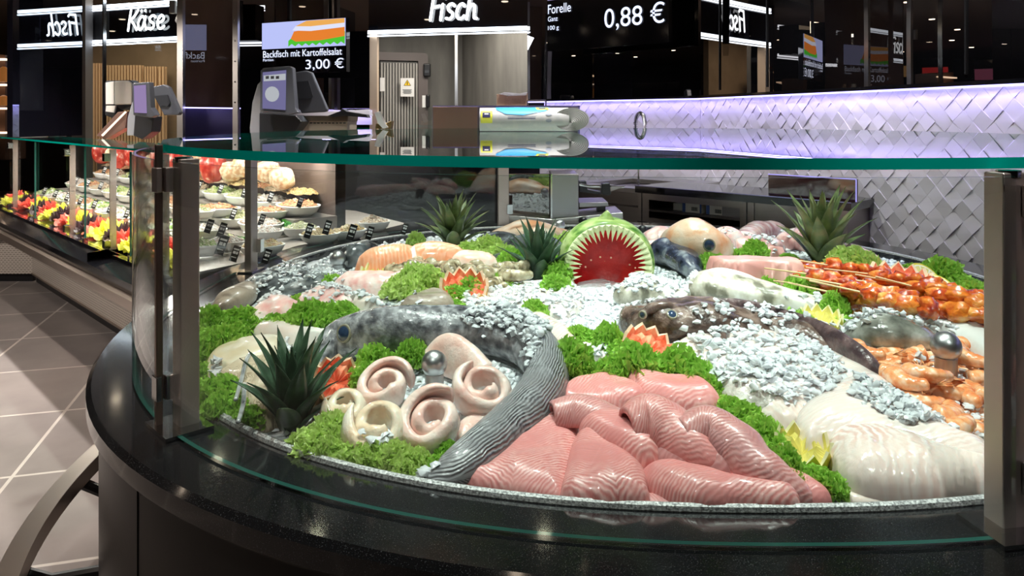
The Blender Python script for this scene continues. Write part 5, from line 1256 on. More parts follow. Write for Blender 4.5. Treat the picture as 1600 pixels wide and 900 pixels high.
pf('pink fillet in the middle of the heap under the big fold', [(902, 668), (918, 648), (950, 640), (1000, 662), (1042, 700), (1030, 740), (990, 735), (945, 705)], .055, .015, ax=((910, 655), (1040, 730)))
pf('long pink fillet running below the big fold to the front', [(990, 668), (1030, 690), (1100, 715), (1180, 748), (1190, 765), (1100, 755), (1030, 728), (995, 700)], .05, .015, w=.03, m=pinkd, ax=((990, 668), (1190, 760)))
pf('broad pink fillet with a pale seam at the front centre left', [(876, 782), (880, 740), (890, 690), (903, 668), (930, 668), (965, 692), (1005, 730), (1015, 765), (1012, 795), (965, 800), (925, 795)], .045, .008, w=.035, ax=((905, 668), (960, 800)))
arch('pink_fish_fillet', 'big folded pink fillet with a deep dark hollow in the centre of the heap', 'fish fillet', [(978, 655, .036, .045, .05), (1010, 640, .050, .062, .05), (1050, 655, .052, .058, .045), (1095, 690, .040, .045, .04), (1130, 718, .022, .028, .035)], pinkm, 1, PG, phi0=.25)
arch('pink_fish_fillet', 'greyish pink folded fillet with a hollow at the right of the heap', 'fish fillet', [(1062, 668, .030, .035, .06), (1105, 655, .045, .055, .055), (1150, 680, .050, .052, .045), (1190, 715, .042, .045, .035), (1235, 748, .032, .036, .020), (1268, 768, .020, .020, .012)], pinkd, 1, PG, phi0=.3)
pf('narrow pink fillet end sticking out at the right front beside the lettuce', [(1130, 735), (1180, 725), (1240, 738), (1285, 765), (1302, 785), (1298, 798), (1265, 802), (1220, 790), (1170, 770)], .04, .0, w=.028, ax=((1130, 735), (1300, 790)))
pf('front pink fillet with a white sinew tip at the rim', [(1000, 742), (1012, 722), (1045, 716), (1100, 728), (1150, 748), (1205, 760), (1240, 770), (1252, 785), (1248, 803), (1215, 806), (1160, 803), (1095, 803), (1045, 780)], .045, .008, w=.035, ax=((1005, 730), (1250, 790)))
pf('thin dark pink fillet edge under the front fillet', [(925, 790), (960, 770), (1040, 770), (1120, 790), (1125, 803), (1050, 806), (980, 803)], .022, .0, w=.02, m=pinkd)
0 and slab('sinew_tip', 'ragged white sinew on the tip of the front pink fillet', 'fish scrap', [(1225, 770), (1240, 765), (1247, 785), (1240, 806), (1228, 795)], .004, plainw, .004, .040)

# ---- long grey fish bent round, with a striped tail
gx = B(560, 540); gf = thing('grey_fish', 'long grey fish bent into a hook shape with a striped fin, round the rolled fillets', 'fish', (gx.x, gx.y, gx.z))
gp = [(492, 575, .014, .030), (503, 553, .028, .058), (528, 530, .040, .088), (575, 520, .050, .112), (635, 518, .054, .118), (700, 516, .052, .105), (765, 520, .048, .098), (818, 538, .040, .090), (842, 562, .034, .082)]
loft('body', None, None, gp, greyf, parent=gf, nseg=28, sub=8, nz=.008, ns=11)
gp2 = [(775, 506, .030, .100), (815, 522, .040, .100), (850, 552, .040, .098), (856, 590, .038, .090), (832, 632, .036, .080), (790, 672, .034, .070), (735, 716, .030, .058), (690, 742, .022, .040), (655, 752, .008, .015)]
loft('striped_fin', None, None, gp2, finm, parent=gf, nseg=28, sub=8, base=.004, lean=-.6)
def look(px, py):
    d = ray(px, py).normalized(); top(0.4, 2); h = bvh_cache[0].ray_cast(Vector((0, 0, CH)), d); return h[0], h[1]
bvh_cache = [None, 0]
def top(x, y):
    if bvh_cache[0] is None or bvh_cache[1] != len(FOOD):
        VV = []; FF = []
        for v, f in FOOD: n = len(VV); VV += [tuple(q) for q in v]; FF += [tuple(n+i for i in g) for g in f]
        bvh_cache[0] = BVHTree.FromPolygons(VV, FF); bvh_cache[1] = len(FOOD)
    h = bvh_cache[0].ray_cast(Vector((x, y, 2)), Vector((0, 0, -1)))
    return h[0].z if h[0] is not None else bed(x, y)
def eye(parent, px, py, r):
    hp, nn = look(px, py)
    if nn.dot(ray(px, py)) > 0: nn = -nn
    c = hp-Vector(parent.location); R = nn.normalized().to_track_quat('Z', 'Y').to_matrix()
    mb = MB().lathe([(r*.60, -.003), (r*1.08, -.003), (r*1.02, .001), (r*.92, .002), (r*.80, .0015)], c, 24, R); mb.build('eye_ring', eyew, parent, True)
    mb = MB(); mb.lathe([(r*.84, -.002), (r*.82, .0012), (r*.6, r*.18), (r*.3, r*.24), (.0005, r*.26)], c, 24, R); mb.build('pupil', eyeb, parent, True)
eye(gf, 537, 521, .020)
0 and slab('gill_flap', None, None, [(640, 500), (668, 492), (672, 520), (660, 545), (640, 548)], .01, greyf, .01, .085, parent=gf)

# ---- rolled fillets
RG = 'rolled fish fillets in the bend of the grey fish'
def roll(label, px, py, R, H, m, turns=1.35, th_=.014, rz=0, tilt=.35, core=.35, base=0, sq=1.0, side=0):
    p = B(px, py, base+H); n = 70; S = 12; V = []; sd = len(label)
    p.z = bed(p.x, p.y)+base
    Rm = Matrix.Rotation(tilt, 3, 'X') @ Matrix.Rotation(side, 3, 'Y')
    for i in range(n):
        q = i/(n-1); a = rz+q*turns*2*PI; r = R-(R-th_)*(q**.9)*(1-core)-th_*.5
        hh = H*(1+.10*math.sin(a*1.5+sd)-.10*q)+.006*noise.noise(Vector((a, sd, 0))); tk = th_*(1+.25*noise.noise(Vector((a*1.5, sd, 5))))
        if q < .05: tk *= .4+q*12
        if q > .93: tk *= 1-(q-.93)*9
        fl = .006*math.sin(a*2+sd)
        for k in range(S):
            f = 2*PI*k/S; cx = math.copysign(abs(math.cos(f))**.6, math.cos(f))*tk/2; cz = math.copysign(abs(math.sin(f))**.7, math.sin(f))
            z = H*.0+hh*(cz*.5+.5); rr = r+cx+fl*(z/H)*.5+.006*math.sin(z/H*PI)
            V.append(p+Vector((0, 0, .0))+Rm @ Vector((rr*math.cos(a)*sq, rr*math.sin(a), z)))
    zmin = min(v.z for v in V); d = (bed(p.x, p.y)+base-.004)-zmin
    for v in V: v.z += d
    Fc = [(i*S+k, i*S+(k+1) % S, (i+1)*S+(k+1) % S, (i+1)*S+k) for i in range(n-1) for k in range(S)]+[tuple(reversed(range(S))), tuple(range((n-1)*S, n*S))]
    Fc = [tuple(reversed(f)) for f in Fc]
    return tag(mk('rolled_fillet', V, Fc, m, None, True, food=True), label, 'rolled fillet', RG)
roll('large pink white rolled fillet at the front of the rolls', 676, 645, .066, .055, rollm, 1.8, .023, 1.0, .62, .0)
roll('large cream rolled fillet left of the front roll', 592, 650, .062, .060, rollc, 1.5, .022, 2.6, .48, .12)
roll('small cream rolled fillet at the far left of the rolls', 541, 620, .046, .055, rollc, 1.6, .020, 3.2, .4, .05)
roll('pink rolled fillet behind the two cream ones', 603, 588, .060, .055, rollm, 1.7, .020, .3, .6, .05)
roll('round pink rolled fillet packed with ice at the right', 757, 596, .062, .056, rollm, 1.7, .021, 2.0, .6, .1)
arch('rolled_fillet', 'pink folded fillet standing upright behind the steel ball post', 'rolled fillet', [(664, 560, .022, .045, .0), (688, 545, .030, .075, .0), (722, 550, .032, .080, .0), (765, 585, .028, .05, .0)], rollm, 1, RG, .014, .6)
slab('pale_fillet', 'flat pale fillet below the round pink roll', 'fish fillet', [(740, 640), (775, 630), (780, 655), (740, 690), (715, 700), (710, 670)], .03, rollm, .03)

# ---- white fillets at right
WG = 'white fillets heaped at the right front'
def wf(label, pts, h, base, m, w=.04, ax=None, **k): return slab('white_fish_fillet', label, 'fish fillet', pts, h, m, w, base, .008, 12, ax, WG, **k)
wf('widest white fillet lying under crushed ice at the right', [(1050, 535), (1075, 518), (1140, 510), (1240, 522), (1330, 560), (1400, 600), (1460, 650), (1540, 695), (1560, 735), (1480, 710), (1380, 670), (1290, 640), (1250, 660), (1190, 650), (1140, 610), (1100, 570)], .055, .0, whitem, .08, ax=((1330, 560), (1560, 730)))
wf('glossy white fillet with raised muscle lines behind the cut lemon', [(1242, 655), (1250, 628), (1300, 590), (1345, 578), (1390, 590), (1430, 625), (1480, 670), (1550, 705), (1560, 745), (1470, 735), (1370, 705), (1290, 690), (1262, 690)], .055, .018, whitem, .07, ax=((1245, 640), (1560, 725)))
wf('front white loin fillet with ribbed side at the rim', [(1290, 678), (1300, 660), (1345, 655), (1410, 670), (1480, 700), (1560, 735), (1570, 762), (1500, 772), (1420, 778), (1350, 770), (1315, 745), (1296, 708)], .06, .010, whitek, .06, ax=((1300, 745), (1570, 755)))
wf('thin white belly strip lying along the front rim', [(1310, 770), (1350, 762), (1440, 770), (1510, 770), (1500, 782), (1420, 790), (1340, 795)], .018, .0, plainw, .02)
wf('grey translucent lump of fillet beside the lettuce', [(1105, 590), (1130, 565), (1190, 560), (1240, 580), (1262, 610), (1250, 645), (1215, 662), (1170, 650), (1135, 628)], .06, .0, Mat('grey_translucent_flesh', (.6, .57, .53), .15, sss=.1, coat=.8, nz=([(.35, (.38, .33, .29)), (.5, (.66, .62, .58)), (.66, (.84, .82, .80))], 15, 4), bump=(26, 1, .01)), .05)

# ---- langoustine tails
shellm = Mat('langoustine_shell', (.85, .42, .2), .25, sss=.1, coat=.6, nz=([(.36, (.72, .20, .06)), (.52, (.82, .38, .17)), (.66, (.86, .62, .44))], 55, 5), bump=(90, .5, .002)); fleshm = Mat('langoustine_flesh', (.88, .76, .66), .25, sss=.2, coat=.5)
def prawn_me(R, r0, segs, arc, seed, ridge=.10):
    V = []; n = 12; m = segs*4+1
    for i in range(m):
        q = i/(m-1); a = arc*(q-.5); rr = r0*(1.0-.45*q**1.6)*(1+ridge*(1-abs(((q*segs) % 1)*2-1)))*(1 if 0 < i < m-1 else .35)
        c = Vector((R*math.sin(a), -R*(math.cos(a)-math.cos(arc/2)), r0)); t = Vector((math.cos(a), math.sin(a), 0)); u = Vector((-t.y, t.x, 0))
        for k in range(n): f = 2*PI*k/n; V.append(c+u*math.cos(f)*rr+Vector((0, 0, math.sin(f)*rr*.85)))
    F_ = [(i*n+k, (i+1)*n+k, (i+1)*n+(k+1) % n, i*n+(k+1) % n) for i in range(m-1) for k in range(n)]+[tuple(range(n)), tuple(reversed(range((m-1)*n, m*n)))]
    return V, F_
V, Fc = prawn_me(.038, .0175, 6, 1.9, 1); sh_me = mesh_only('shell', V, Fc, shellm)
V, Fc = MB().ball((-.037, .006, .018), .0165, 12).V, MB().ball((0, 0, 0), 1, 12).F; fl_me = mesh_only('flesh', V, Fc, fleshm)
fan = MB()
for a in (-.5, -.2, .1, .4): fan.add([(.035, .012, .012), (.035+.024*math.cos(a+.9), .012+.024*math.sin(a+.9), .010), (.035+.026*math.cos(a+1.05), .012+.026*math.sin(a+1.05), .014), (.035+.024*math.cos(a+1.2), .012+.024*math.sin(a+1.2), .010)], [(0, 1, 2), (0, 2, 3), (0, 3, 1), (1, 3, 2)])
fan_me = mesh_only('tail_fan', fan.V, fan.F, shellm)
rnd = random.Random(11)
lang = [(1362, 545), (1385, 560), (1372, 585), (1400, 578), (1420, 548), (1440, 560), (1450, 585), (1428, 600), (1400, 612), (1425, 590), (1500, 600), (1440, 625), (1465, 640), (1480, 612), (1505, 640), (1520, 560), (1530, 590), (1525, 620), (1495, 662), (1520, 670), (1545, 650), (1555, 615), (1545, 685), (1510, 545), (1570, 580), (1570, 660), (1395, 590), (1415, 575), (1490, 560)]
for i, (px, py) in enumerate(lang):
    lift = .0+.03*(i % 3 == 0)+(.02 if 1420 < px < 1540 and py < 640 else 0); p = B(px, py, lift+.02)
    th = thing('langoustine_tail', 'orange langoustine tail in the iced heap by the right steel post', 'langoustine', (p.x, p.y, bed(p.x, p.y)+lift), rnd.uniform(-2.6, .8), 'langoustine tails heaped at the right')
    s_ = rnd.uniform(1.0, 1.25)
    inst('shell', sh_me, (0, 0, 0), (s_, s_, s_), 0, th); inst('tail_fan', fan_me, (0, 0, 0), (s_, s_, s_), 0, th)
    th.rotation_euler.x = rnd.uniform(-.3, .3)
base_l = slab('langoustine_tail_heap', 'lower layer of orange langoustine tails and ice at the right', 'langoustines', [(1350, 560), (1370, 538), (1440, 530), (1540, 545), (1600, 590), (1600, 690), (1540, 700), (1480, 665), (1420, 630), (1375, 600)], .03, shellm, .05, 0, .012, 40); base_l['kind'] = 'stuff'

# ---- monkfish
mx0 = B(1100, 500); mf = thing('monkfish', 'dark brown glossy monkfish lying across the ice right of the centre', 'fish', mx0)
loft('body', None, None, [(985, 505, .04, .05), (1005, 500, .07, .085), (1040, 500, .085, .105), (1090, 503, .09, .10), (1140, 510, .075, .085), (1200, 517, .055, .065), (1270, 535, .04, .05), (1330, 560, .028, .038), (1368, 585, .012, .02)], monk, parent=mf, nseg=30, sub=8, nz=.022, ns=14)
loft('back_ridge', None, None, [(1090, 478, .010, .030), (1150, 480, .014, .045), (1220, 498, .014, .05), (1280, 520, .016, .055), (1330, 550, .018, .055), (1362, 575, .016, .045), (1385, 597, .006, .02)], monkb, parent=mf, nseg=14, sub=6, base=.02)
loft('brow', None, None, [(1002, 492, .008, .012), (1020, 482, .012, .022), (1045, 480, .012, .024), (1062, 484, .006, .01)], monk, parent=mf, base=.085, nseg=12, nz=.006)
slab('pectoral_fin', None, None, [(1110, 515), (1125, 500), (1140, 508), (1138, 530), (1120, 535)], .014, monk, .01, .05, parent=mf)
loft('jaw', None, None, [(958, 516, .008, .016), (968, 508, .02, .035), (985, 506, .03, .04), (1000, 510, .02, .03)], Mat('purple_brown_jaw', (.10, .05, .06), .25, coat=.5, bump=(60, .8, .006)), parent=mf, nz=.008, ns=30)
eye(mf, 1050, 491, .012)
eye(mf, 1004, 492, .009)

# ---- zander pieces
z0 = B(1010, 462); zt_ = thing('zander', 'small white fish with a cut open pink end left of the long grey white one', 'fish', z0)
loft('body', None, None, [(972, 462, .030, .045), (985, 458, .050, .072), (1010, 455, .052, .075), (1045, 462, .045, .06), (1075, 470, .03, .045)], zand, parent=zt_, nseg=22, nz=.006)
slab('cut_end', None, None, [(975, 472), (990, 464), (1015, 466), (1022, 474), (1000, 478), (980, 478)], .02, Mat('cut_pink', (.72, .42, .33), .3, sss=.1), .012, .008, parent=zt_)
z0 = B(1180, 455); zt_ = thing('zander', 'long white and grey fish with dark bands lying under ice left of the tuna', 'fish', z0)
loft('body', None, None, [(1078, 452, .045, .075), (1100, 448, .07, .095), (1140, 452, .075, .09), (1190, 462, .065, .08), (1240, 470, .05, .065), (1290, 482, .035, .05)], zand, parent=zt_, nseg=24, nz=.008)
loft('fin', None, None, [(1085, 440, .012, .03), (1120, 432, .02, .05), (1165, 438, .015, .04), (1200, 450, .006, .015)], plainw, parent=zt_, base=.05, nseg=12)
for q in (): slab('dark_band', None, None, [(1120+q*36, 445+q*5), (1130+q*36, 443+q*5), (1148+q*36, 458+q*5), (1138+q*36, 460+q*5)], .004, Mat('band_grey%d' % q, (.16, .16, .14), .3, coat=.5), .006, .070-.008*q, parent=zt_)

# ---- tuna block, tail, redfish, squid
slab('tuna_block', 'large smooth pink tuna block with sharp cut edges behind the skewers', 'fish', [(1098, 400), (1125, 396), (1180, 402), (1235, 404), (1255, 418), (1262, 440), (1235, 452), (1205, 458), (1160, 444), (1125, 430)], .105, tunam, .018, 0, .006, 7, smooth=False, k=.5)
slab('tuna_slice', 'thin pink tuna slice leaning at the right of the block', 'fish', [(1225, 418), (1245, 410), (1290, 440), (1286, 455), (1262, 458), (1235, 440)], .06, paleP, .015, 0, .004, 12, k=.5)
slab('tuna_slice', 'pointed pink tuna slice behind the block', 'fish', [(1150, 388), (1165, 376), (1190, 384), (1205, 378), (1240, 395), (1210, 402), (1160, 400)], .05, tunam, .02, 0, .004, 12, k=.6)
loft('blue_black_fish', 'blue black fish with silver belly at the right of the watermelon', 'fish', [(1020, 396, .04, .06), (1040, 392, .07, .10), (1060, 400, .06, .09), (1078, 415, .045, .07), (1085, 428, .02, .04)], tunab, nseg=22, nz=.006)
rh = thing('redfish', 'orange red fish head with a big eye behind the pink tuna', 'fish', B(1095, 392))
loft('head', None, None, [(1042, 390, .02, .03), (1058, 382, .07, .10), (1085, 378, .10, .17), (1108, 385, .09, .14), (1122, 395, .05, .07)], redf, parent=rh, nseg=22, nz=.012, ns=10)
eye(rh, 1108, 383, .021)
slab('cheek_patch', None, None, [(1062, 372), (1072, 370), (1074, 378), (1064, 380)], .01, Mat('cheek_orange', (.9, .3, .1), .4), .005, .09, parent=rh)
squid = Mat('pink_squid', (.75, .45, .42), .25, sss=.15, coat=.6, nz=([(.36, (.60, .28, .28)), (.54, (.80, .54, .50)), (.68, (.88, .78, .74))], 18, 4), bump=(30, .5, .005))
for i, (P, lb) in enumerate((([(1162, 372, .04, .06), (1185, 362, .06, .09), (1212, 360, .055, .08), (1224, 364, .03, .04)], 'plump pink squid at the back right of the redfish'),
        ([(1150, 388, .04, .06), (1175, 384, .05, .08), (1205, 384, .045, .06), (1222, 388, .02, .03)], 'pink squid lying before the plump one'),
        ([(1225, 380, .04, .06), (1245, 374, .06, .09), (1275, 385, .05, .07), (1300, 395, .04, .05)], 'pink squid half hidden by the right pineapple crown'),
        ([(1300, 398, .04, .05), (1320, 396, .06, .08), (1350, 404, .05, .07), (1370, 412, .03, .04)], 'pale pink squid right of the pineapple crown'),
        ([(1010, 372, .05, .05), (1030, 368, .07, .07), (1056, 372, .05, .06)], 'pale pink flesh pieces right behind the watermelon'),
        ([(1120, 372, .04, .06), (1135, 368, .05, .08), (1150, 376, .04, .06)], 'whitish squid tube between redfish and pink squid'),
        ([(1005, 385, .05, .05), (1030, 386, .08, .06), (1060, 392, .06, .05)], 'pale flesh strip directly behind the blue black fish'))):
    loft('squid', lb, 'squid', P, squid if i < 4 else paleP, 'squid and pale pieces at the back right', nseg=16, nz=.008)

# ---- back centre and left
loft('pale_redfish', 'pale orange fish lying at the very back left of the watermelon', 'fish', [(768, 372, .05, .05), (800, 366, .10, .09), (840, 364, .11, .10), (880, 370, .08, .06), (905, 378, .04, .03)], redf, nseg=20, nz=.008)
for i, (P, lb) in enumerate((([(752, 380, .03, .04), (770, 378, .07, .08), (795, 384, .08, .08), (815, 392, .05, .06)], 'dark fish behind the lettuce left of the middle pineapple crown'),
        ([(785, 390, .04, .05), (815, 386, .08, .10), (845, 386, .09, .11), (868, 392, .06, .07)], 'dark glossy fish left of the watermelon'),
        ([(780, 404, .05, .05), (805, 404, .07, .07), (830, 408, .05, .05)], 'small dark fish before the other dark ones'))):
    loft('dark_fish', lb, 'fish', P, darkf, 'dark fish left of the watermelon', nseg=18, nz=.008)
def sal(label, pts, m, h=.06, base=.03, ax=None, w=.06): return slab('salmon_fillet', label, 'fish fillet', pts, h, m, w, base, .006, 8, ax, 'salmon fillets at the back left', sp=.014)
sal('leftmost orange salmon fillet sloping down to the steel ball', [(552, 425), (560, 410), (590, 395), (630, 388), (660, 392), (640, 405), (620, 412), (580, 424)], salm, .085, ax=((552, 420), (650, 390)))
sal('broad orange salmon fillet in the middle', [(628, 408), (640, 392), (680, 384), (720, 390), (735, 404), (730, 415), (690, 412)], salm, .085, ax=((630, 400), (735, 410)))
sal('pale salmon belly strip between two salmon fillets', [(612, 412), (622, 396), (645, 388), (660, 390), (640, 402), (628, 415)], salp, .09, .034, w=.03)
sal('small orange salmon end near the raw prawns', [(700, 405), (725, 395), (770, 402), (782, 416), (755, 425), (715, 418)], salp, .07)
for i, (pts, lb, m) in enumerate((([(384, 508), (400, 480), (425, 465), (455, 463), (480, 478), (500, 492), (470, 498), (430, 500), (405, 512)], 'long pale pink fillet at the left above the lettuce', paleP),
        ([(460, 470), (500, 452), (540, 452), (560, 470), (545, 492), (515, 500), (480, 488)], 'raw pink fillet under ice in the second place from left', paleP),
        ([(515, 452), (545, 432), (590, 427), (640, 428), (648, 445), (600, 458), (560, 462)], 'raw pink fillet behind, left of the green lettuce', paleP),
        ([(595, 432), (630, 418), (668, 422), (660, 436), (625, 442)], 'small pale pink fillet nearest the raw prawns', paleP))):
    slab('pale_pink_fillet', lb, 'fish fillet', pts, .06, m, .05, 0, .012, 14, None, 'pale pink fillets at the left', sp=.011)
for i, (pts, lb, m, h, b_) in enumerate((([(393, 524), (415, 500), (440, 502), (485, 520), (530, 530), (500, 545), (440, 540)], 'white rolled up fillet edge at the left before the lettuce', plainw, .05, 0),
        ([(470, 520), (500, 500), (522, 508), (530, 512), (520, 530), (485, 532)], 'white pointed fillet next to the grey fish head', plainw, .03, 0),
        ([(548, 505), (550, 470), (560, 460), (580, 475), (605, 488), (600, 500)], 'white fin piece standing behind the grey fish', plainw, .07, 0),
        ([(318, 590), (325, 560), (350, 545), (400, 530), (440, 524), (452, 540), (430, 560), (380, 585), (335, 598)], 'cream coloured fillet at the far left front', creamf, .05, .01),
        ([(712, 478), (740, 452), (800, 442), (812, 470), (830, 490), (760, 488)], 'flat white fillet on the ice in the centre left', plainw, .025, .0),
        ([(797, 476), (800, 445), (850, 440), (905, 452), (912, 478), (880, 498), (830, 492)], 'flat white fillet on the ice left below the watermelon', plainw, .03, .0),
        ([(800, 492), (845, 488), (890, 515), (908, 548), (895, 565), (872, 560), (850, 520)], 'white fillet with herringbone lines behind the striped fin', whitek, .035, .0),
        ([(872, 505), (920, 520), (970, 555), (960, 572), (920, 560), (885, 540)], 'narrow white fillet above the green lettuce in the centre', plainw, .02, .0),
        ([(660, 492), (690, 480), (740, 482), (720, 500), (690, 502)], 'small cream fillet edge behind the grey fish', creamf, .02, .0))):
    slab('white_fillet', lb, 'fish fillet', pts, h, m, .03, b_, .007, 12, None, 'white fillets among the ice')
slab('cod_fillet_with_skin', 'speckled brown fish piece with skin at the left front', 'fish fillet', [(322, 612), (330, 592), (360, 565), (410, 548), (440, 552), (425, 580), (410, 625), (392, 655), (370, 640), (345, 618)], .05, skinc, .045, 0, .012, 12, ((330, 600), (440, 560)), 'speckled fish with skin')
slab('cod_fillet_with_skin', 'speckled brown fish piece with silvery edge behind the large pineapple crown', 'fish fillet', [(372, 640), (385, 590), (420, 558), (470, 548), (510, 565), (510, 600), (470, 640), (430, 664), (400, 668)], .055, skinc, .05, .0, .012, 12, ((380, 640), (500, 560)), 'speckled fish with skin')
loft('silver_seam', 'silvery dark fin strip on the speckled fish', 'fin', [(368, 625, .004, .006), (378, 590, .005, .008), (386, 560, .005, .008), (402, 540, .003, .005)], silver, base=.052, nseg=8)
loft('silver_seam', 'second silvery fin strip lying nearer the pineapple crown', 'fin', [(372, 660, .004, .006), (380, 630, .005, .008), (382, 600, .005, .008)], silver, base=.055, nseg=8)
slab('brown_fish_piece', 'brown scaly fish piece right of the lettuce, behind the grey fish', 'fish', [(620, 490), (645, 466), (675, 455), (705, 462), (712, 482), (680, 494), (650, 498)], .06, brownf, .04, 0, .006, 12)
for i, (P, m, lb) in enumerate((([(332, 488, .02, .03), (352, 475, .04, .06), (375, 462, .05, .07), (388, 450, .03, .05)], brownf, 'dark grey fish tail at the left rim'),
        ([(395, 462, .02, .03), (420, 450, .04, .05), (450, 440, .045, .055), (470, 428, .03, .04)], darkf, 'dark fish under the ice at the back left'),
        ([(378, 455, .03, .04), (410, 440, .05, .05), (445, 425, .05, .05), (470, 412, .03, .04)], silver, 'silver fish nearest the black rim at the left'),
        ([(440, 455, .03, .04), (480, 445, .05, .05), (515, 440, .045, .05), (535, 432, .03, .04)], silver, 'silver grey fish in front of the steel ball post'),
        ([(538, 410, .03, .05), (550, 400, .05, .08), (570, 392, .05, .07), (580, 386, .03, .04)], darkf, 'dark fish head right behind the steel ball post'),
        ([(320, 520, .012, .02), (328, 500, .02, .03), (345, 482, .02, .03), (372, 462, .02, .02)], silver, 'thin grey fish along the left rim'),
        ([(305, 545, .02, .03), (315, 535, .03, .04), (328, 528, .02, .03)], paleP, 'small pale pink fish tail at the left rim'))):
    loft('whole_fish', lb, 'fish', P, m, 'whole fish under ice at the back left', nseg=18, nz=.005)
loft('grey_round_fish', 'dark grey olive fish half covered by ice left of the langoustines', 'fish', [(1308, 528, .02, .03), (1335, 520, .05, .06), (1380, 518, .07, .085), (1430, 525, .06, .07), (1465, 535, .035, .04)], Mat('olive_skin', (.2, .2, .17), .22, coat=.6, nz=([(.34, (.06, .06, .05)), (.52, (.22, .22, .19)), (.68, (.50, .50, .46))], 18, 5), bump=(60, .5, .004)), nseg=22, nz=.006)
fl = thing('flatfish', 'flat white underside of a flatfish at the right edge behind the steel ball', 'fish', B(1490, 510))
slab('body', None, None, [(1432, 488), (1455, 482), (1500, 480), (1560, 488), (1620, 510), (1620, 580), (1570, 575), (1530, 550), (1490, 520), (1455, 502)], .04, flatw, .05, .03, .003, 8, parent=fl)
loft('fin_edge', None, None, [(1430, 490, .004, .006), (1450, 503, .012, .008), (1490, 525, .016, .01), (1530, 558, .016, .01), (1560, 590, .01, .008)], brownf, parent=fl, base=.022, nseg=10)

# ---- raw prawns
rawm = Mat('raw_prawn', (.4, .36, .28), .2, sss=.1, coat=.8, nz=([(.36, (.10, .075, .04)), (.5, (.36, .29, .18)), (.66, (.62, .56, .42))], 42, 5))
V, Fc = prawn_me(.040, .021, 6, 2.1, 2, .14); raw_me = mesh_only('raw_prawn', V, Fc, rawm)
rnd = random.Random(21); i = 0
for row in range(5):
    for q in range(10):
        px = 608+q*21+row*6+rnd.uniform(-5, 5); py = 409+row*7+q*1.0+rnd.uniform(-3, 3)
        if px > 820 or (px > 790 and row < 1): continue
        p = B(px, py, .03); o = inst('raw_prawn', raw_me, (p.x, p.y, bed(p.x, p.y)+.012+.014*(row in (2, 3))), (1.15,)*3, rnd.uniform(0, 6.2), None, rnd.uniform(-.6, .6), rnd.uniform(-.3, .3))
        tag(o, 'greyish raw prawn in the heap before the salmon fillets', 'prawn', 'raw prawns heaped before the salmon'); i += 1

# ---- skewers
rnd = random.Random(4)
def lump(seed, sx, sy, sz):
    mb = MB().ball((0, 0, 0), 1, 14); out = []
    for v in mb.V: f = 1+.5*noise.noise(v*1.6+Vector((seed, 0, 0)))+.22*noise.noise(v*4+Vector((seed, 0, 0))); out.append(Vector((v.x*sx*f, v.y*sy*f, v.z*sz*f)))
    return out, mb.F
l_me = [mesh_only('meat_piece', *lump(k*3.3, .030, .024, .018), (marin, marin2)[k % 2]) for k in range(4)]
st = MB().tube([(-.16, 0, 0), (.15, 0, .0)], .0024, 6); st_me = mesh_only('wooden_stick', st.V, st.F, woodst)
sk = [(1272, 422, 0), (1300, 424, 0), (1335, 424, 0), (1368, 428, 0), (1275, 438, 0), (1310, 440, 0), (1345, 442, 1), (1380, 440, 0), (1412, 440, 0), (1300, 456, 1), (1335, 458, 1), (1370, 458, 1), (1405, 456, 1), (1440, 452, 1), (1475, 458, 1), (1330, 472, 1), (1365, 474, 1), (1400, 472, 1), (1435, 472, 1), (1470, 470, 1), (1505, 470, 1), (1530, 480, 1), (1480, 486, 1), (1510, 492, 1), (1450, 482, 1), (1540, 500, 1)]
for i, (px, py, kd) in enumerate(sk):
    lift = .03+.028*((i*7) % 3); p = B(px, py, lift)
    th = thing('meat_skewer', 'wooden skewer of glossy %s marinated pieces in the heap at the right back' % ('dark red', 'orange red')[kd], 'skewer', (p.x, p.y, bed(p.x, p.y)+lift), rnd.uniform(-1.0, -.62), 'marinated skewers, '+('dark red', 'orange red')[kd])
    inst('wooden_stick', st_me, (-.055, 0, .008), (1, 1, 1), 0, th, 0, rnd.uniform(-.05, .12))
    for q in range(4): inst('meat_piece', l_me[(i+q) % 2*2+(kd if q % 3 else 0)] if True else None, (-.055+q*.042, rnd.uniform(-.006, .006), rnd.uniform(-.003, .004)), (1.05,)*3, rnd.uniform(-.6, .6), th, rnd.uniform(0, 3))
o = slab('marinade_base', 'orange red marinated meat pieces lying below the skewers', 'meat', [(1255, 430), (1275, 415), (1380, 422), (1480, 448), (1560, 480), (1560, 520), (1480, 505), (1400, 490), (1320, 480), (1262, 450)], .045, marin2, .05, 0, .02, 30); o['kind'] = 'stuff'

# ---- watermelon with a shark mouth
wc = B(955, 452); WR = .150; WY = wc.y+.13
rind = Mat('watermelon_rind', (.3, .5, .12), .35, coat=.2, nz=([(.40, (.07, .20, .03)), (.50, (.30, .46, .11)), (.60, (.58, .70, .28))], 20, 6, (.5, 1, 1.4)))
redw = Mat('watermelon_flesh', (.6, .02, .015), .35, sss=.05, nz=([(.35, (.42, .006, .008)), (.6, (.62, .018, .015))], 14, 5), bump=(60, .5, .004)); wr_ = Mat('watermelon_white_rind', (.74, .80, .48), .4)
wm = thing('carved_watermelon', 'watermelon carved into a wide open red mouth with pointed white teeth', 'watermelon', (wc.x, WY, wc.z))
cz = .055; n = 64; OUT = []
def wring(r, y, sq=1.0): return [Vector((r*math.cos(a)*1.04, y, cz+r*math.sin(a)*sq)) for a in np.linspace(0, 2*PI, n+1)[:-1]]
def revol(prof, name, m):
    V = []; 
    for r, y in prof: V += wring(r, y)
    return mk(name, V, [(i*n+k, (i+1)*n+k, (i+1)*n+(k+1) % n, i*n+(k+1) % n) for i in range(len(prof)-1) for k in range(n)], m, wm, True)
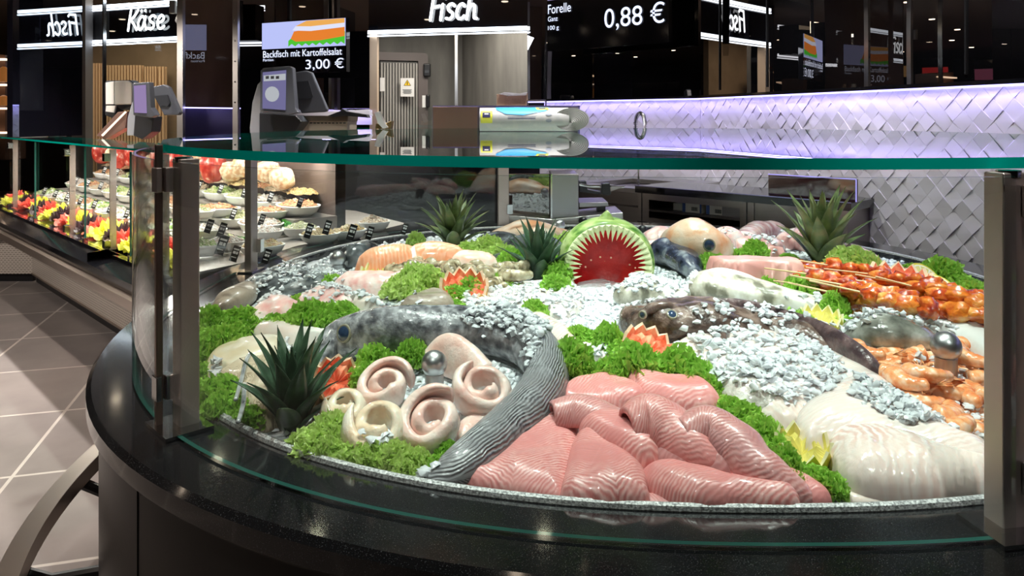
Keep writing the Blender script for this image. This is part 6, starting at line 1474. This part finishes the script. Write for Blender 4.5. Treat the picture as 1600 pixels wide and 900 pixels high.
shell = [(WR*math.sin(f), -WR*.95*math.cos(f)) for f in np.linspace(1.13, PI-.001, 18)]
r_r, y_r = shell[0]
revol([(r_r-.004, y_r-.001)]+shell, 'rind', rind)
revol([(r_r-.022, y_r+.006), (r_r-.018, y_r-.002), (r_r-.003, y_r-.0015)], 'white_rind', wr_)
revol([(r_r-.017, y_r+.001), (r_r-.024, y_r+.012), (r_r-.03, y_r+.035), (r_r-.05, y_r+.06), (.05, y_r+.085), (.001, y_r+.09)], 'red_flesh', redw)
nt_eeth = 27
for i in range(nt_eeth):
    a = math.radians(-18)+math.radians(216)*i/(nt_eeth-1); wd = math.radians(216)/nt_eeth*.52
    P = lambda ang, r, y: Vector((r*math.cos(ang)*1.04, y, cz+r*math.sin(ang)))
    ln = .050+.007*math.sin(i*1.7)
    V = [P(a-wd, r_r-.002, y_r-.004), P(a+wd, r_r-.002, y_r-.004), P(a+wd*.2, r_r-ln, y_r-.008), P(a-wd, r_r-.006, y_r+.010), P(a+wd, r_r-.006, y_r+.010), P(a, r_r-.008, y_r-.013), P(a, r_r-ln*.5, y_r-.011)]
    mk('tooth', V, [(0, 5, 6), (5, 1, 6), (0, 6, 2), (6, 1, 2), (0, 2, 3), (1, 4, 2), (3, 2, 4), (0, 3, 4), (0, 4, 1), (0, 1, 5)], wr_, wm, False)
fv = []; 
for i in range(9):
    q = i/8; fv += [Vector((-.022*(1-q)+.012*q*q-.01, -.03, cz+WR*.93+.035*q)), Vector((.03*(1-q)+.012*q-.004, -.035, cz+WR*.93+.028*q)), Vector((.03*(1-q)+.012*q-.004, -.012, cz+WR*.93+.028*q)), Vector((-.022*(1-q)+.012*q*q-.01, -.016, cz+WR*.93+.035*q))]
mk('fin', fv, [(i*4+k, i*4+(k+1) % 4, i*4+4+(k+1) % 4, i*4+4+k) for i in range(8) for k in range(4)]+[(3, 2, 1, 0), (32, 33, 34, 35)], rind, wm, True)
seedm = Mat('seed_pale', (.85, .62, .42), .4); sb = None
for (px, py) in ((907, 417), (916, 419), (957, 406), (985, 415), (993, 419), (940, 405), (925, 409)):
    v = PY(px, py, WY-.02)-Vector(wm.location); rr = math.hypot(v.x, v.z-cz)
    yy = y_r+.035+.05*(1-min(1, rr/(r_r-.03)))**.7 if rr < r_r-.03 else y_r+.03
    V = MB().ball((v.x, yy-.0, v.z), .0032, 8, sc3=(1, .6, 1)); V.build('seed', seedm, wm, True)
FOOD.append((np.array([(wm.location.x+v.x, wm.location.y+v.y, wm.location.z+v.z) for v in [Vector((-.13, -.1, 0)), Vector((.13, -.1, 0)), Vector((.13, .14, 0)), Vector((-.13, .14, 0)), Vector((0, 0, .24))]]), [(0, 1, 4), (1, 2, 4), (2, 3, 4), (3, 0, 4)]))

# ---- pineapple crowns
def crown(label, px, py, size, m, n=46, lean=(0, 0), seed=0, droop=1.0):
    rnd = random.Random(seed+31); V = []; Fc = []; UV = []; p = B(px, py)
    for i in range(n):
        q = i/(n-1); az = i*2.39996; ln = size*(.55+.55*math.sin(PI*min(1, q*1.05+.12)))*rnd.uniform(.85, 1.1); el = 1.45-1.35*(1-q)**1.2*droop if True else 0
        wd = size*.16*(1.1-.3*q); h0 = size*.42*q*.8; m_ = 9; n0 = len(V)
        c = Vector((.10*size*math.cos(az)*(1-q*.6), .10*size*math.sin(az)*(1-q*.6), h0)); e = el+.45; pos = c.copy()
        for s in range(m_):
            t = s/(m_-1); ww = wd*(1-t**1.7)*(.75+.9*t*(1-t)); d = Vector((math.cos(e)*math.cos(az), math.cos(e)*math.sin(az), math.sin(e)))
            sd_ = Vector((-math.sin(az), math.cos(az), 0)); up = sd_.cross(d)*-1
            for k, (a, b_) in enumerate(((-1, .32), (-.5, .05), (0, -.05), (.5, .05), (1, .32))): V.append(pos+sd_*a*ww+(d.cross(sd_)*-1)*b_*ww*-1); UV.append((t, k/4))
            pos = pos+d*ln/(m_-1); e -= (.04+.07*(1-q))*droop
        Fc += [(n0+s*5+k, n0+s*5+k+1, n0+(s+1)*5+k+1, n0+(s+1)*5+k) for s in range(m_-1) for k in range(4)]
    V = [Vector((v.x+lean[0]*v.z, v.y+lean[1]*v.z, v.z)) for v in V]; zm = .0
    o = mk('pineapple_crown', [v+p+Vector((0, 0, .0)) for v in V], Fc, m, None, True, UV)
    so = o.modifiers.new('thickness', 'SOLIDIFY'); so.thickness = .0016
    return tag(o, label, 'pineapple crown')
pineg = Mat('pineapple_leaf', (.04, .09, .05), .38, coat=.2, nz=([(.35, (.018, .045, .022)), (.6, (.06, .12, .065)), (.75, (.15, .22, .13))], 22, 4))
pinel = Mat('pineapple_leaf_olive', (.16, .2, .08), .4, coat=.2, nz=([(.35, (.06, .10, .035)), (.55, (.20, .25, .10)), (.72, (.33, .28, .14))], 15, 4))
crown('large dark green pineapple crown at the front left of the fish', 456, 672, .158, pineg, 44, (.02, 0), 1, .72)
crown('olive green pineapple crown at the back left behind the salmon', 708, 388, .19, pinel, 46, (0, 0), 2, .8)
crown('dark green pineapple crown left of the watermelon', 842, 440, .17, pineg, 40, (0, 0), 3, .75)
crown('upright olive pineapple crown at the right behind the skewers', 1284, 414, .235, pinel, 46, (0, 0), 4, .7)

# ---- fruit cut in zigzags
def zig(label, px, py, R, peel, flesh, n=13, tilt=.5, rz=0, depth=.8, amp=.28, lift=0, fan=True, cat='cut fruit', name='carved_fruit'):
    p = B(px, py, lift+R*.5); p.z = bed(p.x, p.y)+lift+R*.62
    th = thing(name, label, cat, p, 0)
    Rm = Matrix.Rotation(rz, 3, 'Z') @ Matrix.Rotation(tilt, 3, 'X'); K = n*8
    def rim(k): q = (k/8) % 1; return R*amp*(1-abs(q*2-1))
    V = []; lv = 8
    for i in range(lv+1):
        for k in range(K):
            a = 2*PI*k/K; f = -PI/2+(PI/2)*(i/lv); z = R*math.sin(f)*depth; r = R*math.cos(f)
            if i == lv: z = rim(k)
            if i == lv-1: z = R*math.sin(f)*depth*.5
            V.append(Rm @ Vector((r*math.cos(a), r*math.sin(a), z)))
    F1 = [(i*K+k, i*K+(k+1) % K, (i+1)*K+(k+1) % K, (i+1)*K+k) for i in range(lv) for k in range(K)]
    mk('peel', V, F1, peel, th, True)
    # rim thickness and flesh with wedges
    V = []
    for rr, dz in ((1.0, 0), (.88, -.02), (.80, -.18), (.45, -.06), (.0, -.30)):
        for k in range(K):
            a = 2*PI*k/K; q = (k/8) % 1; z = (rim(k) if rr > .85 else 0)+dz*R
            if .3 < rr < .85: z += R*amp*.55*(1-abs(q*2-1))
            V.append(Rm @ Vector((rr*R*math.cos(a), rr*R*math.sin(a), z)))
    F2 = [(i*K+k, i*K+(k+1) % K, (i+1)*K+(k+1) % K, (i+1)*K+k) for i in range(4) for k in range(K)]
    mats = [0]*K+[1]*(3*K)
    pith = bpy.data.materials.get(peel.name+'_pith') or Mat(peel.name+'_pith', tuple(.5*c+.42 for c in peel.node_tree.nodes['Principled BSDF'].inputs['Base Color'].default_value[:3]), .4)
    o = mk('flesh', V, F2, [pith, flesh], th, False, mats=mats)
    return th
opeel = Mat('orange_peel', (.85, .42, .07), .4, bump=(200, .4, .002)); gflesh = Mat('grapefruit_flesh', (.88, .24, .12), .2, coat=.6, sss=.1, nz=([(.4, (.84, .16, .08)), (.65, (.93, .42, .26))], 40, 4), bump=(80, .6, .004))
lpeel = Mat('lemon_peel', (.72, .62, .06), .4, bump=(150, .5, .002)); lflesh = Mat('lemon_flesh', (.74, .66, .20), .25, coat=.5)
zig('zigzag cut grapefruit half with orange flesh below the monkfish head', 1013, 548, .058, opeel, gflesh, 12, .55, .5)
zig('fanned grapefruit half with orange flesh beside the grey fish head', 527, 598, .048, opeel, gflesh, 11, .75, .4, amp=.4, lift=.012)
zig('zigzag cut lemon half at the front beside the white loin fillet', 1254, 705, .046, lpeel, lflesh, 10, .25, 0, amp=.45)
zig('zigzag cut yellow orange fruit half behind the skewers', 1404, 440, .090, opeel, gflesh, 14, .15, 0, amp=.26)
zig('small zigzag cut grapefruit half beside the raw prawns', 725, 455, .070, opeel, gflesh, 12, .5, 0, amp=.35)
zig('small zigzag cut lemon above the monkfish back', 1283, 502, .050, lpeel, lflesh, 11, .2, 0, amp=.4)
zig('pale yellow zigzag lemon before the salmon', 592, 432, .060, lpeel, lflesh, 12, .25, 0, amp=.35)
def lemon_slice(label, px, py, r, rx, rz):
    p = B(px, py, .03); th = thing('lemon_slice', label, 'lemon slice', p, rz); R = Matrix.Rotation(rx, 3, 'X')
    MB().lathe([(.001, -.004), (r, -.004), (r, .004), (.001, .004)], (0, 0, 0), 28, R).build('rind', lpeel, th)
    MB().lathe([(.001, .0041), (r*.9, .0045), (r*.9, .0042)], (0, 0, 0), 28, R).build('pith', Mat('lemon_pith', (.86, .85, .70), .4), th)
    mb = MB()
    for k in range(9): mb.add([R @ Vector((.08*r*math.cos(2*PI*(k+.5)/9), .08*r*math.sin(2*PI*(k+.5)/9), .0052))]+[R @ Vector((.82*r*math.cos(2*PI*(k+f)/9), .82*r*math.sin(2*PI*(k+f)/9), .0052)) for f in (.08, .3, .5, .7, .92)], [(0, 1, 2, 3, 4, 5)])
    mb.build('segments', lflesh, th)
lemon_slice('lemon slice leaning at the right end of the skewers', 1446, 440, .062, .9, .4)
lemon_slice('lemon slice lying before the leaning one', 1458, 448, .055, .5, -.2)

# ---- lettuce
def frisee(seed, n=110, ns_=5, na=15):
    rnd = random.Random(seed); V = []; Fc = []; UV = []
    for L in range(n):
        az0 = rnd.uniform(0, 2*PI); rr0 = math.sqrt(rnd.random())*.85; zb = math.sqrt(max(0, 1-rr0*rr0))*.75*rnd.uniform(.75, 1.05)
        c = Vector((rr0*math.cos(az0), rr0*math.sin(az0), zb*1.15)); nrm = Vector((rr0*math.cos(az0), rr0*math.sin(az0), .55+rnd.uniform(-.2, .5))).normalized()
        d = (nrm+Vector((rnd.uniform(-.7, .7), rnd.uniform(-.7, .7), rnd.uniform(-.3, .5)))).normalized(); s_ = d.cross(Vector((rnd.uniform(-1, 1), rnd.uniform(-1, 1), .3))).normalized(); u = d.cross(s_)
        ln = rnd.uniform(.24, .42); ph = rnd.uniform(0, 6); lob = rnd.choice((6, 7, 8)); n0 = len(V); base = c-d*ln*.6
        for i in range(ns_):
            r = i/(ns_-1)
            for k in range(na):
                a = (k/(na-1)-.5)*2.4; f = .40*ln*r*r*math.sin(a*lob+ph)-.25*ln*r*r*r
                jag = 1+.05*r*((k % 2)*2-1)*(i == ns_-1)
                V.append(base+d*(ln*r*math.cos(a)*jag)+s_*(ln*r*math.sin(a)*.85*jag)+u*f); UV.append((.25+.75*r, k/na))
        Fc += [(n0+i*na+k, n0+i*na+k+1, n0+(i+1)*na+k+1, n0+(i+1)*na+k) for i in range(ns_-1) for k in range(na-1)]
    return V, Fc, UV
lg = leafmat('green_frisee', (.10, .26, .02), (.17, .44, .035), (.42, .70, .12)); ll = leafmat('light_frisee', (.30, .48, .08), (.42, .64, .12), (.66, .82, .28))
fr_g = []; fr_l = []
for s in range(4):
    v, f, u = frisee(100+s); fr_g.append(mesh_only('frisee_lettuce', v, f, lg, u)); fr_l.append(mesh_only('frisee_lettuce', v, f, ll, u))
bands = {
 'along the left rim of the fish': [(312, 600, 24, 0), (322, 575, 20, 0), (345, 610, 28, 0), (340, 632, 22, 0), (370, 628, 26, 0), (392, 640, 22, 0), (318, 545, 22, 0), (345, 540, 26, 0), (375, 545, 20, 0), (335, 520, 26, 0), (365, 520, 26, 0), (350, 492, 24, 0), (380, 492, 24, 0), (330, 500, 20, 0)],
 'before the pale pink fillets at the left': [(430, 500, 22, 0), (455, 498, 26, 0), (485, 498, 26, 0), (510, 500, 22, 0), (532, 492, 24, 0)],
 'at the front left below the rolled fillets': [(492, 680, 30, 1), (520, 668, 26, 1), (545, 690, 30, 1), (580, 700, 28, 1), (615, 705, 26, 1), (650, 708, 24, 1), (690, 710, 22, 0), (510, 695, 22, 1), (630, 720, 18, 1), (470, 690, 18, 1)],
 'under the grey fish head': [(585, 565, 24, 0), (615, 558, 24, 0), (645, 552, 22, 0), (570, 585, 20, 0), (700, 690, 20, 0)],
 'between the grey fish and the pink fillets': [(890, 570, 30, 0), (915, 572, 26, 0), (885, 590, 22, 0), (960, 578, 24, 0), (990, 572, 30, 0), (1025, 570, 30, 0), (1060, 572, 30, 0), (1090, 578, 26, 0), (1105, 600, 24, 0), (1085, 592, 22, 0)],
 'at the right of the pink fillets': [(1140, 628, 22, 0), (1160, 642, 24, 0), (1190, 672, 26, 0), (1210, 690, 24, 0), (1185, 690, 20, 0), (1225, 722, 28, 0), (1265, 728, 30, 0), (1290, 745, 26, 0), (1250, 748, 22, 0)],
 'left of the cut grapefruit': [(905, 515, 18, 0), (925, 518, 20, 0), (950, 528, 22, 0), (970, 540, 16, 0), (755, 482, 12, 0), (745, 480, 12, 0), (835, 482, 18, 0), (822, 484, 12, 0)],
 'behind the pale pink fillets': [(520, 438, 14, 0), (510, 442, 12, 0), (625, 440, 22, 1), (650, 438, 24, 1), (665, 445, 22, 1), (640, 452, 20, 1), (612, 450, 18, 1), (470, 462, 14, 0)],
 'beside the small grapefruit': [(715, 452, 22, 0), (735, 448, 20, 0), (705, 468, 18, 0), (720, 475, 14, 0)],
 'beside the olive pineapple crown': [(740, 388, 22, 1), (765, 390, 22, 1), (785, 398, 20, 1), (800, 408, 18, 0), (755, 400, 18, 1), (650, 380, 14, 1), (610, 386, 12, 1), (690, 398, 12, 0)],
 'around the watermelon': [(870, 385, 24, 1), (890, 378, 20, 1), (860, 405, 20, 0), (872, 425, 20, 0), (868, 445, 18, 0), (800, 438, 14, 0), (780, 436, 14, 0)],
 'before the tuna block': [(1105, 410, 14, 0), (1120, 416, 16, 0), (1140, 428, 16, 0), (1180, 440, 18, 0), (1200, 446, 18, 0), (1150, 434, 12, 0), (1160, 398, 16, 0), (1180, 394, 16, 0), (1232, 398, 12, 0), (1078, 408, 12, 0)],
 'around the skewers': [(1250, 455, 20, 0), (1275, 460, 20, 0), (1300, 470, 18, 0), (1305, 480, 22, 0), (1315, 492, 18, 0), (1240, 497, 18, 0), (1258, 502, 16, 0), (1410, 482, 18, 0), (1440, 484, 18, 0), (1515, 492, 20, 0), (1500, 490, 14, 0)],
 'at the back right rim': [(1330, 415, 26, 1), (1350, 420, 22, 1), (1310, 422, 20, 1), (1430, 424, 22, 0), (1470, 430, 28, 0), (1500, 440, 28, 0), (1525, 455, 26, 0), (1535, 470, 20, 0), (1345, 545, 18, 0), (1335, 540, 12, 0), (1560, 690, 20, 0)]}
rnd = random.Random(9)
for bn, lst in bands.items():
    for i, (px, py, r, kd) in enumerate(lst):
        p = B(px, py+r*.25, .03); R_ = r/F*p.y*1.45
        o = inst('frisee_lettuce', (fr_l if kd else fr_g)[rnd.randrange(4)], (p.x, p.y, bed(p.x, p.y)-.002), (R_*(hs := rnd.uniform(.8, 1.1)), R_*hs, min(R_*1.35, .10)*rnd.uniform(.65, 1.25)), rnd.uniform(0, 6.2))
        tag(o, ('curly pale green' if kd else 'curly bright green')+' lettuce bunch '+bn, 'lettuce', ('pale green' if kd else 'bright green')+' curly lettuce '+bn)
o = None
# ---- crushed ice lying loose: a chip here and there on the bed, and heaps on the fish
rnd = random.Random(2); shapes = []
for s in range(10):
    bm = bmesh.new()
    for k in range(11):
        v = Vector((rnd.gauss(0, 1), rnd.gauss(0, 1), rnd.gauss(0, 1))).normalized(); bm.verts.new((v.x*rnd.uniform(.7, 1.1), v.y*rnd.uniform(.6, 1), v.z*rnd.uniform(.35, .6)))
    r_ = bmesh.ops.convex_hull(bm, input=bm.verts); 
    for g in [v for v in bm.verts if not v.link_faces]: bm.verts.remove(g)
    bm.verts.index_update(); shapes.append(([v.co.copy() for v in bm.verts], [tuple(v.index for v in f.verts) for f in bm.faces])); bm.free()
ICE = MB()
def chip(x, y, z, s):
    V, Fc = shapes[rnd.randrange(10)]; R = Matrix.Rotation(rnd.uniform(0, 6.28), 3, 'Z') @ Matrix.Rotation(rnd.gauss(0, .5), 3, 'X')
    ICE.add([Vector((x, y, z))+R @ (v*s) for v in V], Fc)
top(0.4, 2)
heaps = [([(400, 440), (470, 410), (520, 408), (530, 440), (560, 480), (480, 462), (395, 492)], 420), ([(545, 455), (600, 450), (640, 470), (620, 490), (560, 490)], 130), ([(560, 490), (640, 462), (660, 480), (640, 500)], 60),
         ([(715, 470), (740, 440), (960, 442), (1080, 470), (1090, 500), (1000, 510), (900, 510), (830, 480), (760, 485)], 950), ([(960, 442), (1060, 420), (1120, 432), (1075, 470), (1000, 470)], 180), ([(1150, 480), (1290, 475), (1300, 500), (1400, 490), (1480, 510), (1500, 540), (1380, 530), (1300, 540)], 330),
         ([(780, 500), (850, 520), (860, 560), (820, 620), (775, 610), (770, 570), (720, 540)], 420), ([(560, 700), (700, 700), (680, 740), (600, 740)], 120),
         ([(1050, 540), (1120, 520), (1250, 540), (1330, 590), (1300, 640), (1200, 640), (1110, 600)], 620), ([(1130, 492), (1200, 498), (1260, 530), (1240, 540), (1160, 515)], 90), ([(1330, 620), (1440, 660), (1500, 700), (1420, 700), (1330, 660)], 200),
         ([(440, 540), (490, 530), (480, 560), (440, 580)], 70), ([(325, 585), (345, 580), (340, 600)], 25), ([(1150, 375), (1250, 370), (1260, 395), (1200, 400), (1110, 370)], 150), ([(1420, 560), (1540, 570), (1540, 690), (1440, 640)], 130), ([(1310, 480), (1430, 490), (1540, 530), (1480, 520), (1330, 500)], 200),
         ([(880, 450), (1000, 450), (1000, 470), (880, 470)], 120), ([(470, 460), (560, 470), (540, 490), (480, 480)], 40), ([(900, 530), (970, 545), (960, 565), (900, 550)], 60)]
for poly, nn in heaps:
    xs = [p[0] for p in poly]; ys = [p[1] for p in poly]; c = 0; g = 0
    while c < nn*1.15 and g < nn*30:
        g += 1; x, y = rnd.uniform(min(xs), max(xs)), rnd.uniform(min(ys), max(ys))
        if not inpoly(x, y, poly): continue
        p = B(x, y, .03); z = top(p.x, p.y)
        if z > bed(p.x, p.y)+.13: continue
        chip(p.x, p.y, z+rnd.uniform(-.002, .010), rnd.uniform(.006, .015)); c += 1
o = ICE.build('crushed_ice_heap', ice_m, smooth=True, ang=65); tag(o, 'loose crushed ice chips heaped over the fish', 'ice', kind='stuff')
ICE = MB(); c = 0
while c < 9000:
    x, y = ECX+rnd.uniform(-1.35, 1.35), ECY+rnd.uniform(-1.45, 1.45)
    if rval(x, y) > .905 or rnd.random() > (1.3/y)**1.5: continue
    z = top(x, y)
    if z > bed(x, y)+.012: c += .5; continue
    chip(x, y, bed(x, y)+rnd.uniform(-.002, .008), rnd.uniform(.007, .014)*(1 if y < 2 else 1.4)); c += 1
o = ICE.build('crushed_ice', ice_m, smooth=True, ang=65); tag(o, 'crushed ice chips covering the bed between the fish', 'ice', kind='stuff')
